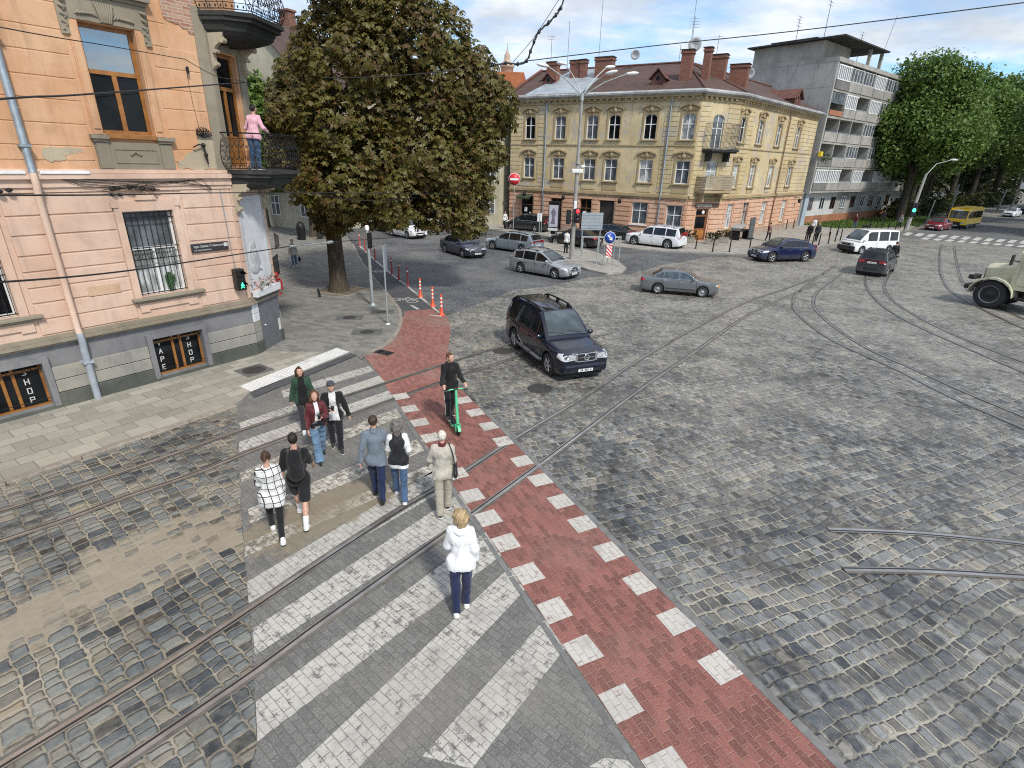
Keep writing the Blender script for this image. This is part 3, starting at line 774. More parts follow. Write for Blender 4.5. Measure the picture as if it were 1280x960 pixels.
m3=MB(MS)
sw=[(1.6+3.6*i,2.8+3.6*i)for i in range(6)]
wall_with_holes(m3,0,24,5.55,UH,[(a,b,6.4,8.7)for a,b in sw],.25,0);wall_with_holes(m3,0,24,0,5.55,[(a,b,2.4,4.6)for a,b in sw],.25,1)
for q in(m2,m3):
 b=len(m.v);m.v+=q.v;m.f+=[tuple(b+i for i in f)for f in q.f];m.mi+=q.mi;m.sm+=q.sm
pA=MA@Vector((UL,0,0));pS=MS@Vector((24,0,0));pB=Vector((UL,18,0))
for a,b in((pS,pB),(pB,pA)):m.add([(a.x,a.y,0),(b.x,b.y,0),(b.x,b.y,UH),(a.x,a.y,UH)],[(0,1,2,3)],0)
wl=m.build('wall',[P_UP,P_LOW,P_PLINTH],bl,fix=False)
m=MB();cB=MCH@Vector((LCH,0,0))
m.prism([(UL,-.5),(.25,-.5),(cB.x+.4,cB.y-.1),(pS.x,pS.y),(pB.x,pB.y)],UH,UH+.35);m.build('roof',P_DARKST,bl)
m=MB(MA)
blockL=[(a-.19,b+.30,1.9,5.0)for a,b in W1]
zz=[1.86,2.24,2.63,2.99,3.36,3.72,4.17,4.60,5.10]
courses(m,UL,-.06,zz,blockL,.028,.034)
m.M=MCH;
m.M=MS;courses(m,.1,24,zz,[(a-.2,b+.2,2.3,4.8)for a,b in sw],.028,.034)
m.M=MCH
for za,zb in zip(zz[:-1],zz[1:]):m.box(-.04,.12,-.04,-.002,za+.015,zb-.015);m.box(LCH-.12,LCH+.03,-.04,-.002,za+.015,zb-.015)
m.build('stucco_courses',P_LOW,bl)
m=MB(MA)
blockU=[(a-.28,b+.32,5.6,9.35)for a,b in W1]
zu=[5.78,6.09,6.56,7.05,7.50,7.98,8.45,8.96,9.45,9.95,10.45,10.95,11.5,12.0,12.6]
courses(m,UL,-.30,zu,blockU+[(a-.3,b+.3,10,12.8)for a,b in W1]+[(-1.0,-.30,8.86,9.93)],.014,.016)
m.build('upper_stucco_courses',P_UP,bl)
m=MB(MA)
def blob(mb,pts,y,n=5,seed=1):
 r=random.Random(seed);P=[]
 for(a,b)in zip(pts,pts[1:]+pts[:1]):
  for i in range(n):
   t=i/n;P.append((a[0]+(b[0]-a[0])*t+r.uniform(-.035,.035),a[1]+(b[1]-a[1])*t+r.uniform(-.035,.035)))
 mb.prism_y(P,y,y+.01)
blob(m,[(-1.08,10.0),(-.18,10.0),(-.22,8.82),(-.62,8.98),(-.95,9.1)],-.0175,6,4)
m.build('bare_brick_patch',P_BRICK,bl)
m=MB(MA)
blob(m,[(-4.15,6.02),(-3.42,6.08),(-3.38,5.98),(-3.75,5.86),(-3.8,5.78),(-4.15,5.78)],-.0185,6,5)
m.build('bare_render_patch',P_RAW,bl);m=MB(MA)
blob(m,[(-.95,6.02),(-.72,6.12),(-.66,6.5),(-.08,6.55),(-.06,5.62),(-1.30,5.62),(-1.3,5.78)],-.0185,6,6)
m.build('bare_render_patch',P_RAW,bl)
m=MB(MA)
for y0,y1,z0,z1 in((-.05,0,5.10,5.20),(-.09,0,5.205,5.38),(-.17,0,5.385,5.50),(-.10,0,5.505,5.60)):
 m.box(UL,.02,y0,y1,z0,z1)
m.M=MCH
for y0,z0,z1 in((-.05,5.10,5.20),(-.09,5.205,5.38)):m.box(.03,LCH-.03,y0,0,z0,z1)
m.M=MS
for y0,z0,z1 in((-.05,5.10,5.20),(-.09,5.205,5.38),(-.17,5.385,5.50)):m.box(.03,24,y0,0,z0,z1)
m.build('belt_cornice',P_LOW,bl)
m=MB(MA);m.box(-7.5,-4.62,-.20,.0,5.502,5.56);m.box(-4.36,-3.42,-.20,.0,5.502,5.56);m.build('white_flashing',M_WHITEMET,bl)
m=MB(MA)
def basecut(mb,z0,z1,proud,seg):
 for p,q in seg:mb.box(p,q,-proud,0,z0,z1,bv=.012)
edges=[UL]+[x for a,b,_,_ in sorted(basement)for x in(a-.14,b+.14)]+[.02]
segs=[(edges[i],edges[i+1])for i in range(0,len(edges),2)]
basecut(m,-.12,.40,.10,segs)
for a,b,_,_ in basement:m.box(a-.14,b+.14,-.10,0,-.12,.09)
m.M=MCH;m.box(.03,.36,-.09,0,-.12,.40);m.box(LCH-.12,LCH,-.09,0,-.12,.40)
m.M=MS;m.box(0,24,-.1,0,-.1,.4)
m.build('stone_base',P_BASE,bl)
m=MB(MA)
basecut(m,.412,.72,.07,segs);basecut(m,.735,1.06,.07,segs)
m.M=MCH;m.box(.03,.36,-.06,0,.412,.72);m.box(.03,.36,-.06,0,.735,1.06)
m.M=MS;m.box(0,24,-.07,0,.412,1.06)
m.build('plinth_courses',P_PLINTH2,bl)
m=MB(MCH);m.box(.035,.36,-.063,0,1.07,1.33,bv=.01);m.box(.035,.36,-.063,0,1.345,1.62,bv=.01);m.build('white_quoins',P_WHITE,bl)
m=MB(MA);m.box(UL,.06,-.16,0,1.665,1.74);m.box(UL,.03,-.10,0,1.745,1.84);m.box(UL,.03,-.09,0,1.60,1.66)
m.M=MCH;m.box(.06,LCH+.02,-.15,0,1.667,1.738);m.box(.04,LCH,-.09,0,1.743,1.838)
m.M=MS;m.box(.06,24,-.15,0,1.665,1.74)
m.build('plinth_ledge',P_GREY,bl)
M_FRSURR=P_PLINTH
M_LETTER=pm('white_lettering',(.6,.59,.56),.5,var=.08)
def letters(mb,word,u,z,h,gap,y):
 """vertical word in block capitals drawn as strokes"""
 G_={'H':[((0,0),(0,1)),((.6,0),(.6,1)),((0,.5),(.6,.5))],'O':[((0,0),(0,1)),((0,1),(.6,1)),((.6,1),(.6,0)),((.6,0),(0,0))],'P':[((0,0),(0,1)),((0,1),(.6,1)),((.6,1),(.6,.5)),((.6,.5),(0,.5))],'A':[((0,0),(.3,1)),((.3,1),(.6,0)),((.13,.4),(.47,.4))],'E':[((0,0),(0,1)),((0,1),(.55,1)),((0,.5),(.45,.5)),((0,0),(.55,0))],'V':[((0,1),(.3,0)),((.3,0),(.6,1))],'S':[((.6,.9),(.3,1)),((.3,1),(0,.8)),((0,.8),(.6,.25)),((.6,.25),(.3,0)),((.3,0),(0,.1))],'C':[((.6,.9),(.3,1)),((.3,1),(0,.7)),((0,.7),(0,.3)),((0,.3),(.3,0)),((.3,0),(.6,.1))],'T':[((0,1),(.6,1)),((.3,1),(.3,0))]}
 for i,ch in enumerate(word):
  for(a,b)in G_.get(ch,[]):
   x0,z0=u+a[0]*h,z-i*gap+a[1]*h;x1,z1=u+b[0]*h,z-i*gap+b[1]*h
   d=Vector((x1-x0,z1-z0));d.normalize();nx,nz=-d.y*h*.085,d.x*h*.085;ex,ez=d.x*h*.06,d.y*h*.06
   mb.add([(x0+nx-ex,y,z0+nz-ez),(x0-nx-ex,y,z0-nz-ez),(x1-nx+ex,y,z1-nz+ez),(x1+nx+ex,y,z1+nz+ez)],[(0,1,2,3)])
for i,(a,b,c,d)in enumerate(basement):
 w=window(bl,MA,a,b,c,d,.12,W_WOOD,GL_DARK,mull=(.42,.58),trans=(.86,),fw=.055,lower_only=False,name='basement_window')
 m=MB(MA);W=b-a
 letters(m,'VAPE',a+.17,c+.84,.13,.235,.125);m.build('lettering',M_LETTER,w);m=MB(MA);letters(m,'SHOP',a+W*.58+.18,c+.84,.13,.235,.125)
 m.build('lettering',M_LETTER,w)
 m=MB(MA)
 m.box(a-.14,a-.002,-.115,.05,c-.04,d+.14,bv=.01);m.box(b+.002,b+.14,-.115,.05,c-.04,d+.14,bv=.01);m.box(a-.002,b+.002,-.113,.05,d+.002,d+.138)
 m.build('surround',P_PLINTH,w)
 m=MB(MA)
 for zz_ in(c+.18,d-.16):m.tube([(a+.02,.03,zz_),(b-.02,.03,zz_)],.009,6)
 for k in range(9):
  u=a+.06+(b-a-.12)*k/8
  m.tube([(u,.03,d-.16),(u,.03,d-.05)],.007,5);m.tube([(u,.03,d-.05),(u+.05,.02,d+.01),(u+.09,.03,d-.05)],.006,5)
 m.build('grille',M_BLACK,w)
for i,(a,b,c,d)in enumerate(lowers):
 w=window(bl,MA,a,b,c,d,.15,W_WHITE,GL_CURT if i==0 else GL_DARK,mull=(.5,),trans=(.56,),fw=.055,lower_only=True,upper=GL_GREY)
 m=MB(MA)
 e=.17
 m.box(a-e,a-.001,-.05,.02,c-.08,d+.22);m.box(b+.001,b+e,-.05,.02,c-.08,d+.22);m.box(a-e,b+e,-.052,.02,d+.001,d+.26)
 m.box(a-e-.04,a-.06,-.075,0,d+.10,d+.26);m.box(b+.06,b+e+.04,-.075,0,d+.10,d+.26)
 m.prism_y([(a+.35,d+.27),(b-.35,d+.27),(b-.42,d+.42),((a+b)/2+.1,d+.40),((a+b)/2,d+.52),((a+b)/2-.1,d+.40),(a+.42,d+.42)],-.09,0)
 m.build('surround',P_LOW,w)
 m=MB(MA);m.box(a-.26,b+.40,-.17,.05,c-.10,c-.02,bv=.012);m.box(a-.22,b+.36,-.11,0,c-.15,c-.102);m.build('sill',P_GREY,w)
 m=MB(MA);m.prism_y([(a-.1,c-.42),(a+.12,c-.42),(a+.12,c-.36),(b-.06,c-.36),(b-.06,c-.42),(b+.2,c-.42),(b+.2,c-.18),(a-.1,c-.18)],-.045,0);m.build('apron',P_LOW,w)
 m=MB(MA)
 for k in range(9):
  u=a+.04+(b-a-.08)*k/8;m.tube([(u,.02,c+.03),(u,.02,d-.03)],.0085,6)
 for zz_ in(c+.05,c+.95,c+1.25,d-.18,d-.04):m.box(a,b,.012,.03,zz_-.012,zz_+.012)
 for k in range(4):
  u=a+.18+(b-a-.36)*k/3
  for sg in(1,-1):
   P=[(u+sg*.085*math.cos(t)*(1-t/9),.018,c+1.10+.13*math.sin(t)*(1-t/9))for t in np.linspace(-1.5,3.6,12)]
   m.tube(P,.0065,5)
 m.build('grille',M_BLACK,w)
 if i==0:
  m=MB(MA);r=random.Random(5)
  m.lathe([(.05,0),(.075,.12)],10,M=Matrix.Translation((b-.38,.10,c+.04)))
  for k in range(26):
   an=r.uniform(0,6.3);h=r.uniform(.12,.42);ex,ey=.16*math.cos(an)*r.random(),.05*math.sin(an)
   p=(b-.38,.10,c+.14);q=(b-.38+ex,.10+ey*.5,c+.14+h);m.add([p,(q[0]-.03,q[1],q[2]-.05),q,(q[0]+.03,q[1],q[2]-.05)],[(0,1,2,3)])
  m.build('pot_plant',pm('pot_plant_leaf',(.05,.11,.04),.6,var=.4,scale=20),w)
for i,(a,b,c,d)in enumerate(uppers):
 w=window(bl,MA,a,b,c,d,.17,W_WOOD,GL_DARK,mull=(.5,),trans=(.58,),fw=.085,lower_only=True,upper=GL_SKY)
 m=MB(MA)
 for s,(p,q)in enumerate(((a-.20,a-.001),(b+.001,b+.20))):
  m.box(p,q,-.04,.06,c-.02,d+.02);m.box(p+.03,q-.03,-.065,-.035,c+.1,d-.05)
 m.build('surround',P_UP,w)
 m=MB(MA)
 m.box(a-.20,b+.20,-.055,.06,d+.022,d+.52);m.box(a-.30,b+.36,-.10,0,d+.525,d+.60);m.box(a-.36,b+.42,-.20,0,d+.605,d+.68);m.box(a-.33,b+.38,-.14,0,d+.685,d+.74)
 cx=(a+b)/2
 for k in range(-3,4):
  m.tube([(cx+k*.032,-.075,d+.04),(cx+k*.045,-.11,d+.25),(cx+k*.056,-.09,d+.42)],[.020,.032,.024],8)
 for sg in(-1,1):
  for k in range(7):
   x0=cx+sg*(.16+.055*k);m.tube([(x0,-.06,d+.13+.012*k),(x0+sg*.07,-.085,d+.20-.01*k),(x0+sg*.11,-.06,d+.16-.005*k)],[.022,.028,.006],6)
  for k in range(5):
   xs=(a-.24)if sg<0 else(b+.24);t=k/4
   m.tube([(xs-.05,-.06,d+.40-.15*k),(xs+.05,-.10+.02*k,d+.36-.15*k),(xs+.03,-.06,d+.30-.15*k)],[.03,.052-.006*k,.02],8)
  m.box((a-.34 if sg<0 else b+.14),(a-.14 if sg<0 else b+.34),-.05,0,d-.30,d+.52)
 for k in range(-2,3):m.ell((cx+k*.085,-.13,d+.63+.03*(k%2)),(.05,.05,.05),n=8)
 m.build('stucco_hood',P_GREY,w)
 m=MB(MA)
 m.box(a-.30,a+.06,-.17,0,c-.12,c-.03);m.box(b-.02,b+.40,-.17,0,c-.12,c-.03);m.box(a-.26,a+.03,-.13,0,c-.18,c-.122);m.box(b+.0,b+.36,-.13,0,c-.18,c-.122)
 m.box(a-.24,b+.32,-.07,0,5.605,c-.182);m.box(a-.22,a+.03,-.095,-.069,5.62,c-.2);m.box(b+.02,b+.30,-.095,-.069,5.62,c-.2)
 for(p,q,r_,s_)in((a+.12,b-.06,5.74,5.765),(a+.12,b-.06,6.05,6.075)):m.box(p,q,-.088,-.069,r_,s_)
 m.box(a+.12,a+.145,-.088,-.069,5.767,6.048);m.box(b-.085,b-.06,-.088,-.069,5.767,6.048)
 for k in range(5):m.ell((cx+(k-2)*.05,-.085,6.0-.03*abs(k-2)),(.035,.03,.03),n=8)
 m.build('apron',P_GREY,w)
 m=MB(MA);m.box(a+.061,b-.021,-.10,.16,c-.10,c-.005);m.build('sill',W_WOOD,w)
for i,(a,b,c,d)in enumerate(tops):window(bl,MA,a,b,c,d,.17,W_WOOD,GL_DARK,fw=.08)
for(a,b)in sw:
 window(bl,MS,a,b,6.4,8.7,.15,W_WOOD,GL_DARK);window(bl,MS,a,b,2.4,4.6,.15,W_WHITE,GL_GREY)
m=MB(MA);m.box(-.28,.0,-.03,0,5.605,9.5);m.M=MCH;m.box(.0,.18,-.05,0,5.6,9.0);m.box(LCH-.30,LCH+.02,-.05,0,5.6,9.0);m.box(.18,LCH-.30,-.04,0,8.62,9.0)
m.build('corner_pilaster',P_GREY,bl)
d_=window(bl,MCH,*chdoor,.14,W_WOOD,GL_DARK,mull=(.5,),trans=(.70,),fw=.09,lower_only=True,name='balcony_door')
m=MB(MCH);m.box(chdoor[0]+.1,(chdoor[0]+chdoor[1])/2-.06,.125,.16,5.72,6.5);m.box((chdoor[0]+chdoor[1])/2+.06,chdoor[1]-.1,.125,.16,5.72,6.5);m.build('door_panel',W_WOOD,d_)
m=MB(MCH);m.box(.14,LCH-.14,-.05,0,2.0,4.86);rl=m.build('relief_panel',P_WHITE,bl)
rl['label']='white relief panel with a figure and a flower box'
m=MB(MCH)
for(p,q,r_,s_)in((.14,.20,2.0,4.86),(LCH-.20,LCH-.14,2.0,4.86)):m.box(p,q,-.075,-.049,r_,s_)
m.tube([(.30,-.055,2.7),(.32,-.06,3.1),(.42,-.06,3.4),(.55,-.06,3.55),(.62,-.06,3.4),(.66,-.06,3.0),(.72,-.06,2.75)],.022,6)
m.ell((.60,-.055,3.42),(.13,.035,.15));m.ell((.62,-.055,3.05),(.2,.04,.3));m.ell((.78,-.055,2.9),(.1,.03,.13));m.ell((.55,-.055,2.72),(.26,.04,.2))
m.tube([(.45,-.06,3.3),(.6,-.07,3.1),(.8,-.06,2.95)],.02,6);m.tube([(.4,-.06,2.9),(.62,-.07,2.75),(.9,-.06,2.6)],.02,6)
m.build('relief_figure',pm('relief_stone',(.45,.45,.45),.8,var=.15,scale=12,bump=.4),rl)
m=MB(MCH);m.box(.12,LCH-.06,-.26,-.08,1.86,2.08,bv=.01);fb=m.build('flower_box',P_WHITE,rl)
r=random.Random(9);m=MB(MCH)
for k in range(150):
 u=r.uniform(.14,LCH-.1);y=r.uniform(-.30,-.07);z=2.1+r.random()**1.5*.32;a_=r.uniform(0,6.3);s_=r.uniform(.02,.045)
 e1=Vector((math.cos(a_),.3*math.sin(a_),math.sin(a_)))*s_;e2=Vector((-math.sin(a_),.8,math.cos(a_)))*s_*.8;p=Vector((u,y,z))
 m.add([p-e1,p-e2,p+e1,p+e2],[(0,1,2,3)],0 if r.random()<.45 else 1)
m.build('flowers',[pm('pink_petals',(.62,.36,.33),.7,var=.3,scale=30),pm('box_leaf',(.07,.10,.04),.7,var=.4,scale=30)],rl)
m=MB(MCH);m.box(.40,LCH-.04,-.075,0,-.06,1.60);m.box(.36,LCH-.0,-.10,-.02,1.602,1.66);hd=m.build('hatch_door',pm('grey_door_paint',(.135,.14,.15),.5,var=.15,scale=4),bl)
m=MB(MCH);m.ell((.55,-.09,.85),(.025,.03,.025));m.build('handle',M_WHITEMET,hd)
m=MB(MCH);m.box(LCH-.22,LCH-.08,-.079,-.074,.45,.85);m.build('notice',pm('torn_paper',(.62,.61,.56),.8,var=.2),hd)
m=MB(MA);m.tube([(-4.48,-.15,13),(-4.48,-.15,5.62),(-4.49,-.20,5.50)],.075,12)
for z in(6.05,8.2,10.3):m.box(-4.58,-4.38,-.24,-.0,z,z+.05)
dp=m.build('drain_pipe',M_ZINC,bl)
m=MB(MA);m.tube([(-4.49,-.20,5.51),(-4.5,-.24,5.3),(-4.5,-.14,5.0),(-4.5,-.14,1.98),(-4.5,-.19,1.80)],.073,12);m.build('pink_pipe',P_LOW,dp)
m=MB(MA);m.tube([(-4.5,-.19,1.81),(-4.5,-.22,1.6),(-4.5,-.16,1.35),(-4.5,-.16,.0)],.080,12);m.box(-4.61,-4.39,-.26,0,1.02,1.07);m.build('foot_pipe',pm('foot_pipe_grey',(.36,.39,.43),.55,.1,var=.2,scale=4),dp)
def balcony(name,zt,zb,out,rail_h,left=-.10,right=LCH+.75,brackets=True):
 m=MB(MCH)
 pl=[(left,0),(left+.02,-out*.55),(left+.35,-out),(right-.4,-out),(right,-out*.5),(right,0)]
 m.prism(pl,zt-.10,zt);m.prism([(p[0]*.97+.02,p[1]*.93)for p in pl],zt-.20,zt-.102);m.prism([(p[0]*.9+.08,p[1]*.82)for p in pl],zt-.30,zt-.202)
 n=5
 for k in range(n):
  t0,t1=k/n,(k+1)/n
  f0,f1=math.cos(t0*1.35)*.80,math.cos(t1*1.35)*.80
  a0=[(p[0]*f0/.8*.9+.08+(1-f0/.8)*.6,p[1]*f0,zt-.30-(zt-.30-zb)*math.sin(t0*1.35))for p in pl];a1=[(p[0]*f1/.8*.9+.08+(1-f1/.8)*.6,p[1]*f1,zt-.30-(zt-.30-zb)*math.sin(t1*1.35))for p in pl]
  for i in range(len(pl)-1):m.add([a0[i],a0[i+1],a1[i+1],a1[i]],[(0,1,2,3)])
 b=m.build('balcony',P_DARKST,bl);b['label']=name
 if brackets:
  for u in(.03,LCH-.12):
   m=MB(MCH)
   m.prism_y([(0,0)],0,0)if False else None
   prof=[(0,zb-.62),(-.10,zb-.60),(-.14,zb-.45),(-.12,zb-.25),(-.22,zb-.08),(-.40,zb+.04),(-.55,zt-.33),(0,zt-.33)]
   T_=Matrix.Translation((u,0,0))@Matrix.Rotation(R(90),4,'Z')
   m.prism_y([(p[0],p[1])for p in prof],-.13,0,M=T_)
   for k,(yy,z_,rr_)in enumerate(((-.14,zb-.5,.06),(-.42,zb+.06,.075),(-.2,zb-.2,.05))):m.tube([(u-.02,yy,z_),(u+.15,yy,z_)],rr_,10)
   m.build('bracket',P_RAW,b)
 m=MB(MCH);zt0=zt+.02
 path=[Vector((p[0],p[1]*1.0,0))for p in pl]
 def bulge(h):return.05+.13*math.sin(min(1,h/.75)*math.pi)
 c=Vector((LCH/2+.2,0,0))
 for a,q in zip(path[:-1],path[1:]):
  L_=(q-a).length;d=(q-a)/L_;nrm=Vector((d.y,-d.x,0));nrm=nrm if nrm.dot((a+q)/2-c)>0 else-nrm
  def pt(s,h):return a+d*s+nrm*(bulge(h)-.10)+Vector((0,0,zt0+h))
  for h,r_ in((.03,.012),(.16,.008),(rail_h-.14,.009),(rail_h,.02)):m.tube([pt(0,h),pt(L_,h)],r_,6)
  nb=max(2,int(L_/.125))
  for k in range(nb+1):
   s=L_*k/nb
   if k%2==0:m.tube([pt(s,h)for h in np.linspace(.03,rail_h,7)],.009,5)
  for k in range(nb):
   s=L_*(k+.5)/nb;w=L_/nb*.62
   for sg in(1,-1):
    for hc,hh in((rail_h*.35,.16),(rail_h*.68,.13)):
     m.tube([pt(min(L_,max(0,s+sg*w*math.sin(t*1.3)*(1-t/5.2))),hc+hh*math.cos(t)*(1-t/7))for t in np.linspace(0,4.4,11)],.0062,4)
   m.ell(pt(s,.09),(.02,.02,.035),n=6)
 m.build('railing',M_BLACK,b)
 return b
balcony('dark first-floor balcony the man stands on',5.60,5.02,1.22,.95)
balcony('dark upper balcony with curly iron railing against the sky',9.42,8.74,1.30,.95,left=-.14,right=LCH+.62)
m=MB(MA);r=random.Random(2)
for k in range(9):
 a_=math.pi*k/8;m.tube([(-.52,-.06,6.42),(-.52+.20*math.cos(a_),-.09,6.48+.14*math.sin(a_)),(-.52+.17*math.cos(a_+.3),-.07,6.58+.10*math.sin(a_))],[.012,.02,.01],5)
m.build('iron_rosette',M_BLACK,bl)
m=MB(MA);m.tube([(-.88,-.10,6.16),(-.72,-.12,6.24),(-.60,-.08,6.22),(-.58,-.12,6.0),(-.54,-.08,5.75)],.018,6);m.ell((-.6,-.1,6.22),(.06,.06,.06));m.ell((-.57,-.1,5.98),(.05,.05,.07));m.build('wall_hook',M_BLACK,bl)
m=MB(MA);m.tube([(-.66,0,8.03),(-.66,-.10,8.05)],.012,6);m.box(-.69,-.63,-.12,-.09,7.92,8.08);m.tube([(-.655,-.02,7.92),(-.64,-.02,7.2),(-.58,-.02,6.6)],.005,4);m.build('cable_bracket',M_BLACK,bl)
m=MB(MA)
r=random.Random(12)
for(u,z)in((-5.15,5.14),(-4.98,5.17),(-3.02,5.14),(-2.9,5.17),(-2.62,5.2),(-2.35,5.14),(-2.1,5.12)):
 m.ell((u,-.15,z),(.07,.06,.045),n=8);m.tube([(u,0,z-.02),(u,-.15,z)],.014,5)
for k in range(7):
 a_,b_=r.uniform(-3.3,-2.6),r.uniform(-2.4,-1.7);m.tube([(a_,-.11,5.12+r.uniform(0,.1)),((a_+b_)/2,-.16,5.16+r.uniform(-.04,.14)),(b_,-.11,5.1+r.uniform(0,.08))],.008,5)
for k in range(4):
 m.tube([(-4.3,-.16,5.48+.01*k),(-3.6,-.11,5.38-.05*k),(-2.9,-.11,5.33-.06*k),(-1.7+.3*k,-.12,5.3+.02*k),(-.6,-.11,5.18-.04*k)],.007,5)
m.build('cable_bundle',M_BLACK,bl)
m=MB(MA);m.tube([(-.33,-.05,5.1),(-.30,-.05,3.4),(-.27,-.05,2.85)],.012,6);m.build('conduit',M_ZINC,bl)
m=MB(MA);m.box(-4.05,-3.35,-.035,-.028,2.63,2.86);m.build('paint_patch',plaster('ochre_touch_up',(.45,.27,.15),(.6,.42,.29),soot=.4),bl)
t=thing('street_name_sign','dark street name plate with white lettering on the pink wall beside the barred window','sign',A0,math.atan2(dL.y,dL.x))
m=MB();m.box(-1.43,-.37,-.075,-.045,3.41,3.655,bv=.012);m.build('plate',pm('dark_plate',(.03,.028,.032),.4,var=.1),t)
def text_obj(name,body,size,loc,rot,mat,parent,ext=.002,align='LEFT',sx=1.0):
 cu=bpy.data.curves.new(name,'FONT');cu.body=body;cu.size=size;cu.extrude=ext;cu.align_x=align
 tmp=bpy.data.objects.new(name+'_tmp',cu);COL.objects.link(tmp)
 dg=bpy.context.evaluated_depsgraph_get();me=bpy.data.meshes.new_from_object(tmp.evaluated_get(dg))
 bpy.data.objects.remove(tmp);bpy.data.curves.remove(cu)
 me.materials.clear();me.materials.append(mat)
 o=bpy.data.objects.new(name,me);COL.objects.link(o);o.parent=parent
 o.location=loc;o.rotation_euler=rot;o.scale=(sx,1,1);return o
text_obj('street_name','вул. Івана Левинського',.092,(-1.36,-.077,3.545),(R(90),0,0),M_LETTER,t,sx=.92)
text_obj('street_name_latin','vul. Ivana Levynskoho',.062,(-1.36,-.077,3.455),(R(90),0,0),M_LETTER,t,sx=.9)
m=MB();m.box(-.50,-.40,-.079,-.0755,3.52,3.62);m.build('crest',M_LETTER,t)
t=thing('pedestrian_signal','black pedestrian signal showing a green walking figure on the pink wall corner','traffic light',A0,math.atan2(dL.y,dL.x))
m=MB();m.box(-.42,-.14,-.30,-.06,2.20,2.84,bv=.02);m.tube([(-.28,-.1,2.72),(-.28,0,2.72)],.02);m.tube([(-.28,-.1,2.3),(-.28,0,2.3)],.02)
m.build('housing',pm('signal_black',(.012,.012,.012),.45),t)
for z in(2.68,2.36):
 m=MB();n=14
 V=[];
 for i in range(n+1):
  a_=math.pi*i/n;V+=[(-.28+.125*math.cos(a_),-.30,z+.125*math.sin(a_)),(-.28+.125*math.cos(a_),-.42,z+.125*math.sin(a_)+.0)]
 m.add(V,[(2*i,2*i+1,2*i+3,2*i+2)for i in range(n)],0,True);m.build('visor',M_BLACK,t)
m=MB();m.lathe([(.105,0),(.10,-.012),(0.001,-.02)],20,ax='y',M=Matrix.Translation((-.28,-.30,2.68)));m.build('red_lens',pm('unlit_lens',(.02,.012,.012),.25),t)
m=MB();m.lathe([(.105,0),(.10,-.012),(0.001,-.02)],20,ax='y',M=Matrix.Translation((-.28,-.30,2.36)));gl=m.build('green_lens',pm('green_lens_off',(.01,.05,.03),.25),t)
m=MB()
q=lambda pts:m.add([(-.28+p[0],-.325,2.36+p[1])for p in pts],[tuple(range(len(pts)))])
m.ell((-.275,-.325,2.43),(.02,.004,.02),n=8)
q([(-.022,.045),(.026,.045),(.022,-.02),(-.02,-.02)]);q([(.02,.04),(.034,.035),(.055,-.01),(.042,-.018)]);q([(-.02,.04),(-.034,.03),(-.052,-.005),(-.04,-.015)])
q([(-.02,-.018),(.002,-.018),(-.038,-.085),(-.06,-.085)]);q([(0,-.018),(.022,-.018),(.056,-.08),(.034,-.088)])
m.build('walking_figure',emis('green_walker',(.05,1.0,.38),3.0),gl)
Y_UP=plaster('yellow_stucco',(.51,.40,.215),(.60,.50,.315),(.30,.24,.16),(.48,.41,.31),.56,soot=.65,scale=.8)
Y_LOW=plaster('salmon_stucco',(.58,.34,.22),(.63,.41,.29),(.36,.24,.17),(.56,.40,.32),.66,soot=.45)
Y_TRIM=plaster('ochre_trim',(.36,.27,.15),(.45,.355,.215),(.20,.15,.10),None,soot=.5)
Y_PLINTH=plaster('stone_plinth',(.33,.24,.18),(.40,.31,.245),(.2,.15,.12),None,soot=.5)
Y_ROOF=pm('brown_roof',(.085,.05,.04),.8,var=.3,scale=1.5,bump=.3)
Y_ROOF2=pm('red_brown_ridge',(.125,.05,.036),.75,var=.3,scale=3)
Y_ZINC=pm('zinc_sheet',(.36,.40,.43),.5,.25,var=.25,scale=1.2)
Y_BRICK=brick('chimney_brick',(.17,.062,.04),(.23,.09,.06),(.25,.2,.17),(.28,.09))
W_BROWN=pm('brown_door',(.20,.075,.025),.5,var=.3,scale=3)
GLY=[GL_DARK,GL_GREY,GL_CURT]
yd1=(YB-YA).normalized();yd2=(YC-YB).normalized();yd3=(YD-YC).normalized()
yb=thing('yellow_building','three-storey yellow and salmon stucco building with brown roof and rounded corner across the junction','building',YA,math.atan2(yd1.y,yd1.x))
yin=local(YA,yd1).inverted()
MF=[Matrix.Identity(4),yin@local(YB,yd2),yin@local(YC,yd3)]
LF=[(YB-YA).length,(YC-YB).length,(YD-YC).length]
H1,HE=3.72,11.15
r3=[2.08,5.18,8.28,10.3,13.45,16.55]
ups=[[(c-.53,c+.53,8.05,9.95)for c in r3],[(1.55,2.75,7.45,9.95)],[(c-.58,c+.58,8.05,9.95)for c in(.95,4.75,9.1,14.2)]]
mids=[[(c-.57,c+.57,4.70,6.48)for c in r3],[(1.55,2.75,4.35,6.5)],[(c-.58,c+.58,4.45,6.3)for c in(.95,4.6,8.9,14.0)]]
lows=[[(1.35,2.65,.15,3.05),(4.6,5.75,.15,3.0),(7.62,8.75,.15,3.1),(9.55,10.95,.15,3.05),(12.62,14.0,1.25,3.08),(15.68,17.0,.85,3.0)],[(1.15,2.55,.15,2.75)],[(c-.6,c+.6,1.0,3.1)for c in(1.2,4.6,9.0,14.4)]]
m=MB()
for k in range(3):
 m.M=MF[k]
 wall_with_holes(m,0,LF[k],H1,HE,ups[k]+mids[k],.22,0);wall_with_holes(m,0,LF[k],0,H1,lows[k],.22,1)
P3=MF[2]@Vector((LF[2],0,0));bk=[Vector((-.0,14,0)),P3+(MF[2].to_3x3()@Vector((0,12,0)))]
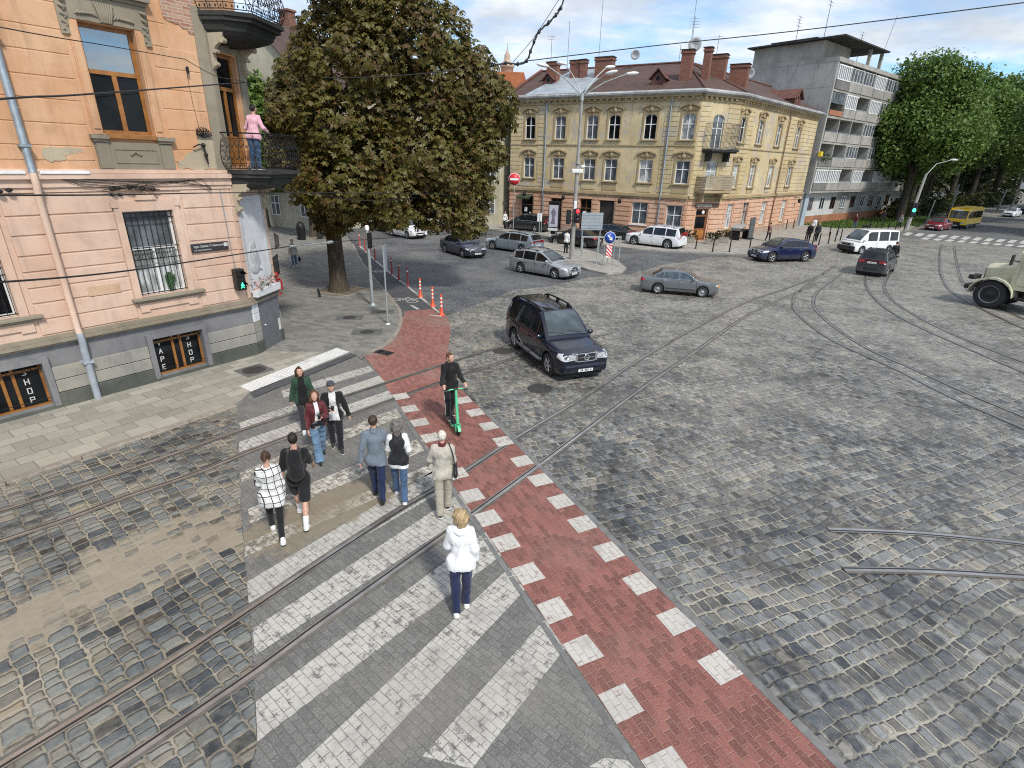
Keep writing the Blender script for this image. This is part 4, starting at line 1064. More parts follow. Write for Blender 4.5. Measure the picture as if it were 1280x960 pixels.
for a,b in((P3,bk[1]),(bk[1],bk[0]),(bk[0],Vector((0,0,0)))):m.add([(a.x,a.y,0),(b.x,b.y,0),(b.x,b.y,HE),(a.x,a.y,HE)],[(0,1,2,3)],0)
m.build('wall',[Y_UP,Y_LOW],yb,fix=False)
m=MB()
zl=[.62,1.02,1.42,1.82,2.22,2.62,3.02,3.40]
for k in range(3):
 m=MB(MF[k]);courses(m,.02,LF[k]-.02,zl,[(a-.12,b+.12,c,d+.15)for a,b,c,d in lows[k]],.06,.10);m.build('rusticated_courses',Y_LOW,yb)
m=MB()
zq=[3.95+.36*i for i in range(21)]
for k,(a,b)in((0,(.02,3.6)),(0,(14.6,LF[0]-.02)),(1,(.05,LF[1]-.05)),(2,(.02,3.0)),(2,(11.2,LF[2]-.02))):
 m=MB(MF[k]);courses(m,a,b,zq,[(p-.3,q+.3,r_-.3,s+.75)for p,q,r_,s in ups[k]+mids[k]],.035,.05);m.build('upper_quoins',Y_UP,yb)
m=MB()
for k in range(3):
 m.M=MF[k]
 hs=[h for h in lows[k]if h[2]<.5]
 e=[0]+[x for h in hs for x in(h[0]-.1,h[1]+.1)]+[LF[k]]
 for i in range(0,len(e),2):m=MB(MF[k]);m.box(e[i],e[i+1],-.11,0,0,.60);m.build('plinth',Y_PLINTH,yb)
m=MB()
for k in range(3):
 m.M=MF[k];L_=LF[k]
 for y0,z0,z1 in((-.10,3.42,3.56),(-.20,3.565,3.68),(-.12,3.685,3.80)):m.box(0,L_,y0,0,z0,z1)
 if k!=1:m.box(0,L_,-.08,0,7.55,7.64)
m.build('belt_cornice',Y_TRIM,yb)
m=MB()
for k in range(3):
 m.M=MF[k];L_=LF[k]
 m.box(0,L_,-.10,0,10.85,11.0);m.box(-.0,L_,-.30,0,11.155,11.28)
 for i in range(int(L_/.55)):m.box(i*.55+.1,i*.55+.3,-.26,0,11.0,11.153)
m.build('cornice',Y_TRIM,yb)
def ring_out(o):
 """outline of the street fronts moved out by o"""
 pts=[]
 n=[Vector((0,-1,0)),MF[1].to_3x3()@Vector((0,-1,0)),MF[2].to_3x3()@Vector((0,-1,0))]
 p=[Vector((0,0,0)),MF[1]@Vector((0,0,0)),MF[2]@Vector((0,0,0)),P3]
 pts.append(p[0]+n[0]*o+Vector((-.25,0,0)))
 for i in(1,2):
  b=(n[i-1]+n[i]).normalized();pts.append(p[i]+b*(o/b.dot(n[i])))
 pts.append(p[3]+n[2]*o+(MF[2].to_3x3()@Vector((.25,0,0))));return pts
m=MB()
for(o0,z0,o1,z1)in((.30,11.29,.58,11.40),(.58,11.40,.60,11.52),(.60,11.52,.50,11.58),(.50,11.58,.30,11.66)):
 a,b=ring_out(o0),ring_out(o1)
 for i in range(3):
  nseg=10
  for s in range(nseg):
   t0,t1=s/nseg,(s+1)/nseg;A=lambda P,t:P[i].lerp(P[i+1],t)
   m.add([(*A(a,t0)[:2],z0),(*A(a,t1)[:2],z0),(*A(b,t1)[:2],z1),(*A(b,t0)[:2],z1)],[(0,1,2,3)])
m.build('eaves',plaster('weathered_zinc',(.30,.305,.30),(.46,.47,.465),(.10,.095,.09),None,soot=.75,scale=1.5),yb)
a=ring_out(.34);b=ring_out(-5.6);c=ring_out(-11.2)
m=MB()
b[0]=b[0]+Vector((.25,0,0));b[3]=b[3]
for i in range(3):
 m.add([(*a[i][:2],11.64),(*a[i+1][:2],11.64),(*b[i+1][:2],14.35),(*b[i][:2],14.35)],[(0,1,2,3)])
 m.add([(*b[i][:2],14.35),(*b[i+1][:2],14.35),(*c[i+1][:2],11.9),(*c[i][:2],11.9)],[(0,1,2,3)])
m.add([(*a[0][:2],11.64),(*b[0][:2],14.35),(*c[0][:2],11.9)],[(0,1,2)]);m.add([(*a[3][:2],11.64),(*c[3][:2],11.9),(*b[3][:2],14.35)],[(0,1,2)])
rf=m.build('roof',Y_ROOF,yb,fix=False)
def roofz(v):return 11.64+(14.35-11.64)*v
m=MB()
def RP(i,t,v,up=.02):
 p=a[i].lerp(a[i+1],t).lerp(b[i].lerp(b[i+1],t),v);return(p.x,p.y,roofz(v)+up)
m.add([RP(0,.10,.0,.03),RP(0,.42,.0,.03),RP(0,.52,.98,.03),RP(0,.24,.98,.03)],[(0,1,2,3)])
m.build('zinc_patch',Y_ZINC,rf)
m=MB();m.tube([RP(0,0,0,.1),RP(0,0,1,.1)],.14,6);m.tube([RP(0,0,1,.05),RP(0,1,1,.05)],.09,6);m.tube([RP(1,0,1,.05),RP(1,1,1,.05)],.09,6);m.tube([RP(2,0,1,.05),RP(2,1,1,.05)],.09,6)
for q in(.0,1.0):m.tube([RP(1,q,0,.05),RP(1,q,1,.05)],.07,6)
m.build('ridge_tiles',Y_ROOF2,rf)
def dormer(i,t,v,w=.9,h=1.0,ln=2.0):
 p=Vector(RP(i,t,v,0));d=(a[i+1]-a[i]).normalized();ang=math.atan2(d.y,d.x)
 M=Matrix.Translation((p.x,p.y,p.z-.1))@Matrix.Rotation(ang,4,'Z')
 m=MB(M);m.prism_y([(-w/2,0),(w/2,0),(w/2,h*.55),(0,h),(-w/2,h*.55)],0,ln)
 m.add([(-w/2-.2,-.2,h*.45),(0,-.2,h*1.12),(0,ln+.3,h*1.12),(-w/2-.2,ln+.3,h*.45)],[(0,1,2,3)]);m.add([(w/2+.2,-.2,h*.45),(0,-.2,h*1.12),(0,ln+.3,h*1.12),(w/2+.2,ln+.3,h*.45)],[(0,3,2,1)])
 for sg in(-1,1):m.tube([(sg*(w/2+.2),-.2,h*.45),(0,-.2,h*1.12)],.07,5)
 o=m.build('dormer',Y_ROOF2,rf)
 m=MB(M);m.lathe([(.26,0),(.20,-.04),(.19,.01)],16,ax='y',cap=False);[None];m.v=[tuple(M@Vector((0,0,h*.5))-M@Vector((0,0,0))+Vector(v))for v in m.v]
 m.build('round_window',pm('dormer_ring',(.2,.1,.08),.7),o)
 m=MB(M@Matrix.Translation((0,0,h*.5)));m.lathe([(.19,-.02),(.001,-.02)],14,ax='y',cap=False);m.build('pane',GL_DARK,o)
dormer(0,.795,.18,1.05,1.15);dormer(0,.17,.42,.9,.9);dormer(2,.62,.05,1.5,1.3,3.4)
def chimney(p,w,d):
 zt=p.z;M=Matrix.Translation((p.x,p.y,0))
 m=MB(M);m.box(-w/2,w/2,-d/2,d/2,11.9,zt-.2);m.box(-w/2-.07,w/2+.07,-d/2-.07,d/2+.07,zt-.198,zt-.05);m.box(-w/2-.02,w/2+.02,-d/2-.02,d/2+.02,zt-.048,zt+.05)
 o=m.build('chimney',Y_BRICK,rf);m=MB(M);m.box(-w/2-.10,w/2+.10,-d/2-.10,d/2+.10,zt+.052,zt+.10)
 for k in range(max(1,int(w/.5))):m.box(-w/2+.1+k*.5,-w/2+.4+k*.5,-.12,.12,zt+.10,zt+.16)
 m.build('chimney_cap',pm('soot_cap',(.05,.042,.038),.9),o);return M
for(qx,qy,ds,w,d)in((692,79,57,1.05,.7),(722,77,57,1.15,.7),(730.5,76,56.5,.5,.6),(757,73,55.5,1.6,.8),(861,64,51.5,.85,.7),(886.5,61,52,.55,.6),(900,70,54,1.25,.8),(926,82,56,1.45,.9)):
 q_=yb.matrix_basis.inverted()@D(qx,qy,ds)if False else yin@D(qx,qy,ds);chimney(q_,w,d)
def aer(i,t,v,h,nb=0):
 m=MB();p=Vector(RP(i,t,v,0));m.tube([p,p+Vector((0,0,h))],.025,5)
 for k in range(nb):m.tube([p+Vector((-.45,0,h-.15-.22*k)),p+Vector((.45,0,h-.15-.22*k))],.015,4)
 m.build('roof_aerial',pm('aerial_grey',(.28,.30,.32),.5,.5),rf)
aer(0,.22,.85,4.2);aer(0,.09,.9,3.2,2);aer(0,.42,1,5.8);aer(1,.5,1,6.2);aer(1,.8,1,3.4,4);aer(2,.25,1,2.8,2);aer(0,.95,1,1.4)
for(i,t,v,z,s)in((1,.74,.9,1.5,.55),(1,.98,.9,1.7,.38),(2,.36,.55,.9,.45),(0,.68,.95,.9,.4)):
 p=Vector(RP(i,t,v,0));M=Matrix.Translation(p+Vector((0,-.5,z)))@Matrix.Rotation(R(25),4,'Z')@Matrix.Rotation(R(20),4,'X')
 m=MB(M);m.lathe([(.02,.10),(s*.5,.04),(s,-.10),(s*.98,-.12),(s*.48,.01),(.01,.06)],20,ax='y',cap=False);m.tube([(0,.08,0),(0,.5,-.3)],.025,6);m.tube([(0,.06,-s*.9),(0,-.5,0)],.014,5);m.build('satellite_dish',pm('dish_white',(.6,.62,.62),.5),rf)
def surround(M,a_,b_,c_,d_,w,seg=True):
 m=MB(M);e=.13
 m.box(a_-e,a_-.001,-.06,.0,c_-.02,d_);m.box(b_+.001,b_+e,-.06,.0,c_-.02,d_)
 cx=(a_+b_)/2;hw=(b_-a_)/2+.26
 n=12;top=[];bot=[]
 for i in range(n+1):
  t=-1+2*i/n;z=d_+.36+.26*math.cos(t*1.45)+(.07 if abs(t)>.86 else 0)
  top.append((cx+t*hw,z+.12));bot.append((cx+t*hw,z))
 m.prism_y(top+bot[::-1],-.20,0)
 m.prism_y([(a_-e,d_+.001),(b_+e,d_+.001)]+[(p[0],p[1]-.01)for p in bot[::-1]],-.05,0)
 m.ell((cx,-.11,d_+.36),(.19,.07,.21),n=10);m.ell((cx,-.14,d_+.60),(.12,.07,.09),n=8)
 for sg in(-1,1):
  m.tube([(cx+sg*.22,-.08,d_+.24),(cx+sg*.42,-.09,d_+.34),(cx+sg*.55,-.08,d_+.20)],[.05,.06,.03],6);m.ell((cx+sg*hw*.95,-.13,d_+.42),(.08,.07,.09),n=8)
 m.build('surround',Y_TRIM,w)
 m=MB(M);m.box(a_-.22,b_+.22,-.17,.05,c_-.10,c_-.012);m.box(a_-.16,b_+.16,-.09,0,c_-.16,c_-.102);m.build('sill',Y_TRIM,w)
r=random.Random(8)
for k in range(3):
 for j,(p,q,c_,d_)in enumerate(ups[k]):
  w=window(yb,MF[k],p,q,c_,d_,.11,W_WHITE,r.choice(GLY),(.5,),(.60,),.06,arch=.32,wallmat=Y_UP,name='arched_window');
  if k!=1:surround(MF[k],p,q,c_,d_,w)
 for j,(p,q,c_,d_)in enumerate(mids[k]):
  w=window(yb,MF[k],p,q,c_,d_,.11,W_WHITE,r.choice([GL_GREY,GL_CURT,GL_CURT]),(.5,),(.62,),.065);
  if k!=1:surround(MF[k],p,q,c_,d_,w)
  m=MB(MF[k]);m.box(p-.1,q+.1,-.045,0,3.95,c_-.2);m.build('apron',Y_TRIM if j%2 else Y_UP,w)
 for j,(p,q,c_,d_)in enumerate(lows[k]):
  if c_<.5:
   if k==1:continue
   w=window(yb,MF[k],p,q,c_,d_,.16,W_WOODD if j!=3 else M_BLACK,GL_DARK if j!=3 else pm('roller_shutter',(.035,.03,.028),.5,var=.2,scale=12),()if j in(0,3)else(.5,),(.72,)if j!=3 else(),.08,name='shop_door')
   m=MB(MF[k]);m.box(p-.12,q+.12,-.5,.1,-.02,.13);m.build('step',Y_PLINTH,w)
   m=MB(MF[k]);m.prism_y([(p-.1,d_+.02),(q+.1,d_+.02),(q+.1,d_+.24),((p+q)/2+.14,d_+.27),((p+q)/2+.1,d_+.42),((p+q)/2-.1,d_+.42),((p+q)/2-.14,d_+.27),(p-.1,d_+.24)],-.075,0);m.build('lintel',Y_LOW,w)
   if j in(0,2):
    m=MB(MF[k]);m.box(p+.3,p+.62,.185-.06,.145,1.6,2.0);m.box(q-.45,q-.2,.125,.145,1.3,1.55);m.build('poster',M_WHITEMET,w)
  else:
   w=window(yb,MF[k],p,q,c_,d_,.12,W_WHITE if not(k==2 and j==1)else W_WOODD,GL_GREY if k!=2 else GL_CURT,(.5,),(.62,),.06)
   m=MB(MF[k]);m.prism_y([(p-.1,d_+.02),(q+.1,d_+.02),(q+.1,d_+.22),((p+q)/2+.14,d_+.25),((p+q)/2+.1,d_+.36),((p+q)/2-.1,d_+.36),((p+q)/2-.14,d_+.25),(p-.1,d_+.22)],-.075,0);m.build('lintel',Y_LOW,w)
   m=MB(MF[k]);m.box(p-.14,q+.14,-.14,.06,c_-.10,c_-.012);m.build('sill',Y_TRIM if k else W_WHITE,w)
m=MB(MF[0]);m.add([(1.25,-.02,3.25),(2.75,-.02,3.25),(2.75,-.9,2.95),(1.25,-.9,2.95)],[(0,1,2,3)]);m.box(1.25,2.75,-.91,-.89,2.80,2.96);m.build('awning',pm('dark_green_awning',(.045,.06,.035),.7),yb)
p,q,c_,d_=lows[1][0]
dr=window(yb,MF[1],p,q,c_,d_,.14,W_BROWN,GL_DARK,(),(.78,.35),.14,name='street_door')
m=MB(MF[1]);m.box(p+.14,q-.14,.12,.16,c_+.14,c_+.85);m.build('door_panel',pm('varnished_panel',(.40,.16,.035),.45,var=.25,scale=3),dr)
m=MB(MF[1]);m.box(p-.3,q+.3,-.9,.1,-.02,.13);m.build('step',Y_PLINTH,dr)
m=MB(MF[1]);m.box(p-.28,q+1.0,-.13,-.03,d_+.12,d_+.45);sgn=m.build('sign_board',pm('sign_brown',(.14,.08,.06),.6),dr)
M_=MF[1]@Matrix.Translation((p-.15,-.14,d_+.17))
o=text_obj('sign_text','ШТРУДЕЛЬ',.30,M_.to_translation(),(M_@Matrix.Rotation(R(90),4,'X')).to_euler(),M_LETTER,sgn,.01,sx=1.0)
m=MB(MF[1]);m.lathe([(.16,0),(.15,-.03),(.001,-.03)],14,ax='y',M=Matrix.Translation(((p+q)/2+.2,.1,2.45)));m.build('house_number',M_WHITEMET,dr)
def ybalc(name,z,l,r_,out,grid_):
 m=MB(MF[1]);m.box(l,r_,-out,0,z-.16,z);m.box(l+.1,r_-.1,-out+.12,0,z-.26,z-.162)
 for u in(l+.5,r_-.5):m.prism_y([(0,0)]*0 or[(-.1,z-.9),(.1,z-.9),(.1,z-.26),(-.1,z-.26)],-out*.55,0,M=Matrix.Translation((u,0,0)))
 b=m.build('balcony',P_DARKST if grid_ else Y_TRIM,yb);b['label']=name
 m=MB(MF[1]);hh=1.05
 if grid_:
  for seg in(((l,-out+.03),(r_,-out+.03)),((l+.02,-out),(l+.02,0)),((r_-.02,-out),(r_-.02,0))):
   a_,b_=Vector((*seg[0],0)),Vector((*seg[1],0));L_=(b_-a_).length;nn=int(L_/.13)
   for i in range(nn+1):
    pnt=a_.lerp(b_,i/nn);m.tube([(pnt.x,pnt.y,z),(pnt.x,pnt.y,z+1.9)],.012,4)
   for h in(.05,1.0,1.88):m.tube([(a_.x,a_.y,z+h),(b_.x,b_.y,z+h)],.02,5)
  m.build('railing',pm('grey_iron',(.13,.13,.125),.6,.3),b)
 else:
  for i in range(8):
   zz_=z+.05+i*.13
   m.box(l,r_,-out,-out+.04,zz_,zz_+.11);m.box(l,l+.04,-out+.041,0,zz_,zz_+.11);m.box(r_-.04,r_,-out+.041,0,zz_,zz_+.11)
  m.box(l-.05,r_+.05,-out-.04,-out+.08,z+1.09,z+1.15)
  m.build('parapet',plaster('old_board',(.30,.25,.17),(.40,.34,.24),(.14,.11,.08),None,soot=.6),b)
ybalc('railed upper balcony at the rounded corner',7.38,.75,3.75,1.1,True)
ybalc('boarded lower balcony over the street door',4.25,.55,3.65,1.15,False)
for k,u in((0,3.8),(0,15.05),(2,11.0)):
 m=MB(MF[k]);m.tube([(u,-.14,11.2),(u,-.12,3.9),(u,-.26,3.7),(u,-.26,3.4),(u,-.14,3.2),(u,-.14,.3)],.065,8);m.build('drain_pipe',M_ZINC if k==0 else pm('rusty_pipe',(.22,.12,.08),.7),yb)
for k,u,z in((0,1.95,3.45),(0,6.1,3.35),(0,11.6,3.35),(2,17.3,3.2)):
 m=MB(MF[k]);m.tube([(u,0,z),(u,-.5,z+.05),(u,-.5,z-.1)],.025,6);m.lathe([(.10,0),(.16,-.05),(.16,-.32),(.08,-.4)],8,M=Matrix.Translation((u,-.5,z-.05)));m.tube([(u-.6,-.08,z+.1),(u+.7,-.08,z+.02)],.012,4);m.build('wall_lantern',M_BLACK,yb)
AP=G(1003,284);da=Vector((.77,.64,0)).normalized()
A_CON=plaster('grey_concrete',(.32,.31,.29),(.41,.395,.37),(.13,.125,.115),None,soot=.7,scale=.5)
A_CON2=plaster('pale_concrete',(.30,.285,.255),(.42,.40,.36),(.20,.19,.18),None,soot=.55,scale=.7)
A_DARK=plaster('dark_loggia_plaster',(.16,.155,.145),(.22,.21,.2),(.12,.12,.12),None,soot=.4)  # darker plaster, picked at random for some balcony fronts
A_RED=plaster('brick_red_base',(.33,.14,.08),(.40,.19,.11),(.2,.1,.07),None,soot=.4)
A_WHITE=plaster('whitewash',(.53,.52,.50),(.60,.59,.57),(.35,.36,.37),None,soot=.3)
ab=thing('apartment_block','five-storey grey concrete apartment block with balconies and a flat canopy on its roof','building',AP,math.atan2(da.y,da.x))
LA,HA,DP=34.0,16.4,12.0
m=MB()
m.box(0,LA,1.35,DP,3.9,HA-.0);m.box(.3,LA,.9,DP,.0,3.898)
m.build('wall',[A_CON],ab)
m=MB();m.box(-.28,0,-.05,DP,3.6,HA+.35);m.box(-.26,0,.6,DP,0,3.598)
for z in(6.5,9.1,11.7,14.1):m.box(-.29,-.281,-.05,DP,z,z+.02)
for y in(2.2,5.5,8.8):m.box(-.288,-.281,y,y+.02,3.6,HA+.3)
m.build('gable_wall',A_CON,ab)
m=MB();m.box(-.2,LA,.82,.9,.0,1.05);m.box(-.32,.28,.82,DP*.6,0,.9);m.build('brick_base',A_RED,ab)
m=MB();m.box(1.4,9.5,.84,.9,1.055,3.7);m.build('whitewashed_wall',A_WHITE,ab)
m=MB();m.box(.35,1.3,.5,.95,.1,3.6);m.build('entrance_glazing',pm('pale_blue_panel',(.38,.44,.48),.4,var=.2),ab)
fl=[3.9,6.45,8.95,11.45,13.95]
m=MB()
for z in fl:m.box(-.0,LA,-.05,1.35,z-.22,z)
m.box(-.3,LA+.2,-.12,DP,HA+.002,HA+.40)
for u in np.arange(0,LA+.1,3.4):
 m.box(u-.08 if u>0 else 0,u+.08,0,1.35,3.9,HA)
m.build('floor_slab',A_CON2,ab)
for j,z in enumerate(fl):
 for i in range(10):
  u=i*3.4+.08;w=3.24;rr_=random.Random(j*17+i)
  kind=[['bars','bars','open','bars','open'],['plant','dark','glazed','open','glazed'],['open','dark','open','glazed','open'],['rail','bars','open','bars','glazed'],['bars','glazed','glazed','bars','glazed']][j][i%5]
  m=MB()
  if kind=='rail':
   m.box(u,u+w,-.12,-.06,z+.05,z+.55)
   b=m.build('balcony_front',A_RED,ab);m=MB()
   for k in range(14):m.tube([(u+w*(k+.5)/14,-.09,z+.55),(u+w*(k+.5)/14,-.09,z+1.15)],.014,4)
   m.box(u,u+w,-.11,-.07,z+1.15,z+1.2);m.build('railing',M_BLACK,b);window(b,Matrix.Identity(4),u+.1,u+w-.1,z+1.2,z+2.2,-.02,M_ZINC,GL_GREY,(.2,.4,.6,.8),(),.04)
   continue
  m.box(u,u+w,-.12,-.06,z+.02,z+.95)
  b=m.build('balcony_front',[A_CON2,A_DARK,P_BASE][rr_.choice([0,0,0,1])],ab)
  if kind=='bars':
   m=MB()
   for k in range(7):m.box(u+w*k/7+.05,u+w*k/7+.20,-.14,-.02,z+.9,z+2.2)
   m.box(u,u+w,-.15,-.01,z+.86,z+.95);m.box(u,u+w,-.15,-.01,z+2.12,z+2.24);m.build('white_slats',M_WHITEMET,b)
   m=MB();m.add([(u,.05,z+.95),(u+w,.05,z+.95),(u+w,.05,z+2.15),(u,.05,z+2.15)],[(0,1,2,3)]);m.build('pane',GL_DARK,b)
  elif kind=='glazed':
   window(b,Matrix.Identity(4),u+.02,u+w-.02,z+.96,z+2.24,-.08,W_WHITE,GL_GREY,(.25,.5,.75),(),.05)
  else:
   window(b,Matrix.Identity(4),u+.4,u+1.7,z+.8,z+2.15,1.28,W_WHITE,GL_CURT,(.5,),(),.06);window(b,Matrix.Identity(4),u+2.0,u+2.8,z+.1,z+2.15,1.28,W_WHITE,GL_DARK,(),(.6,),.06,name='balcony_door')
   if kind=='plant':
    m=MB()
    for k in range(160):
     p=Vector((u+rr_.uniform(0,w*.8),-.2+rr_.uniform(-.3,.15),z+.55+rr_.random()*.75));s_=rr_.uniform(.06,.12);e1=Vector((rr_.uniform(-1,1),rr_.uniform(-1,1),rr_.uniform(-.3,1)))*s_;e2=Vector((rr_.uniform(-1,1),rr_.uniform(-1,1),rr_.uniform(-1,1)))*s_
     m.add([p-e1,p-e2,p+e1,p+e2],[(0,1,2,3)])
    m.build('plants',pm('balcony_plants',(.05,.085,.03),.7,var=.5,scale=8),b)
   m=MB();m.box(u,u+w,-.14,-.05,z+.951,z+1.02);m.build('rail',M_ZINC,b)
for i in range(9):
 u=1.9+i*3.1
 window(ab,Matrix.Identity(4),u,u+1.3,1.7,3.1,.80,W_WHITE if i%2 else W_WOODD,GL_DARK if i%3 else GL_GREY,(.5,),(),.07)
m=MB();m.box(-.0,6.5,1.8,9.5,HA+.4,HA+2.1);pn=m.build('penthouse',A_CON2,ab)
m=MB();m.box(-.8,11.5,-.4,10,HA+2.1,HA+2.24);m.box(.5,5,3,8,HA+2.24,HA+2.6);m.build('canopy',P_DARKST,ab)
m=MB()
for u in(7.9,11.2):
 for y in(.2,6):m.box(u,u+.3,y,y+.3,HA+.4,HA+2.1)
m.build('canopy_post',A_CON2,ab)
for(u,y,h)in((2,3,6.5),(4,7,5.5),(14,4,5),(20,5,4.5)):
 m=MB();m.tube([(u,y,HA+.3),(u,y,HA+h)],.04,5)
 for k in range(4):m.tube([(u-.6,y,HA+h-.3*k),(u+.6,y,HA+h-.3*k)],.02,4)
 m.build('roof_aerial',pm('aerial_grey',(.28,.3,.32),.5),ab)
m=MB();m.tube([(15,2,HA),(17.5,2,HA+7)],.04,5)
m.build('roof_aerial',pm('aerial_grey',(.28,.3,.32),.5),ab)
m=MB();m.box(-.45,-.1,-.5,-.1,7.4,7.9,bv=.05);m.build('yellow_box',pm('yellow_plastic',(.75,.55,.03),.5),ab)
def house(name,label,o,ang,w,d,h,wmat,rmat,ridge=3.0,rows=3,cols=3,gable=True,zb=0):
 t=thing(name,label,'house',o,ang)
 m=MB();m.box(0,w,0,d,zb,h)
 if gable:m.prism_y([(0,h+.002),(w,h+.002),(w/2,h+ridge)],0,d)
 m.build('wall',wmat,t)
 m=MB()
 if gable:
  for x0,x1,z0,z1 in((-.3,w/2,h-.25,h+ridge+.15),(w+.3,w/2,h-.25,h+ridge+.15)):
   m.add([(x0,-.3,z0),(x1,-.3,z1),(x1,d+.3,z1),(x0,d+.3,z0)],[(0,1,2,3)]);m.add([(x0,-.3,z0-.16),(x1,-.3,z1-.16),(x1,-.3,z1),(x0,-.3,z0)],[(0,1,2,3)])
 else:
  m.add([(-.3,-.3,h),(w+.3,-.3,h),(w+.3,d*.5,h+ridge),(-.3,d*.5,h+ridge)],[(0,1,2,3)]);m.add([(-.3,d*.5,h+ridge),(w+.3,d*.5,h+ridge),(w+.3,d,h),(-.3,d,h)],[(0,1,2,3)]);m.box(-.3,w+.3,-.4,0,h-.3,h)
 rf=m.build('roof',rmat,t)
 m=MB();m.box(w*.3,w*.3+1.1,d*.4,d*.4+.8,h,h+ridge+1.6);m.box(w*.3-.1,w*.3+1.2,d*.4-.1,d*.4+.9,h+ridge+1.6,h+ridge+1.75);m.build('chimney',Y_BRICK,rf)
 for j in range(rows):
  for i in range(cols):
   u=(i+.5)*w/cols-.55;z=1.1+j*(h-1)/rows
   window(t,Matrix.Identity(4),u,u+1.1,z,z+1.7,-.04,W_WHITE,GL_GREY,(.5,),(.6,),.07)
 return t
house('gable_house','pale house with a bare gable partly hidden by the tree beside the orange building',Vector((-26.5,53,0)),R(-28),11,12,11.5,plaster('beige_gable',(.42,.38,.28),(.50,.46,.36),(.27,.24,.2),(.45,.26,.18),.66,soot=.4),Y_ROOF,4.6)
house('cream_house','narrow cream house between the chestnut tree and the yellow building',YA+Vector((-4.6,2.6,0))-yd1*.3,math.atan2(yd1.y,yd1.x),4.5,10,10.3,plaster('pale_cream',(.52,.47,.32),(.58,.54,.40),(.4,.35,.25),None,soot=.3),Y_ZINC,1.5,3,2,False)
t=house('street_house','dull yellow house at the end of the side street behind the big tree',Vector((-17.5,71,0)),R(-8),14,10,12,plaster('dull_yellow',(.44,.38,.25),(.50,.44,.31),(.3,.26,.2),None,soot=.3),Y_ROOF,3,3,5,False)
t=thing('church_tower','small church turret above a red roof far behind the yellow building','tower',D(630,290,95).xy.to_3d())
m=MB();m.box(-3.2,3.5,-2,8,0,15.2);m.build('nave_wall',pm('blue_grey_wall',(.30,.36,.42),.8),t)
m=MB();m.prism_y([(-3.5,15.202),(3.8,15.202),(2.6,18.6),(-1.9,18.6)],-2.3,8);m.build('roof',pm('orange_tiles',(.40,.13,.05),.8,var=.25,scale=3),t)
m=MB();m.v=[];m.lathe([(1.0,18.0),(.95,19.4),(1.15,19.5),(1.0,19.9),(.6,20.3),(.42,20.6),(.45,21.1),(.2,21.5),(.06,22.0),(.02,22.8)],10);m.build('turret',pm('pink_stone',(.48,.34,.26),.8),t)
M_TYRE=pm('tyre_rubber',(.022,.022,.023),.8,var=.3,scale=10)
M_RIM=pm('alloy_rim',(.46,.47,.48),.32,.75,var=.2,scale=10)
M_RIMD=pm('dark_hub',(.03,.03,.032),.5,.4)
M_TRIM=pm('black_trim',(.02,.02,.021),.5,var=.2)
M_CHROME=pm('chrome',(.66,.67,.69),.14,.95,var=.05)
M_LAMP=pm('headlamp_glass',(.62,.65,.68),.08,.25,var=.12,scale=14,coat=1.0)
M_TAIL=pm('tail_lamp_red',(.35,.012,.015),.15,var=.25,scale=14,coat=1.0)
M_AMBER=pm('amber_lamp',(.6,.22,.02),.2,coat=1.0)
M_PLATE=pm('number_plate',(.72,.72,.70),.4,var=.06)
M_PLTXT=pm('plate_ink',(.03,.03,.035),.5)
M_UNDER=pm('underbody',(.012,.012,.012),.85)
G_CAR=glass('tinted_car_glass',(.008,.009,.010),.6,.02)
G_SCR=glass('windscreen_glass',(.045,.055,.058),.9,.02)
def interp(x,pts):
 if x<=pts[0][0]:return pts[0][1]
 for(a,b),(c,d)in zip(pts[:-1],pts[1:]):
  if x<=c:return b+(d-b)*((x-a)/(c-a)if c>a else 0)
 return pts[-1][1]
def sm(x,pts):
 """smooth interpolation through control points"""
 if x<=pts[0][0]:return pts[0][1]
 for(a,b),(c,d)in zip(pts[:-1],pts[1:]):
  if x<=c:
   t=(x-a)/(c-a)if c>a else 0;t=t*t*(3-2*t)*.6+t*.4;return b+(d-b)*t
 return pts[-1][1]
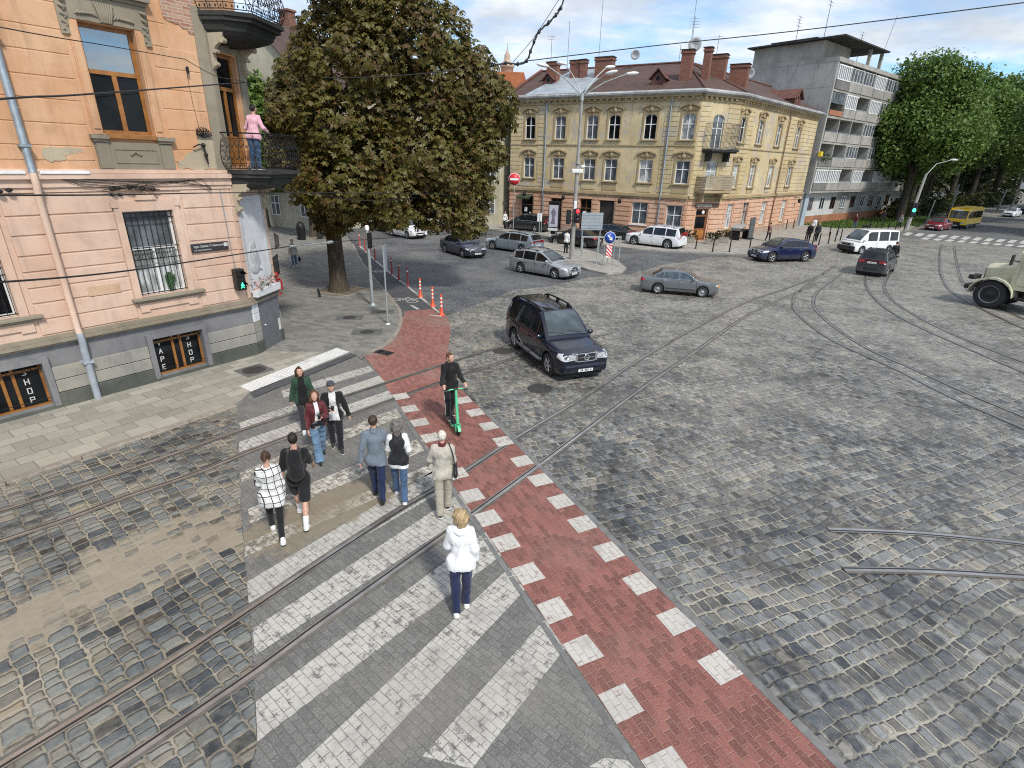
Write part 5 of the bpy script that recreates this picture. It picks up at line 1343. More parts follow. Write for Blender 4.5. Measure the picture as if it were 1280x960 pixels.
def wheel(parent,x,y,r,w,side,rim='alloy',steer=0.0):
 wo=bpy.data.objects.new('wheel',None);COL.objects.link(wo);wo.parent=parent;wo.location=(x,y,r);wo.empty_display_size=.1
 wo.rotation_euler=(0,0,steer)
 m=MB();h=w/2
 m.lathe([(r*.62,-h*.9),(r*.80,-h),(r*.95,-h*.9),(r,-h*.55),(r*1.005,0),(r,h*.55),(r*.95,h*.9),(r*.80,h),(r*.62,h*.9)],26,ax='y',cap=False)
 m.build('tyre',M_TYRE,wo)
 m=MB();s=side;ro=r*.64
 m.lathe([(ro,-h*.85),(ro,h*.85)],22,1,ax='y',cap=False)
 f=s*h*.80
 m.lathe([(ro*1.0,f),(ro*.93,f+s*.012),(ro*.90,f-s*.02)],22,0,ax='y',cap=False)
 m.lathe([(ro*.95,f-s*.09),(.001,f-s*.09)],18,1,ax='y',cap=False)
 if rim=='alloy':
  for k in range(5):
   a=2*math.pi*k/5
   for da_ in(-.12,.12):
    c0,s0=math.cos(a+da_*.5),math.sin(a+da_*.5);c1,s1=math.cos(a+da_*1.4),math.sin(a+da_*1.4)
    m.tube([(c0*.04,f-s*.015,s0*.04),(c1*ro*.93,f-s*.005,s1*ro*.93)],[.030*r/.35,.022*r/.35],5)
  m.lathe([(r*.14,f-s*.04),(r*.13,f+s*.01),(.001,f+s*.015)],12,0,ax='y',cap=False)
 elif rim=='steel':
  m.lathe([(ro*.92,f-s*.02),(ro*.6,f-s*.05),(ro*.35,f-s*.01),(.001,f)],16,0,ax='y',cap=False)
  for k in range(8):
   a=2*math.pi*k/8;m.ell((math.cos(a)*ro*.72,f-s*.03,math.sin(a)*ro*.72),(.03,.012,.03),1,6)
 elif rim=='dark':
  m.lathe([(ro*.9,f-s*.03),(ro*.5,f-s*.08),(ro*.3,f),(.001,f+s*.02)],14,1,ax='y',cap=False)
 m.build('rim',[M_RIM,M_RIMD],wo)
 return wo
def car(label,loc,heading,S,col,cat='car',group=None,name='car',cmat=None):
 t=thing(name,label,cat,(loc.x,loc.y,S.get('z',0.0)),math.atan2(heading[1],heading[0]),group)
 L,W,H=S['L'],S['W'],S['H'];hl=L/2;t.scale=(S.get('sc',.92),)*3
 g=S.get('g',.2);r=S['r'];xf,xr=S['xf'],S['xr'];belt=S['belt']
 top=S['top']
 mat_=cmat or paint('lacquer_'+S['key'],col,S.get('rough',.3),S.get('metal',0.0),S.get('dirt',.25))
 sh=S.get('nose',.16);tl=S.get('tail',.10)
 def hw(x):
  u=max(0,(x-(hl-.75))/.75);v=max(0,(-x-(hl-.6))/.6)
  return W/2*(1-sh*u*u-tl*v*v)
 Ra=r*1.17
 xs=set(np.linspace(-hl,hl,34).tolist())
 for xa in(xf,xr):
  for k in range(13):xs.add(xa+Ra*math.cos(math.pi*k/12))
  xs.add(xa+Ra+.004);xs.add(xa-Ra-.004)
 for e in(.02,.06,.12):xs.add(hl-e);xs.add(-hl+e)
 xs=sorted(x for x in xs if-hl-1e-6<=x<=hl+1e-6)
 def zbot(x):
  for xa in(xf,xr):
   if abs(x-xa)<=Ra+1e-6:return max(g,r+math.sqrt(max(0,Ra*Ra-(x-xa)**2)))
  e=max(0,(x-(xf+Ra))/(hl-xf-Ra))if x>0 else max(0,(-x-(Ra-xr))/(hl-Ra+xr))
  return g+e*e*S.get('rise',.10)
 def ring(x):
  zb=zbot(x);zt=sm(x,top);zs=min(sm(x,belt),zt-.05)
  w_=hw(x)
  u=max(0,(abs(x)-(hl-.14))/.14);dz=S.get('roundz',.07)*u*u;zt-=dz;zs-=dz
  zs=max(zs,zb+.06);zt=max(zt,zs+.03)
  ins=1-.05*u*u
  return[(w_*.93*ins,zb),(w_*.985*ins,zb+.10*(zs-zb)),(w_*ins,zb+.42*(zs-zb)),(w_*.99*ins,zb+.80*(zs-zb)),(w_*.965*ins,zs),(w_*.90*ins,zs+.55*(zt-zs)),(w_*.72*ins,zt-.012),(w_*.36*ins,zt),(0,zt+.006)]
 P=[]
 for x in xs:
  h=ring(x);P.append([(x,-y,z)for y,z in h]+[(x,y,z)for y,z in h[-2::-1]])
 m=MB();m.grid(P)
 for i in(0,-1):m.add(P[i],[tuple(range(len(P[i])))])
 C=S['cab'];(xrb,zrb),(xrr,zrr),(xrf,zrf),(xc,zc)=C
 tb=S.get('tumble',.17);wb=W/2*S.get('cabw',.94);zb0=S['zb0'];Hc=max(zrr,zrf)-zb0
 roofpts=[(xrb,zrb),(xrr,zrr),((xrr+xrf)/2+S.get('roofpk',0),max(zrr,zrf)+S.get('crown',.03)),(xrf,zrf),(xc,zc)]
 def zr(x):
  if x<xrr:return interp(x,[(xrb,zrb),(xrr,zrr)])+(S.get('rearbulge',.0)*math.sin(math.pi*(x-xrb)/(xrr-xrb))if xrr>xrb else 0)
  if x>xrf:return interp(x,[(xrf,zrf),(xc,zc)])+.035*math.sin(math.pi*(x-xrf)/(xc-xrf))
  return sm(x,[(xrr,zrr),((xrr+xrf)/2,max(zrr,zrf)+S.get('crown',.03)),(xrf,zrf)])
 def wbx(x):
  k=max(0,(x-xrf)/(xc-xrf));q=max(0,(xrr-x)/(xrr-xrb))if xrr>xrb else 0
  return min(wb*(1-.05*k*k-.04*q*q),hw(x)*.985)
 def yside(x,z):return wbx(x)-tb*max(0,(z-zb0))/Hc
 def cring(x):
  h=zr(x)-zb0;z1=zb0+h*.90
  y0,y1=wbx(x),yside(x,z1)
  y2=y1-.045-.03*min(1,max(0,h)/Hc);
  return[(y0,zb0-.06),(y0,zb0),((y0+y1)/2+.01,zb0+h*.45),(y1,z1),(y2,zb0+h*.975),(y2*.6,zb0+h+.012),(0,zb0+h+.02)]
 cx=sorted(set(np.linspace(xrb,xrr,6).tolist()+np.linspace(xrr,xrf,12).tolist()+np.linspace(xrf,xc,8).tolist()))
 P=[]
 for x in cx:
  h=cring(x);P.append([(x,-y,z)for y,z in h]+[(x,y,z)for y,z in h[-2::-1]])
 m.grid(P)
 for i in(0,-1):m.add(P[i],[tuple(range(len(P[i])))])
 body=m.build('body',mat_,t)
 try:
  me=body.data;me.set_sharp_from_angle(angle=R(38))
 except Exception:pass
 m=MB();m.box(-hl*.95,hl*.95,-W/2+.24,W/2-.24,g*.8,max(.5,belt[0][1]*.7))
 for xa in(xf,xr):m.box(xa-Ra*.98,xa+Ra*.98,-W/2+.20,W/2-.20,g+.1,r+Ra*.92)
 m.build('underbody',M_UNDER,t)
 for xa in(xf,xr):
  for s in(-1,1):wheel(t,xa,s*(W/2-.115),r,S.get('tw',.22),s,S.get('rim','alloy'),S.get('steer',0)if xa==xf else 0)
 def roofz_at(x,y):
  h=cring(x)
  pts=sorted((q[0],q[1])for q in h[3:]);return interp(abs(y),pts)
 def patch(x0,x1,f0,f1,nm,mat2,up=.012,nx=7,ny=9):
  G_=[]
  for i in range(nx+1):
   x=x0+(x1-x0)*i/nx;k=f0+(f1-f0)*i/nx
   yw=cring(x)[4][0]*k
   G_.append([(x+(.010 if x>0 else-.010),yw*(-1+2*j/ny),roofz_at(x,yw*(-1+2*j/ny))+up)for j in range(ny+1)])
  mm=MB();mm.grid(G_);o=mm.build(nm,mat2,t);return o
 ws=patch(xrf+.03,xc-(xc-xrf)*.10,.93,.95,'windscreen',G_SCR)
 m=MB()
 for yb_,ye in((-.1,-.55),(.45,.0)):
  xa_,xb_=xc-(xc-xrf)*.12,xc-(xc-xrf)*.22
  m.tube([(xa_,yb_*wb*1.4,roofz_at(xa_,yb_*wb*1.4)+.03),(xb_,ye*wb*1.4,roofz_at(xb_,ye*wb*1.4)+.03)],.010,4)
 m.build('wipers',M_TRIM,t)
 if xrr-xrb>.12 and not S.get('norear'):patch(xrb+(xrr-xrb)*.12,xrr-.03*(xrr-xrb>.3),.90,.92,'rear_window',G_CAR)
 for(x0,x1)in S['win']:
  for s in(-1,1):
   n=10;G_=[]
   for i in range(n+1):
    x=x0+(x1-x0)*i/n;z0=zb0+S.get('sillz',.045);z1=max(z0+.012,zb0+(zr(x)-zb0)*.90-.035)
    G_.append([(x,s*(yside(x,z0+(z1-z0)*j/4)+.013),z0+(z1-z0)*j/4)for j in range(5)])
   mm=MB();mm.grid(G_);mm.build('side_window',S.get('gmat',G_CAR),t)
 if S.get('chromeline'):
  for s in(-1,1):
   x0,x1=S['win'][0][0],S['win'][-1][1]
   mm=MB();mm.tube([(x,s*(yside(x,zb0+.02)+.012),zb0+.03)for x in np.linspace(x0,x1,8)]+[],.012,5)
   mm.tube([(x,s*(yside(x,zb0+(zr(x)-zb0)*.9)+.012),zb0+(zr(x)-zb0)*.90-.02)for x in np.linspace(x0,x1,12)],.010,5)
   mm.build('window_trim',M_CHROME,t)
 def surf(x,q,s,off=.006):
  h=ring(x);i=int(q);f=q-i;i=min(i,len(h)-2);a,b=h[i],h[i+1]
  return(x,s*(a[0]+(b[0]-a[0])*f+off),a[1]+(b[1]-a[1])*f)
 m=MB()
 for x in S['seams']:
  for s in(-1,1):m.tube([surf(x,q,s,.001)for q in(.6,1.2,2,2.6,3.2,4)],.008,4)
 m.build('door_seams',M_TRIM,t)
 for x in S['seams'][1:]:
  for s in(-1,1):
   p=surf(x+.13,3.3,s,.02);mm=MB();mm.box(p[0]-.09,p[0]+.09,p[1]-.015,p[1]+.015,p[2]-.015,p[2]+.015,bv=.008);mm.build('door_handle',M_CHROME if S.get('chromeline')else mat_,t)
 if S.get('mould'):
  for s in(-1,1):
   mm=MB()
   a,b=xr+Ra+.03,xf-Ra-.03
   mm.tube([surf(x,S['mould'],s,.008)for x in np.linspace(a,b,8)],.022,6);mm.build('side_moulding',M_TRIM if not S.get('mouldchrome')else M_CHROME,t)
 m=MB()
 for s in(-1,1):
  a,b=xr+Ra+.01,xf-Ra-.01
  m.grid([[surf(x,q,s,.007)for q in(0,.35,.8,S.get('sillq',1.0))]for x in np.linspace(a,b,6)])
  if S.get('cladding'):
   for xa in(xf,xr):
    Pp=[]
    for k in range(13):
     an=math.pi*k/12
     Pp.append([(xa+rr*math.cos(an),s*(hw(xa)*.985+.016),r+rr*math.sin(an))for rr in(Ra*.985,Ra*1.13)])
    m.grid(Pp)
 m.build('sill_cladding',M_TRIM if S.get('cladding')or S.get('darksill')else mat_,t)
 for s in(-1,1):
  xm=xc-(xc-xrf)*.34;p=(xm,s*(wb+.10),zb0+.10)
  mm=MB();mm.ell(p,(.08,.12,.085),0,10);mm.tube([(xm,s*(wb-.02),zb0+.03),(xm,s*(wb+.06),zb0+.07)],.025,6);mm.build('mirror',S.get('mirmat')or mat_,t)
 def ysurf(x,z):
  h=sorted((b,a)for a,b in ring(x));return interp(z,h)
 def lamp_grid(sg,s,zc_,lw,lh,ld):
  rows=[];xe=sg*hl;yo=ring(xe)[3][0]*.97
  for i in range(5):rows.append([(xe+sg*.018,s*(yo-lw+(lw-.04)*i/4),zc_+lh*(j/4-.5)*(.72+.28*i/4))for j in range(5)])
  for i in range(5):
   x=xe-sg*(.015+(ld-.03)*i/4);k=1-.45*i/4
   rows.append([(x+sg*.004,s*(ysurf(x,zc_+lh*(j/4-.5)*k+lh*.12*i/4)+.020),zc_+lh*(j/4-.5)*k+lh*.12*i/4)for j in range(5)])
  return rows
 zh=S['zh'];hwf=hw(hl-.12)
 for s in(-1,1):
  lw,lh,ld=S.get('lamp',(.42,.16,.42))
  mm=MB();mm.grid(lamp_grid(1,s,zh,lw,lh,ld));ho=mm.build('headlight',S.get('lampmat',M_LAMP),t)
  mm=MB();r_=min(lh*.36,.075)
  for k in(.30,.68):mm.lathe([(r_,hl+.012),(r_*.8,hl+.020),(.001,hl+.012)],12,ax='x',M=Matrix.Translation((0,s*(hw(hl)*.95-.03-lw*k*.8),zh)),cap=False)
  mm.build('lamp_reflector',M_CHROME,ho)
  if S.get('amber'):
   mm=MB();mm.grid([[(p[0]+.006,p[1]+s*.006,p[2])for p in row]for row in lamp_grid(1,s,zh,lw,lh,ld)[4:8]]);mm.build('indicator',M_AMBER,ho)
  tw_,th_,zt_=S.get('taill',(.30,.16,.85))
  hr=hw(-hl+.1)
  mm=MB();mm.grid(lamp_grid(-1,s,zt_,tw_,th_,.26));mm.build('tail_light',M_TAIL,t)
 gz,gw,gh=S.get('grille',(.62,.8,.18))
 m=MB();
 m.box(hl-.12,hl+.012,-gw/2,gw/2,gz-gh/2,gz+gh/2,bv=.02);gr=m.build('grille',M_TRIM,t)
 if S.get('gchrome'):
  mm=MB()
  for z_ in(gz+gh/2,gz-gh/2):mm.tube([(hl+.004,-gw/2,z_),(hl+.016,0,z_),(hl+.004,gw/2,z_)],.016,6)
  for k in range(S.get('gbars',2)):
   z_=gz-gh/2+gh*(k+1)/(S.get('gbars',2)+1);mm.tube([(hl+.013,-gw/2+.03,z_),(hl+.017,gw/2-.03,z_)],.007,5)
  mm.build('chrome_bars',M_CHROME,gr)
 if S.get('emblem'):
  mm=MB();er=S['emblem']
  mm.tube([(hl+.03,er*math.cos(a),gz+er*math.sin(a))for a in np.linspace(0,2*math.pi,17)],er*.2,6,cap=False);mm.box(hl+.012,hl+.035,-er*1.3,er*1.3,gz-er*.2,gz+er*.2);mm.build('emblem',M_CHROME,gr)
 m=MB();bz=g+.05
 m.box(hl-.10,hl+.018,-W*.30,W*.30,bz+.06,bz+.06+S.get('intake',.13),bv=.02);m.build('lower_intake',M_TRIM,t)
 if S.get('foglights',1):
  for s in(-1,1):
   mm=MB();mm.lathe([(.06,hl-.10),(.055,hl+.004),(.001,hl+.008)],10,ax='x',M=Matrix.Translation((-.025,s*W*.36,bz+.12)),cap=False);mm.build('fog_light',M_LAMP,t)
 for(x_,z_,sg)in((hl,S.get('platez',bz+.13),1),(-hl,S.get('rplatez',.75),-1)):
  mm=MB();mm.box(min(x_,x_+sg*.035),max(x_,x_+sg*.035),-.26,.26,z_-.056,z_+.056,0,bv=.006)
  for k in range(8):
   if k in(2,6):continue
   mm.box(min(x_+sg*.036,x_+sg*.037),max(x_+sg*.036,x_+sg*.037),-.19+k*.05,-.19+k*.05+.032,z_-.033,z_+.033,1)
  mm.build('number_plate',[M_PLATE,M_PLTXT],t)
 m=MB();m.grid([[(-x_,y_,z_)for(x_,y_,z_)in[(hl+.012-.10*abs(j/6)**3,hw(-hl+.12)*j/6*.99,S.get('rbump',.42)+dz_)for j in range(-6,7)]]for dz_ in(-.09,0,.09)]);m.build('rear_bumper',M_TRIM if S.get('cladding')or S.get('darksill')else mat_,t)
 if S.get('rails'):
  for s in(-1,1):
   mm=MB();a,b=xrr+.1,xrf-.15
   pp=[(x,s*(cring(x)[4][0]-.02),zr(x)+.0+S['rails']*(1 if 0<i<8 else.1))for i,x in enumerate(np.linspace(a,b,9))]
   mm.tube(pp,S.get('railr',.022),6)
   for i in(1,4,7):mm.box(pp[i][0]-.07,pp[i][0]+.07,pp[i][1]-.03,pp[i][1]+.03,pp[i][2]-S['rails']-.04,pp[i][2])
   mm.build('roof_rail',S.get('railmat',M_TRIM),t)
 if S.get('extra'):S['extra'](t,locals())
 return t
def scale_profile(L,H,spec):pass
def S_suv(key,L=4.8,W=1.85,H=1.8,**k):
 h=L/2
 d=dict(key=key,L=L,W=W,H=H,r=.38,g=.24,xf=h-.88,xr=-h+1.02,belt=[(-h,.95),(-h+.5,1.02),(0,1.02),(h-1.3,1.0),(h-.2,.86),(h,.80)],top=[(-h,1.06),(-h+.3,1.10),(h-1.5,1.10),(h-1.25,1.09),(h-.5,1.02),(h-.12,.94),(h,.88)],zb0=1.04,cab=[(-h+.03,1.12),(-h+.30,H-.06),(h-2.05,H-.03),(h-1.22,1.08)],win=[(-h+.42,-h+1.25),(-h+1.33,-.12),(-.02,h-1.62)],seams=[h-1.42,-.07,-h+1.28],zh=.84,lamp=(.42,.20,.45),grille=(.80,.80,.24),taill=(.20,.38,1.02),rplatez=.92,rbump=.50,tumble=.20)
 d.update(k);return d
def S_wagon(key,L=4.6,W=1.8,H=1.48,**k):
 h=L/2
 d=dict(key=key,L=L,W=W,H=H,r=.325,g=.17,xf=h-.88,xr=-h+1.0,belt=[(-h,.84),(-h+.6,.90),(0,.89),(h-1.4,.86),(h-.25,.70),(h,.62)],top=[(-h,.90),(-h+.3,.95),(h-1.5,.96),(h-1.15,.93),(h-.5,.82),(h-.12,.73),(h,.66)],zb0=.90,cab=[(-h+.05,.98),(-h+.42,H-.10),(h-2.15,H-.02),(h-1.10,.92)],win=[(-h+.50,-h+1.12),(-h+1.20,-.18),(-.08,h-1.52)],seams=[h-1.35,-.13,-h+1.35],zh=.67,lamp=(.40,.15,.50),grille=(.56,.7,.12),taill=(.26,.22,.90),rplatez=.62,rbump=.40,tumble=.20,crown=.04)
 d.update(k);return d
def S_sedan(key,L=4.5,W=1.75,H=1.44,**k):
 h=L/2
 d=dict(key=key,L=L,W=W,H=H,r=.31,g=.17,xf=h-.85,xr=-h+1.02,belt=[(-h,.84),(-h+.6,.90),(0,.88),(h-1.4,.85),(h-.25,.70),(h,.62)],top=[(-h,.93),(-h+.25,.99),(-h+.9,1.0),(h-1.5,.95),(h-1.2,.92),(h-.5,.82),(h-.12,.73),(h,.66)],zb0=.89,cab=[(-h+.58,.98),(-h+1.30,H-.05),(h-2.05,H-.02),(h-1.15,.92)],win=[(-h+.98,-h+1.42),(-h+1.48,-.14),(-.05,h-1.55)],seams=[h-1.35,-.10,-h+1.40],zh=.67,lamp=(.38,.14,.45),grille=(.60,.62,.13),taill=(.34,.17,.84),rplatez=.62,rbump=.42,tumble=.21,crown=.03)
 d.update(k);return d
M_RUB=M_TRIM
def pos_from_wheels(pr,pf,heading,S,side):
 """car centre from the rear and front wheel contact points on the seen side (side +1 = left wheels)"""
 h=Vector((heading[0],heading[1],0)).normalized();l=Vector((-h.y,h.x,0))
 mid=(pr+pf)/2;return mid-h*((S['xf']+S['xr'])/2*S.get('sc',.92))-l*side*(S['W']/2-.06)*S.get('sc',.92),(h.x,h.y)
def ex_suv(t,L_):
 mat_=L_['mat_'];hl=L_['hl'];W=L_['W']
 for s in(-1,1):
  mm=MB();mm.tube([(-1.0,s*(W/2-.04),.40),(-.9,s*(W/2+.06),.41),(.95,s*(W/2+.06),.41),(1.05,s*(W/2-.04),.40)],.055,8);mm.build('running_board',pm('step_grey',(.15,.16,.17),.5,.4),t)
  mm=MB();mm.tube([L_['surf'](x,1.55,s,.012)for x in np.linspace(-.95,1.0,6)],.022,6);mm.build('side_trim',M_CHROME,t)
 mm=MB()
 for s in(-1,1):
  mm.box(hl-.10,hl+.03,min(s*.30,s*.40),max(s*.30,s*.40),.70,.97,bv=.02)
 mm.build('grille_pillars',M_CHROME,t)
 mm=MB();mm.box(hl-.2,hl+.05,-W*.40,W*.40,.43,.60,bv=.05);mm.build('bumper',mat_,t)
 mm=MB();mm.box(-1.9,.3,-.42,.42,1.795,1.83,bv=.01);mm.build('sunroof',G_CAR,t)
S=S_suv('offroader',4.78,1.83,1.84,rails=.085,railr=.032,emblem=.085,gchrome=1,gbars=1,cladding=False,darksill=True,lamp=(.40,.20,.34),zh=.85,grille=(.83,.62,.25),extra=ex_suv,sc=.94,dirt=.03,rough=.25,win=[(-1.98,-1.15),(-1.05,-.12),(0,.80)],sillq=1.3,crown=.02,nose=.13)
p,h=pos_from_wheels(G(642.5,434.5),G(686,470),(.385,-.923),S,-1)
car('black off-roader with roof rails driving towards the zebra crossing',p,h,S,(.003,.0055,.017),group='cars on the junction')
S=S_wagon('estate_front',4.56,1.80,1.50,gchrome=1,gbars=0,emblem=.06,rails=.03,chromeline=0)
p,h=pos_from_wheels(G(649.5,340.8),G(694,349.2),(.77,-.64),S,-1)
car('silver estate car in front of the lamp post, heading for the camera',p,h,dict(S,metal=.55),(.42,.44,.46),group='cars on the junction')
S=S_wagon('estate_rear',4.77,1.82,1.50,rails=.03,chromeline=1)
p,h=pos_from_wheels(G(648,316.3),G(619,312.2),(-.80,.60),S,1)
car('light blue silver estate car driving away, seen from behind its left side',p,h,dict(S,metal=.5),(.33,.39,.44),group='cars on the junction')
S=S_sedan('blue_sedan',4.55,1.73,1.43,gchrome=1,chromeline=0)
p,h=pos_from_wheels(G(558,316),G(577,321.8),(.57,-.82),S,-1)
car('dark navy saloon coming round under the chestnut tree',p,h,S,(.006,.009,.028),group='cars on the junction')
S=S_sedan('old_saloon',4.35,1.70,1.40,r=.30,lamp=(.42,.15,.20),lampyaw=4,amber=1,grille=(.66,.7,.14),mould=1.7,rim='steel',darksill=True,nose=.05,tail=.04,roundz=.03,belt=[(-2.2,.86),(-1.5,.90),(0,.88),(.9,.86),(2.0,.80),(2.2,.78)],top=[(-2.2,.98),(-1.9,1.0),(-1.3,1.0),(.75,.94),(1.0,.93),(1.7,.88),(2.1,.84),(2.2,.82)],cab=[(-1.62,.98),(-.98,1.36),(.25,1.37),(1.0,.93)],win=[(-1.30,-.92),(-.86,-.08),(.02,.74)],seams=[.98,-.03,-.95],zh=.70,gmat=G_SCR,taill=(.36,.2,.80),chromeline=1,tumble=.16)
p,h=pos_from_wheels(G(821,368),G(877,371.3),(.965,-.262),S,-1)
car('old grey-blue saloon driving right across the middle of the cobbles',p,h,dict(S,metal=.35,dirt=.3,sc=.87),(.15,.158,.165),group='cars on the junction')
S=S_suv('white_crossover',4.3,1.8,1.56,r=.33,g=.18,zb0=.94,top=[(-2.15,.98),(.6,1.0),(.9,.98),(1.65,.90),(2.03,.80),(2.15,.74)],belt=[(-2.15,.88),(0,.93),(.9,.90),(1.9,.74),(2.15,.66)],cab=[(-2.1,1.0),(-1.75,1.46),(.1,1.53),(1.0,.98)],win=[(-1.65,-1.0),(-.92,-.12),(-.02,.6)],seams=[.9,-.07,-1.0],zh=.72,lamp=(.4,.1,.4),grille=(.5,.9,.12),taill=(.26,.14,.86),rplatez=.7)
p=G(511,297)
car('white crossover partly hidden by the lowest chestnut leaves',p+Vector((-.3,.6,0)),(.72,-.69),S,(.74,.75,.76),group='cars on the junction')
S2=S_sedan('dark_saloon_back',4.4,1.72,1.42)
car('dark saloon waiting in the shade behind the white crossover',G(484,292)+Vector((0,1.5,0)),(.72,-.69),S2,(.02,.022,.026),group='cars on the junction')
S=S_suv('people_carrier',4.8,1.86,1.66,r=.33,g=.17,zb0=.98,top=[(-2.4,1.0),(.5,1.06),(.9,1.04),(1.8,.90),(2.28,.76),(2.4,.70)],belt=[(-2.4,.92),(0,.96),(1.0,.92),(2.1,.74),(2.4,.66)],cab=[(-2.36,1.02),(-2.0,1.50),(.25,1.63),(1.45,1.02)],win=[(-1.9,-1.15),(-1.05,-.12),(0,1.0)],seams=[1.1,-.06,-1.1],zh=.74,lamp=(.4,.16,.5),grille=(.52,.8,.14),chromeline=1,z=.12)
p,h=pos_from_wheels(G(670,291,.12),G(638,286.5,.12),(-.83,.56),S,1)
car('black people carrier parked on the kerb at the left end of the yellow building',p+Vector((0,.3,0)),h,S,(.010,.011,.012),group='cars parked by the yellow building')
S=S_sedan('brown_saloon',4.6,1.78,1.46,chromeline=0,taill=(.42,.17,.86))
p,h=pos_from_wheels(G(729,310.2),G(694.5,306),(-.84,.54),S,1)
car('dark brown saloon passing behind the lamp post',p,h,S,(.016,.012,.010),group='cars parked by the yellow building')
S=S_sedan('dark_saloon',4.8,1.84,1.46,chromeline=1,taill=(.42,.17,.88))
p,h=pos_from_wheels(G(772,302),G(741,298),(-.84,.54),S,1)
car('black saloon behind the grey information board',p,h,S,(.012,.012,.014),group='cars parked by the yellow building')
S=S_suv('white_suv',4.93,1.95,1.74,r=.39,g=.22,cladding=False,chromeline=1,rails=.05,railmat=M_CHROME,taill=(.18,.55,1.12),lamp=(.42,.13,.4),z=.08)
p,h=pos_from_wheels(G(832,311.3,.08),G(793,306.5,.08),(-.80,.60),S,1)
car('white seven-seat SUV parked on the kerb in front of the yellow building',p,h,S,(.76,.77,.78),group='cars parked by the yellow building')
S=S_suv('blue_coupe_suv',4.9,2.0,1.70,r=.39,g=.22,chromeline=1,gchrome=1,gbars=1,emblem=.09,cab=[(-2.25,1.14),(-.95,1.62),(.25,1.66),(1.28,1.08)],win=[(-1.55,-1.0),(-.92,-.08),(.02,.85)],seams=[1.05,-.03,-1.0],top=[(-2.45,1.06),(-2.2,1.14),(-1.6,1.12),(1.0,1.10),(1.25,1.08),(1.95,.98),(2.33,.88),(2.45,.82)],belt=[(-2.45,.98),(-1.8,1.06),(0,1.02),(1.1,1.0),(2.25,.82),(2.45,.76)],rearbulge=.10,grille=(.74,.9,.24),zh=.80)
p,h=pos_from_wheels(G(1005,327.5),G(963.7,328),(-.965,-.262),S,1)
car('dark blue coupe-backed SUV turning in front of the bollards',p,h,S,(.006,.010,.05),group='cars on the junction')
S=S_suv('grey_suv',4.6,1.85,1.66,r=.36,g=.21,cladding=True,taill=(.34,.18,1.0),rails=.04)
car('dark grey SUV seen from behind in front of the white van',G(1092,345)+Vector((.9,1.35,0)),(.66,.75),S,(.030,.030,.032),group='cars on the junction')
h_=2.42
S=dict(key='white_van',L=4.84,W=1.88,H=1.98,r=.33,g=.2,xf=h_-.85,xr=-h_+1.0,belt=[(-h_,1.02),(1.2,1.02),(1.9,.92),(h_,.78)],top=[(-h_,1.12),(1.2,1.12),(1.6,1.10),(2.2,.92),(h_,.84)],zb0=1.06,cab=[(-h_+.02,1.12),(-h_+.12,1.92),(.95,1.94),(1.95,1.04)],win=[(-2.15,-1.25),(-1.1,-.05),(.15,1.15)],seams=[1.25,.08,-1.15],zh=.82,lamp=(.34,.2,.4),grille=(.74,.9,.12),taill=(.14,.4,1.1),rplatez=.9,rbump=.5,tumble=.12,cabw=.975,rim='steel',darksill=True,nose=.10)
p,h=pos_from_wheels(G(1111,316.6),G(1073.4,318.3),(-.955,-.296),S,1)
v=car('white passenger van with a black bumper stopped by the bollards',p,h,S,(.76,.77,.77),'van',name='van')
m=MB();m.box(2.3,2.47,-.88,.88,.28,.66,bv=.05);m.build('front_bumper',M_TRIM,v)
S=S_sedan('red_saloon',4.5,1.78,1.44)
car('dark red car driving beside the yellow bus',G(1170,288.5)+Vector((1.0,1.2,0)),(-.80,-.60),S,(.20,.012,.02),group='cars far down the avenue')
S=S_sedan('white_far_saloon',4.6,1.8,1.46)
car('white car coming down the far avenue at the right edge',G(1262,271.5)+Vector((1.0,1.0,0)),(-.80,-.60),S,(.70,.72,.74),group='cars far down the avenue')
S=S_suv('far_dark',4.6,1.84,1.64)
car('dark SUV following the white car far down the avenue',G(1277,268)+Vector((3,3,0)),(-.80,-.60),S,(.03,.032,.035),group='cars far down the avenue')
bp_=G(1193,286)
t=thing('bus','yellow city minibus coming down the tree-lined avenue','bus',bp_+Vector((2.6,2.2,0)),math.atan2(-.62,-.785));t.scale=(.84,)*3
BY=paint('bus_yellow',(.86,.55,.02),.35,0,.3)
m=MB();L2,W2,H2=3.6,1.12,2.75
prof=[(-L2,.45),(-L2,2.55),(-L2+.2,H2),(L2-.5,H2),(L2-.12,2.5),(L2+.10,1.25),(L2+.12,.45)]
m.prism_y(prof,-W2,W2);b=m.build('body',BY,t)
m=MB();m.box(-L2+.3,L2-.4,-W2+.15,W2-.15,H2,H2+.10,bv=.04);m.box(-1,.4,-.6,.6,H2+.1,H2+.22,bv=.04);m.build('roof',pm('bus_roof_yellow',(.72,.5,.10),.5),t)
m=MB();m.prism_y([(L2-.10+.012,2.46),(L2+.07+.012,1.36),(L2+.055,1.36),(L2-.12,2.46)],-W2+.1,W2-.1);m.build('windscreen',G_SCR,t)
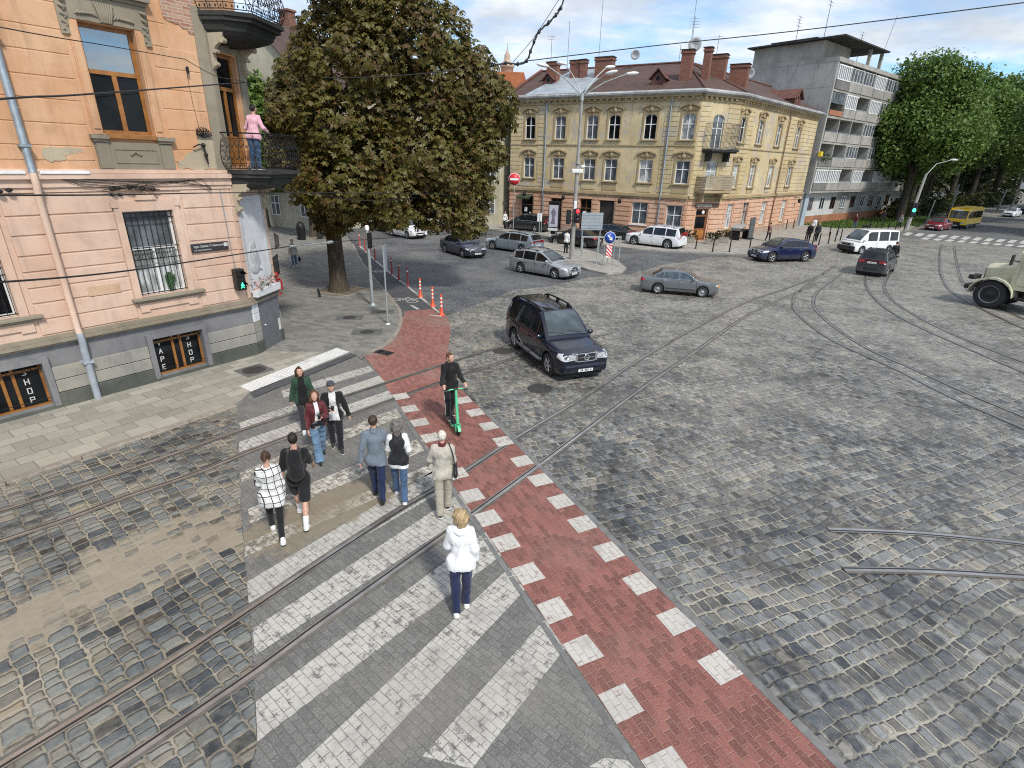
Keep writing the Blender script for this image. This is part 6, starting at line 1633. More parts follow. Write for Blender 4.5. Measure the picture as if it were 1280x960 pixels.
for s in(-1,1):
 for k in range(4):
  m=MB();x=-L2+.3+k*1.62;m.box(x,x+1.5,min(s*W2,s*(W2+.012)),max(s*W2,s*(W2+.012)),1.42,2.35);m.build('side_window',G_CAR,t)
 m=MB();m.box(-L2,L2,min(s*W2,s*(W2+.008)),max(s*W2,s*(W2+.008)),.45,.62);m.build('skirt',M_TRIM,t)
 m=MB();m.box(L2+.02,L2+.16,s*.72-.2,s*.72+.2,.72,.92,bv=.03);m.build('headlight',M_LAMP,t)
 m=MB();m.tube([(L2-.05,s*W2,2.2),(L2+.2,s*(W2+.2),2.15),(L2+.2,s*(W2+.22),1.8)],.03,6);m.box(L2+.15,L2+.24,s*(W2+.22)-.1,s*(W2+.22)+.1,1.6,2.0,bv=.03);m.build('mirror',M_TRIM,t)
m=MB();m.box(L2+.06,L2+.16,-.5,.5,.55,.95,bv=.02);m.box(L2+.1,L2+.19,-W2,W2,.36,.56,bv=.04);m.build('bumper',M_TRIM,t)
m=MB();m.box(L2-.12,L2-.04,-.6,.4,2.40,2.58);m.build('route_board',M_WHITEMET,t)
m=MB();m.box(L2+.185,L2+.20,-.26,.26,.40,.51);m.build('number_plate',M_PLATE,t)
for x in(2.3,-2.1):
 for s in(-1,1):wheel(t,x,s*(W2-.16),.40,.24,s,'steel')
hT=Vector((-.50,.866,0)).normalized();lT=Vector((-hT.y,hT.x,0))
fw_=G(1233,384)
o_=fw_-lT*.95
t=thing('truck','beige bonneted army truck with big black tyres entering at the right edge','truck',o_,math.atan2(hT.y,hT.x));t.scale=(1.08,)*3
TB=pm('truck_beige',(.60,.57,.41),.55,var=.2,scale=2.5,bump=.05)
TK=pm('truck_black',(.018,.018,.018),.6,var=.3)
m=MB()
def hull(x0,w0,zb0_,zt0,x1,w1,zb1,zt1,ch=.14):
 def rg(x,w,zb,zt):return[(x,-w,zb),(x,-w,zt-ch),(x,-w+ch,zt),(x,w-ch,zt),(x,w,zt-ch),(x,w,zb)]
 a_,b_=rg(x0,w0,zb0_,zt0),rg(x1,w1,zb1,zt1)
 m.add(a_+b_,[(i,(i+1)%6,6+(i+1)%6,6+i)for i in range(6)]+[tuple(range(5,-1,-1)),tuple(range(6,12))])
hull(-.55,.58,.95,2.0,.62,.46,.95,1.82,.16);m.build('bonnet',TB,t)
m=MB()
for k in range(9):m.box(.622,.66,-.42+k*.1,-.37+k*.1,1.0,1.6)
m.build('grille',TK,t)
MT=Matrix.Translation((.5,0,.15))
m=MB(MT);hull(-2.45,1.06,.80,2.55,-1.06,1.0,.80,2.5,.14);cab_=m.build('cab',TB,t)
m=MB();m.add([(-1.02,-.86,1.9),(-1.02,.86,1.9),(-1.06,.82,2.38),(-1.06,-.82,2.38)],[(0,1,2,3)]);m.v=[(v[0]+.52,v[1],v[2]+.15)for v in m.v];m.build('windscreen',G_SCR,cab_)
for s in(-1,1):
 y0=s*1.03
 m=MB(MT);m.box(-2.1,-1.25,min(y0,y0+s*.035),max(y0,y0+s*.035),1.0,2.36,bv=.02);d_=m.build('door',TB,cab_)
 m=MB(MT);m.prism_y([(-2.0,1.82),(-1.32,1.82),(-1.36,2.28),(-2.0,2.28)],y0+s*.036-.006,y0+s*.036+.006);m.build('side_window',G_SCR,d_)
 m=MB(MT);m.box(-1.98,-1.85,y0+s*.03-.02,y0+s*.03+.03,1.62,1.66);m.build('handle',TK,d_)
 m=MB();P=[]
 for k in range(10):
  an=R(-5+k*20.5);P.append([(.0+.78*math.cos(an)*1.05,s*yy,.66+.72*math.sin(an))for yy in(.52,1.22)])
 m.grid(P);m.grid([[(p[0][0],p[0][1],p[0][2]-.05),(p[1][0],p[1][1],p[1][2]-.05)]for p in P]);m.grid([[p[1],(p[1][0],p[1][1],p[1][2]-.09)]for p in P])
 m.build('mudguard',TB,t)
 m=MB();m.box(.70,.95,s*.85-.35,s*.85+.35,1.16,1.36,bv=.03);m.build('lamp_bracket',TK,t)
 m=MB();m.lathe([(.13,.9),(.12,1.0),(.001,1.03)],14,ax='x',M=Matrix.Translation((-.03,s*.85,1.26)),cap=False);m.build('headlight',M_LAMP,t)
 m=MB(MT);m.tube([(-1.1,s*1.0,2.0),(-.95,s*1.35,2.05)],.02,6);m.box(-.98,-.92,s*1.38-.12,s*1.38+.12,1.85,2.3,bv=.02);m.build('mirror',TK,t)
 m=MB();m.box(-2.4,-.9,s*.95-.2,s*.95+.2,.55,.68,bv=.02);m.box(-2.3,-1.3,s*.98-.16,s*.98+.16,.68,.93,bv=.03);m.build('footstep',TK,t)
m=MB();m.box(.85,1.02,-1.15,1.15,.72,.92,bv=.03);m.build('bumper',TK,t)
m=MB()
for s in(-1,1):m.box(-6.5,.85,s*.42-.06,s*.42+.06,.72,.94)
m.box(-4.9,-4.3,-.9,.9,.55,.7);m.tube([(0,-.9,.62),(0,.9,.62)],.08,8);m.tube([(-4.3,-.9,.62),(-4.3,.9,.62)],.09,8);m.build('chassis',TK,t)
m=MB()
m.box(-6.6,-2.6,-1.15,1.15,1.0,1.22,bv=.02);m.box(-3.4,-2.62,-1.1,1.1,1.22,2.1,bv=.04)
for k in range(4):m.box(-3.3+.0*k,-2.615,-1.14,1.14,1.32+k*.2,1.40+k*.2)
m.box(-6.5,-3.5,-.95,.95,1.22,1.75,bv=.05);m.build('bed',TK,t)
for x in(0,-4.3,-5.6):
 for s in(-1,1):wheel(t,x,s*.95,.62,.42,s,'dark')
m=MB(MT);m.box(-3.35,-1.35,.50,.54,2.66,3.12,bv=.01)
for x in(-1.6,-3.1):m.box(x-.03,x+.03,.44,.50,2.3,3.0)
sb2=m.build('roof_board',M_WHITEMET,t)
text_obj('board_text','SI',.30,(-.92,.545,2.93),(R(90),0,R(180)),M_PLTXT,sb2,.004)
def leafmat(name,stops,trans=.25):
 n=NT(name)
 a=n.node('ShaderNodeAttribute',attribute_name='tint')
 p=n.obj();big=n.noise(p,.5,3,.6)
 f=n.m2('ADD',n.m2('MULTIPLY',a.outputs['Fac'],.72),n.m2('MULTIPLY',n.m2('SUBTRACT',big,.32),.75))
 c=n.ramp(f,stops)
 n.done(c,.5,0,.35)
 tr=n.node('ShaderNodeBsdfTranslucent');n.set(tr.inputs['Color'],n.mix(.5,c,(.10,.13,.02)))
 mx=n.node('ShaderNodeMixShader');mx.inputs[0].default_value=trans
 n.t.links.new(n.b.outputs[0],mx.inputs[1]);n.t.links.new(tr.outputs[0],mx.inputs[2]);n.t.links.new(mx.outputs[0],n.out.inputs[0])
 return n.m
def bark(name,c):
 n=NT(name);p=n.obj();x,y,z=n.xyz(p)
 v=n.noise(n.comb(n.m2('MULTIPLY',x,9),n.m2('MULTIPLY',y,9),n.m2('MULTIPLY',z,1.6)),1.2,6,.7)
 cc=n.mix(n.step(v,.35,.7),sc(c,.5),sc(c,1.35));cc=n.mix(n.m2('MULTIPLY',n.noise(p,1.2,3),.4),cc,sc(c,.7))
 n.bump(v,.9,.05);return n.done(cc,.9,0,.2)
BARK=bark('chestnut_bark',(.105,.085,.06));BARK2=bark('avenue_bark',(.075,.065,.05))
L_CHEST=leafmat('chestnut_leaves',[(0,(.042,.027,.009)),(.24,(.125,.066,.020)),(.42,(.098,.082,.018)),(.72,(.135,.125,.028)),(1,(.205,.18,.052))])
L_GREEN=leafmat('maple_leaves',[(0,(.034,.066,.014)),(.35,(.092,.16,.032)),(.7,(.155,.245,.052)),(1,(.23,.33,.09))],.32)
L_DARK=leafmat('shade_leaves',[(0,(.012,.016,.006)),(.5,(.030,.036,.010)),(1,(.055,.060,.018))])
rng=np.random.default_rng(11)
def unit(n):
 v=rng.normal(size=(n,3));return v/np.linalg.norm(v,axis=1,keepdims=True)
def lumpy(d,seed,f=2.2):
 r=np.random.default_rng(seed);s=np.zeros(len(d))
 for k in range(7):
  w=r.normal(size=3)*f*(1+.35*k);s+=np.sin(d@w+r.uniform(0,6.3))/(1+.45*k)
 return s/2.2
def crown_pts(lobes,n,seed,inner=.30,thr=-.55):
 """points on clumpy shells of several lobes -> positions, outward normals, shade (0 deep .. 1 outside)"""
 vol=np.array([l[1][0]*l[1][1]*l[1][2]for l in lobes])**(2/3);vol/=vol.sum()
 P=[];N=[];S=[]
 for i,(c,r)in enumerate(lobes):
  k=int(n*vol[i]*1.6);d=unit(k);l=lumpy(d,seed+i*7)
  keep=(l>thr)|(rng.random(k)<.25);d=d[keep];l=l[keep]
  u=rng.random(len(d));rad=1-inner*u**1.6;rad=rad*(1+.13*l)
  P.append(np.array(c)+d*np.array(r)*rad[:,None]);N.append(d/np.array(r)*np.mean(r));S.append(1-u)
 P=np.vstack(P);N=np.vstack(N);S=np.concatenate(S)
 keep=np.ones(len(P),bool)
 for(c,r)in lobes:
  q=np.linalg.norm((P-np.array(c))/np.array(r),axis=1);keep&=~((q<.62)&(rng.random(len(P))<.9))
 P,N,S=P[keep],N[keep],S[keep]
 N/=np.linalg.norm(N,axis=1,keepdims=True);return P,N,S
def palmate(P,N,S,size,leaflets=6,droop=.55):
 """chestnut leaves: a fan of leaflets hanging from every point"""
 n=len(P);up=np.array([0,0,1.0])
 a=N*.55+up*.45+rng.normal(size=(n,3))*.30;a/=np.linalg.norm(a,axis=1,keepdims=True)
 u=np.cross(a,rng.normal(size=(n,3)));u/=np.linalg.norm(u,axis=1,keepdims=True);v=np.cross(a,u)
 V=[];T=[];base=rng.random(n)
 for k in range(leaflets):
  an=2*np.pi*(k/leaflets)*.92+rng.normal(size=n)*.12
  d=u*np.cos(an)[:,None]+v*np.sin(an)[:,None]
  sz=size*(.75+.5*rng.random(n))[:,None]
  t=d*.86-a*.12-up*droop*(.5+.6*rng.random(n))[:,None];t/=np.linalg.norm(t,axis=1,keepdims=True)
  sd=np.cross(t,a);sd/=np.linalg.norm(sd,axis=1,keepdims=True)+1e-9
  w=sz*.20
  V.append(np.stack([P,P+t*sz*.62-sd*w-up*.01,P+t*sz,P+t*sz*.62+sd*w],1));T.append(base*.6+rng.random(n)*.4)
 V=np.concatenate(V);T=np.concatenate(T)
 return V.reshape(-1,3),np.arange(len(V)*4).reshape(-1,4),T
def quads(P,N,S,size,per=3,spread=.3):
 n=len(P);V=[];T=[];base=rng.random(n)
 for k in range(per):
  q=P+rng.normal(size=(n,3))*spread
  a=N*.5+np.array([0,0,.45])+rng.normal(size=(n,3))*.55;a/=np.linalg.norm(a,axis=1,keepdims=True)
  u=np.cross(a,rng.normal(size=(n,3)));u/=np.linalg.norm(u,axis=1,keepdims=True);v=np.cross(a,u)
  s=size*(.6+.8*rng.random(n))[:,None]
  V.append(np.stack([q-u*s*.6,q-v*s*.42+u*s*.1,q+u*s*.6-a*s*.15,q+v*s*.42+u*s*.1],1));T.append(base*.55+rng.random(n)*.45)
 V=np.concatenate(V);T=np.concatenate(T)
 return V.reshape(-1,3),np.arange(len(V)*4).reshape(-1,4),T
def trunk_mesh(parent,h,r0,lobes,mat,split=.45,seed=0,bend=(0,0)):
 r=random.Random(seed);m=MB()
 zs=h*split
 pts=[(0,0,-.1),(0,0,.12),(.01,0,.5),(bend[0]*.3,bend[1]*.3,zs*.5),(bend[0],bend[1],zs)]
 m.tube(pts,[r0*1.55,r0*1.25,r0*1.02,r0*.9,r0*.82],14)
 top=Vector(pts[-1])
 for(c,q)in lobes:
  c=Vector(c);mid=top.lerp(c,.5)+Vector((r.uniform(-.5,.5),r.uniform(-.5,.5),r.uniform(-.2,.8)));k=r0*r.uniform(.42,.6)
  m.tube([top+Vector((0,0,-.4)),top.lerp(mid,.5)+Vector((0,0,.15)),mid,c],[k*1.15,k,k*.7,k*.28],8)
  for j in range(4):
   e=c+Vector((r.uniform(-1,1)*q[0],r.uniform(-1,1)*q[1],r.uniform(-.6,.9)*q[2]))*.8
   m.tube([mid.lerp(c,r.uniform(.1,.9)),mid.lerp(e,.65)+Vector((0,0,.3)),e],[k*.38,k*.24,k*.07],5)
 return m.build('trunk',mat,parent)
def tree(name,label,loc,lobes,n,size,mat,bk,r0,seed,chest=False,group=None,split=.45,h=8,per=3,spread=.3,inner=.3,cat='tree',thr=-.55):
 t=thing(name,label,cat,loc,0,group)
 P,N,S=crown_pts(lobes,n,seed,inner,thr)
 V,F,T=palmate(P,N,S,size)if chest else quads(P,N,S,size,per,spread)
 fast_mesh('crown',V,F,mat,t,T);trunk_mesh(t,h,r0,lobes,bk,split,seed)
 return t
c0=G(424,364)
lob=[((1.6,.4,8.8),(2.6,2.6,3.2)),((3.9,1.0,7.4),(2.3,2.5,2.6)),((5.3,.6,5.4),(1.9,2.2,1.8)),((.2,1.2,9.8),(1.7,2.2,2.6)),((2.2,.8,12.2),(2.2,2.3,2.3)),((4.0,-.2,10.6),(1.8,2.0,2.2)),((2.6,-1.3,9.8),(1.5,1.3,1.5)),((.8,-1.5,7.4),(1.5,1.3,1.4)),((1.2,-1.4,5.0),(1.9,1.7,1.6)),((3.4,-1.1,4.7),(1.8,1.7,1.4)),((-.4,-.7,4.9),(1.3,1.5,1.5)),((6.3,.8,4.6),(1.2,1.4,1.2)),((-.7,.6,6.9),(1.2,1.7,1.7)),((5.2,.6,9.0),(1.6,1.8,1.9)),((0.1,-.3,3.5),(.9,.9,.9)),((4.4,-1.0,6.4),(1.5,1.4,1.4)),((2.3,-1.7,6.4),(1.4,1.2,1.3)),((6.4,.9,6.6),(1.2,1.4,1.3)),((4.9,-.3,3.9),(1.3,1.3,.9)),((2.2,-.9,3.9),(1.2,1.1,.8)),((4.9,.4,10.6),(1.7,1.8,1.6)),((6.4,.5,9.0),(1.4,1.6,1.6)),((3.2,.3,12.6),(1.7,1.9,1.7)),((6.8,.6,7.6),(1.1,1.3,1.2)),((6.7,.7,5.4),(1.0,1.3,1.0)),((6.3,.2,3.4),(.9,1.0,.8)),((-1.9,1.0,7.4),(.9,1.2,1.1)),((7.2,.6,8.2),(1.25,1.4,1.25)),((6.9,.3,6.4),(1.1,1.3,.9))]
tree('chestnut_tree','big chestnut tree with browning leaves on the corner pavement',c0,lob,23000,.215,L_CHEST,BARK,.40,5,True,h=8,split=.42,inner=.5,thr=-.12)
c1=G(393,296)
lob=[((.3,0,8.5),(2.4,2.6,3.2)),((-1.2,0,6.2),(1.7,2.0,2.2)),((1.6,0,6.5),(2.0,2.3,2.6)),((-.9,-.3,9.6),(1.5,1.8,1.9)),((.9,-1,11.2),(1.8,1.9,2.0)),((.2,-1.2,4.7),(1.8,1.8,1.3))]
tree('street_tree','darker chestnut tree behind the big one, further along the pavement',c1,lob,5500,.36,L_CHEST,BARK,.32,21,True,h=8,split=.4,group='trees along the side street')
for i,(x,y,s,lb)in enumerate(((-22.5,50,1.0,'tree in front of the bare gable house'),(-14.2,57,1.0,'tall tree in the side street right of the dull yellow house'),(-19.5,62,1.05,'tree before the dull yellow house at the end of the side street'))):
 lob=[((0,0,7.5*s),(3*s,3*s,3.8*s)),((1.6,0,6*s),(2*s,2*s,2.5*s)),((-1.7,.5,6.3*s),(2*s,2*s,2.5*s)),((.3,0,9.8*s),(2*s,2*s,2*s))]
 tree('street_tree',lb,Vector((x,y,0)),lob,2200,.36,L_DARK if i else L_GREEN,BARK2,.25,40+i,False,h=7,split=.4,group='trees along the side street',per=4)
def avtree(x,y,s,lb,seed,n=3200,size=.42,hh=1.0):
 r=random.Random(seed)
 lob=[((0,0,11.2*hh*s),(3.6*s,3.6*s,4.4*s*hh))]
 for k in range(15):
  a=2*math.pi*k/15*2.3+r.uniform(-.4,.4);q=r.uniform(2.6,5.0);zz=r.uniform(6.2,13.6);q*=1-.55*max(0,(zz-10.5)/4);e=r.uniform(1.2,2.3);lob.append(((math.cos(a)*q*s,math.sin(a)*q*s,zz*s*hh),(e*s,e*s,e*s*.9)))
 for k in range(5):e=r.uniform(1.0,1.9);lob.append(((r.uniform(-2.2,2.2)*s,r.uniform(-2.2,2.2)*s,(14.2+r.uniform(-1.4,1.6))*s*hh),(e*s,e*s,e*s*1.1)))
 return tree('avenue_tree',lb,Vector((x,y,0)),lob,n,size,L_GREEN,BARK2,.42*s,seed,False,group='trees along the avenue',h=13*s,split=.42,per=4,spread=.5,inner=.5,thr=-.3)
g0=G(1150,281)
avtree(50.0,73.6,1.18,'tall green tree in front of the apartment block, nearest tree of the avenue',61,10500,.31,.90)
avtree(58,84,1.12,'second tree of the avenue behind the green traffic light',62,7500,.34,.95)
avtree(66.5,93,1.2,'tree of the avenue behind the yellow bus',63,6500,.38,.95)
avtree(78,103,1.25,'tree of the avenue above the white car',64,6000,.42,1.05)
avtree(92,116,1.3,'tree of the avenue at the far right, beyond the white car',65,5000,.46,1.05)
avtree(108,130,1.35,'far tree where the avenue fades into shade',66,4000,.55,1.05)
for x_,d_,s_,l_ in((1312,104,1.3,'tree of the avenue above and right of the white car, cut by the frame edge'),(1405,86,1.3,'tree of the avenue whose left half shows at the frame edge above the truck')):
 q_=D(x_,262,d_);avtree(q_.x,q_.y,s_,l_,70+int(d_),6500,.36,.98)
avtree(94,92,1.15,'tree on the near side of the avenue, cut by the right edge',67,5000,.4,1.05)
avtree(104,104,1.2,'further tree on the near side of the avenue at the right edge',68,4200,.45,1.05)
avtree(116,118,1.2,'furthest tree on the near side of the avenue',69,3400,.5,1.05)
P,N,S=crown_pts([((x,y,z),(7,6,6))for x,y,z in[(70+9*i,108+8.5*i+(6 if i%2 else-3),6.5+(i%3)*1.5)for i in range(13)]]+[((x,y,12),(7,6,7))for x,y in[(76+16*i,116+14*i)for i in range(7)]],9000,77,.4,-.9)
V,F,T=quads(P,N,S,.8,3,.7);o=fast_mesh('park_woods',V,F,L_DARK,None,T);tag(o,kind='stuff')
P=np.stack([rng.uniform(0,1,2600)for _ in range(3)],1);t_=P[:,0]
X=52+t_*70;Y=76+t_*62;P=np.stack([X+rng.normal(size=2600)*.8-1,Y+rng.normal(size=2600)*.8+1.5,P[:,2]**2*2.4],1)
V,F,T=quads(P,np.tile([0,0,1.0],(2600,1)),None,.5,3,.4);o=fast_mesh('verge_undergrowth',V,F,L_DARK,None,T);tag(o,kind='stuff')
lw=px((1035,283),(1062,284),(1095,283),(1128,281),(1145,278))
lawn=[G(1020,284),G(1045,287),G(1105,286),G(1150,283.5),Vector((62,84,0)),Vector((52,80,0)),AP+da*8-Vector((.6,-.75,0))*1.0,AP+da*1.5-Vector((.6,-.75,0))]
struct(sheet('lawn_soil',lawn,.128,pm('lawn_soil',(.05,.065,.02),.9,var=.4,scale=2,vec='pos')))
def pip(p,poly):
 c=False
 for a,b in zip(poly,poly[1:]+poly[:1]):
  if(a.y>p[1])!=(b.y>p[1])and p[0]<(b.x-a.x)*(p[1]-a.y)/(b.y-a.y)+a.x:c=not c
 return c
bx=(min(p.x for p in lawn),max(p.x for p in lawn),min(p.y for p in lawn),max(p.y for p in lawn));GP=[]
while len(GP)<5000:
 q=(rng.uniform(bx[0],bx[1]),rng.uniform(bx[2],bx[3]))
 if pip(q,lawn):GP.append((q[0],q[1],.13))
GP=np.array(GP);n=len(GP);a=rng.uniform(0,6.3,n);d=np.stack([np.cos(a),np.sin(a),np.zeros(n)],1)*.05;hh=np.stack([rng.normal(size=n)*.05,rng.normal(size=n)*.05,rng.uniform(.12,.3,n)],1)
V=np.stack([GP-d,GP+d,GP+hh],1).reshape(-1,3);o=fast_mesh('grass',V,np.arange(3*n).reshape(-1,3),L_GREEN,None,rng.random(n));tag(o,kind='stuff')
t=thing('tree_pit','earth square with a low stone edge round the foot of the chestnut','tree pit',(c0.x+.1,c0.y,.03),R(-20))
m=MB();m.box(-.95,.95,-.8,.8,-.03,.012);m.build('soil',pm('pit_soil',(.15,.12,.085),.9,var=.35,scale=8,bump=.6),t)
m=MB();m.box(-1.05,1.05,-.9,-.8,-.03,.05,bv=.01);m.box(-1.05,1.05,.8,.9,-.03,.05,bv=.01);m.box(-1.05,-.95,-.8,.8,-.03,.05,bv=.01);m.box(.95,1.05,-.8,.8,-.03,.05,bv=.01);m.build('edging',M_kerb,t)
def surface_nets(F,org,h):
 s=F<0
 nx,ny,nz=F.shape
 cnt=np.zeros((nx-1,ny-1,nz-1),np.int8)
 for a in(0,1):
  for b in(0,1):
   for c in(0,1):cnt+=s[a:nx-1+a,b:ny-1+b,c:nz-1+c]
 act=(cnt>0)&(cnt<8);ids=np.argwhere(act)
 if not len(ids):return np.zeros((0,3)),np.zeros((0,4),int)
 idx=-np.ones(act.shape,np.int64);idx[act]=np.arange(len(ids))
 acc=np.zeros((len(ids),3));num=np.zeros(len(ids))
 cor=[(a,b,c)for a in(0,1)for b in(0,1)for c in(0,1)]
 for A in cor:
  for ax in range(3):
   if A[ax]:continue
   B=list(A);B[ax]=1
   fa=F[ids[:,0]+A[0],ids[:,1]+A[1],ids[:,2]+A[2]];fb=F[ids[:,0]+B[0],ids[:,1]+B[1],ids[:,2]+B[2]]
   cr=(fa<0)!=(fb<0);t=np.where(cr,fa/np.where(cr,fa-fb,1),0)
   p=np.tile(np.array(A,float),(len(ids),1));p[:,ax]+=t
   acc+=p*cr[:,None];num+=cr
 V=(ids+acc/num[:,None])*h+np.array(org)
 Fs=[]
 for ax in range(3):
  sl0=[slice(None)]*3;sl1=[slice(None)]*3;sl0[ax]=slice(0,-1);sl1[ax]=slice(1,None)
  ch=s[tuple(sl0)]!=s[tuple(sl1)]
  e=np.argwhere(ch);o=[a for a in range(3)if a!=ax]
  ok=(e[:,o[0]]>0)&(e[:,o[1]]>0)&(e[:,o[0]]<act.shape[o[0]])&(e[:,o[1]]<act.shape[o[1]]);e=e[ok]
  def at(d0,d1):
   q=e.copy();q[:,o[0]]-=d0;q[:,o[1]]-=d1;return idx[q[:,0],q[:,1],q[:,2]]
  Q=np.stack([at(1,1),at(0,1),at(0,0),at(1,0)],1)
  flip=s[e[:,0],e[:,1],e[:,2]]
  if ax==1:flip=~flip
  Q[~flip]=Q[~flip][:,::-1]
  Fs.append(Q)
 Fq=np.concatenate(Fs);Fq=Fq[(Fq>=0).all(1)]
 return V,Fq
class SDF:
 def __init__(s,lo,hi,h):
  s.h=h;s.lo=np.array(lo,float);n=np.ceil((np.array(hi)-s.lo)/h).astype(int)+2
  s.n=n;s.F=np.full(n,.3,np.float32)
  s.ax=[s.lo[i]+np.arange(n[i])*h for i in range(3)]
 def sub(s,lo,hi):
  a=np.clip(np.floor((np.array(lo)-s.lo)/s.h).astype(int),0,s.n);b=np.clip(np.ceil((np.array(hi)-s.lo)/s.h).astype(int)+1,0,s.n)
  return tuple(slice(a[i],b[i])for i in range(3))
 def grid(s,sl):return np.meshgrid(s.ax[0][sl[0]],s.ax[1][sl[1]],s.ax[2][sl[2]],indexing='ij',sparse=True)
 def _blend(s,sl,d,k):
  f=s.F[sl]
  if k>0:
   hh=np.clip(.5+.5*(f-d)/k,0,1);s.F[sl]=f*(1-hh)+d*hh-k*hh*(1-hh)
  else:s.F[sl]=np.minimum(f,d)
 def cap(s,a,b,ra,rb=None,k=.03,flat=None):
  """tapered limb; flat = (axis vector, factor) squeezes the section"""
  rb=ra if rb is None else rb;a=np.array(a,float);b=np.array(b,float);R_=max(ra,rb)+k+3*s.h
  sl=s.sub(np.minimum(a,b)-R_*1.5,np.maximum(a,b)+R_*1.5);X,Y,Z=s.grid(sl)
  if 0 in s.F[sl].shape:return s
  ab=b-a;L=max(ab@ab,1e-9);px_,py_,pz_=X-a[0],Y-a[1],Z-a[2]
  t=np.clip((px_*ab[0]+py_*ab[1]+pz_*ab[2])/L,0,1)
  qx,qy,qz=px_-t*ab[0],py_-t*ab[1],pz_-t*ab[2]
  if flat is not None:
   v=np.array(flat[0],float);v/=np.linalg.norm(v);c=(qx*v[0]+qy*v[1]+qz*v[2])*(flat[1]-1);qx,qy,qz=qx+c*v[0],qy+c*v[1],qz+c*v[2]
  s._blend(sl,(np.sqrt(qx*qx+qy*qy+qz*qz)-(ra+t*(rb-ra))).astype(np.float32),k);return s
 def ell(s,c,r,k=.03,M=None):
  c=np.array(c,float);r=np.array(r,float);R_=r.max()+k+3*s.h
  sl=s.sub(c-R_,c+R_);X,Y,Z=s.grid(sl);x,y,z=X-c[0],Y-c[1],Z-c[2]
  if M is not None:x,y,z=(M[0][0]*x+M[0][1]*y+M[0][2]*z,M[1][0]*x+M[1][1]*y+M[1][2]*z,M[2][0]*x+M[2][1]*y+M[2][2]*z)
  q=np.sqrt((x/r[0])**2+(y/r[1])**2+(z/r[2])**2);s._blend(sl,((q-1)*r.min()).astype(np.float32),k);return s
 def cut(s,nrm,off):
  """keep only n.p <= off"""
  X,Y,Z=s.grid((slice(None),)*3);s.F=np.maximum(s.F,(nrm[0]*X+nrm[1]*Y+nrm[2]*Z-off).astype(np.float32));return s
 def carve(s,fn):
  X,Y,Z=s.grid((slice(None),)*3);s.F=np.maximum(s.F,fn(X,Y,Z).astype(np.float32));return s
 def mesh(s):return surface_nets(s.F,s.lo,s.h)
def folds(V,amp,seed,f=(26,26,14)):
 r=np.random.default_rng(seed);d=np.zeros_like(V)
 for k in range(5):
  w=r.normal(size=3)*np.array(f)*(.6+.35*k);d+=np.outer(np.sin(V@w+r.uniform(0,6)),r.normal(size=3))*amp/(1+.5*k)
 return V+d
def cloth(name,c,var=.14,scale=18,rough=.85,wav=0):
 if name in _pm:return _pm[name]
 n=NT(name);p=n.obj();a=n.noise(p,scale,5,.65);b=n.noise(p,4,3)
 f=n.m2('ADD',n.m2('MULTIPLY',a,.5),n.m2('MULTIPLY',b,.5))
 col=n.mix(n.step(f,.35,.65),sc(c,1-var),sc(c,1+var))
 x,y,z=n.xyz(p);wr=n.noise(n.comb(n.m2('MULTIPLY',x,1.0),n.m2('MULTIPLY',y,1.0),n.m2('MULTIPLY',z,.55)),16,4,.6,dist=1.2);n.bump(n.m2('ADD',n.m2('MULTIPLY',n.noise(p,220,2),.15),n.m2('ADD',n.m2('MULTIPLY',a,.5),n.m2('MULTIPLY',wr,2.2))),.55,.014)
 _pm[name]=n.done(col,rough,0,.25);n.b.inputs['Sheen Weight'].default_value=.15
 return _pm[name]
def plaid(name):
 n=NT(name);p=n.obj();x,y,z=n.xyz(p)
 w=n.v2('SCALE',n.noise(p,5,2,.5,out=1),sc=.03);x2,y2,z2=n.xyz(n.v2('ADD',p,w))
 def line(v,per,wd,off=0):
  f=n.m2('FRACT',n.m2('DIVIDE',n.m2('ADD',v,10+off),per));return n.m2('LESS_THAN',n.m2('ABSOLUTE',n.m2('SUBTRACT',f,.5)),wd/per/2)
 u=n.m2('ADD',x2,n.m2('MULTIPLY',y2,.5))
 a=n.m2('MAXIMUM',line(u,.115,.014),line(z2,.115,.014));b=n.m2('MAXIMUM',line(u,.115,.007,.03),line(z2,.115,.007,.03))
 c=n.mix(n.m2('MULTIPLY',b,.45),(.66,.65,.63),(.05,.05,.06));c=n.mix(n.m2('MULTIPLY',a,.95),c,(.018,.018,.022))
 n.bump(n.noise(p,30,4),.2,.006);return n.done(c,.9,0,.2)
SKIN=[pm('skin_fair',(.50,.29,.21),.5,var=.1,scale=14),pm('skin_tan',(.42,.23,.155),.5,var=.1,scale=14)]
def hairm(name,c):
 n=NT(name);p=n.obj();x,y,z=n.xyz(p);v=n.noise(n.comb(n.m2('MULTIPLY',x,60),n.m2('MULTIPLY',y,60),n.m2('MULTIPLY',z,9)),1.6,5,.7)
 n.bump(v,.8,.01);return n.done(n.mix(n.step(v,.3,.7),sc(c,.45),sc(c,1.5)),.45,0,.4)
HAIRS={k:hairm('hair_'+k,c)for k,c in(('dark',(.018,.012,.009)),('brown',(.06,.030,.016)),('grey',(.16,.145,.13)),('blond',(.42,.30,.16)),('white',(.62,.57,.50)),('red',(.11,.042,.02)),('shortbrown',(.045,.028,.018)))}
M_EYE=pm('eye_dark',(.02,.015,.012),.2);M_EYEW=pm('eye_white',(.7,.68,.65),.3);M_LIP=pm('lips',(.36,.13,.11),.5)
M_SOLE=pm('white_sole',(.7,.69,.66),.6,var=.1)
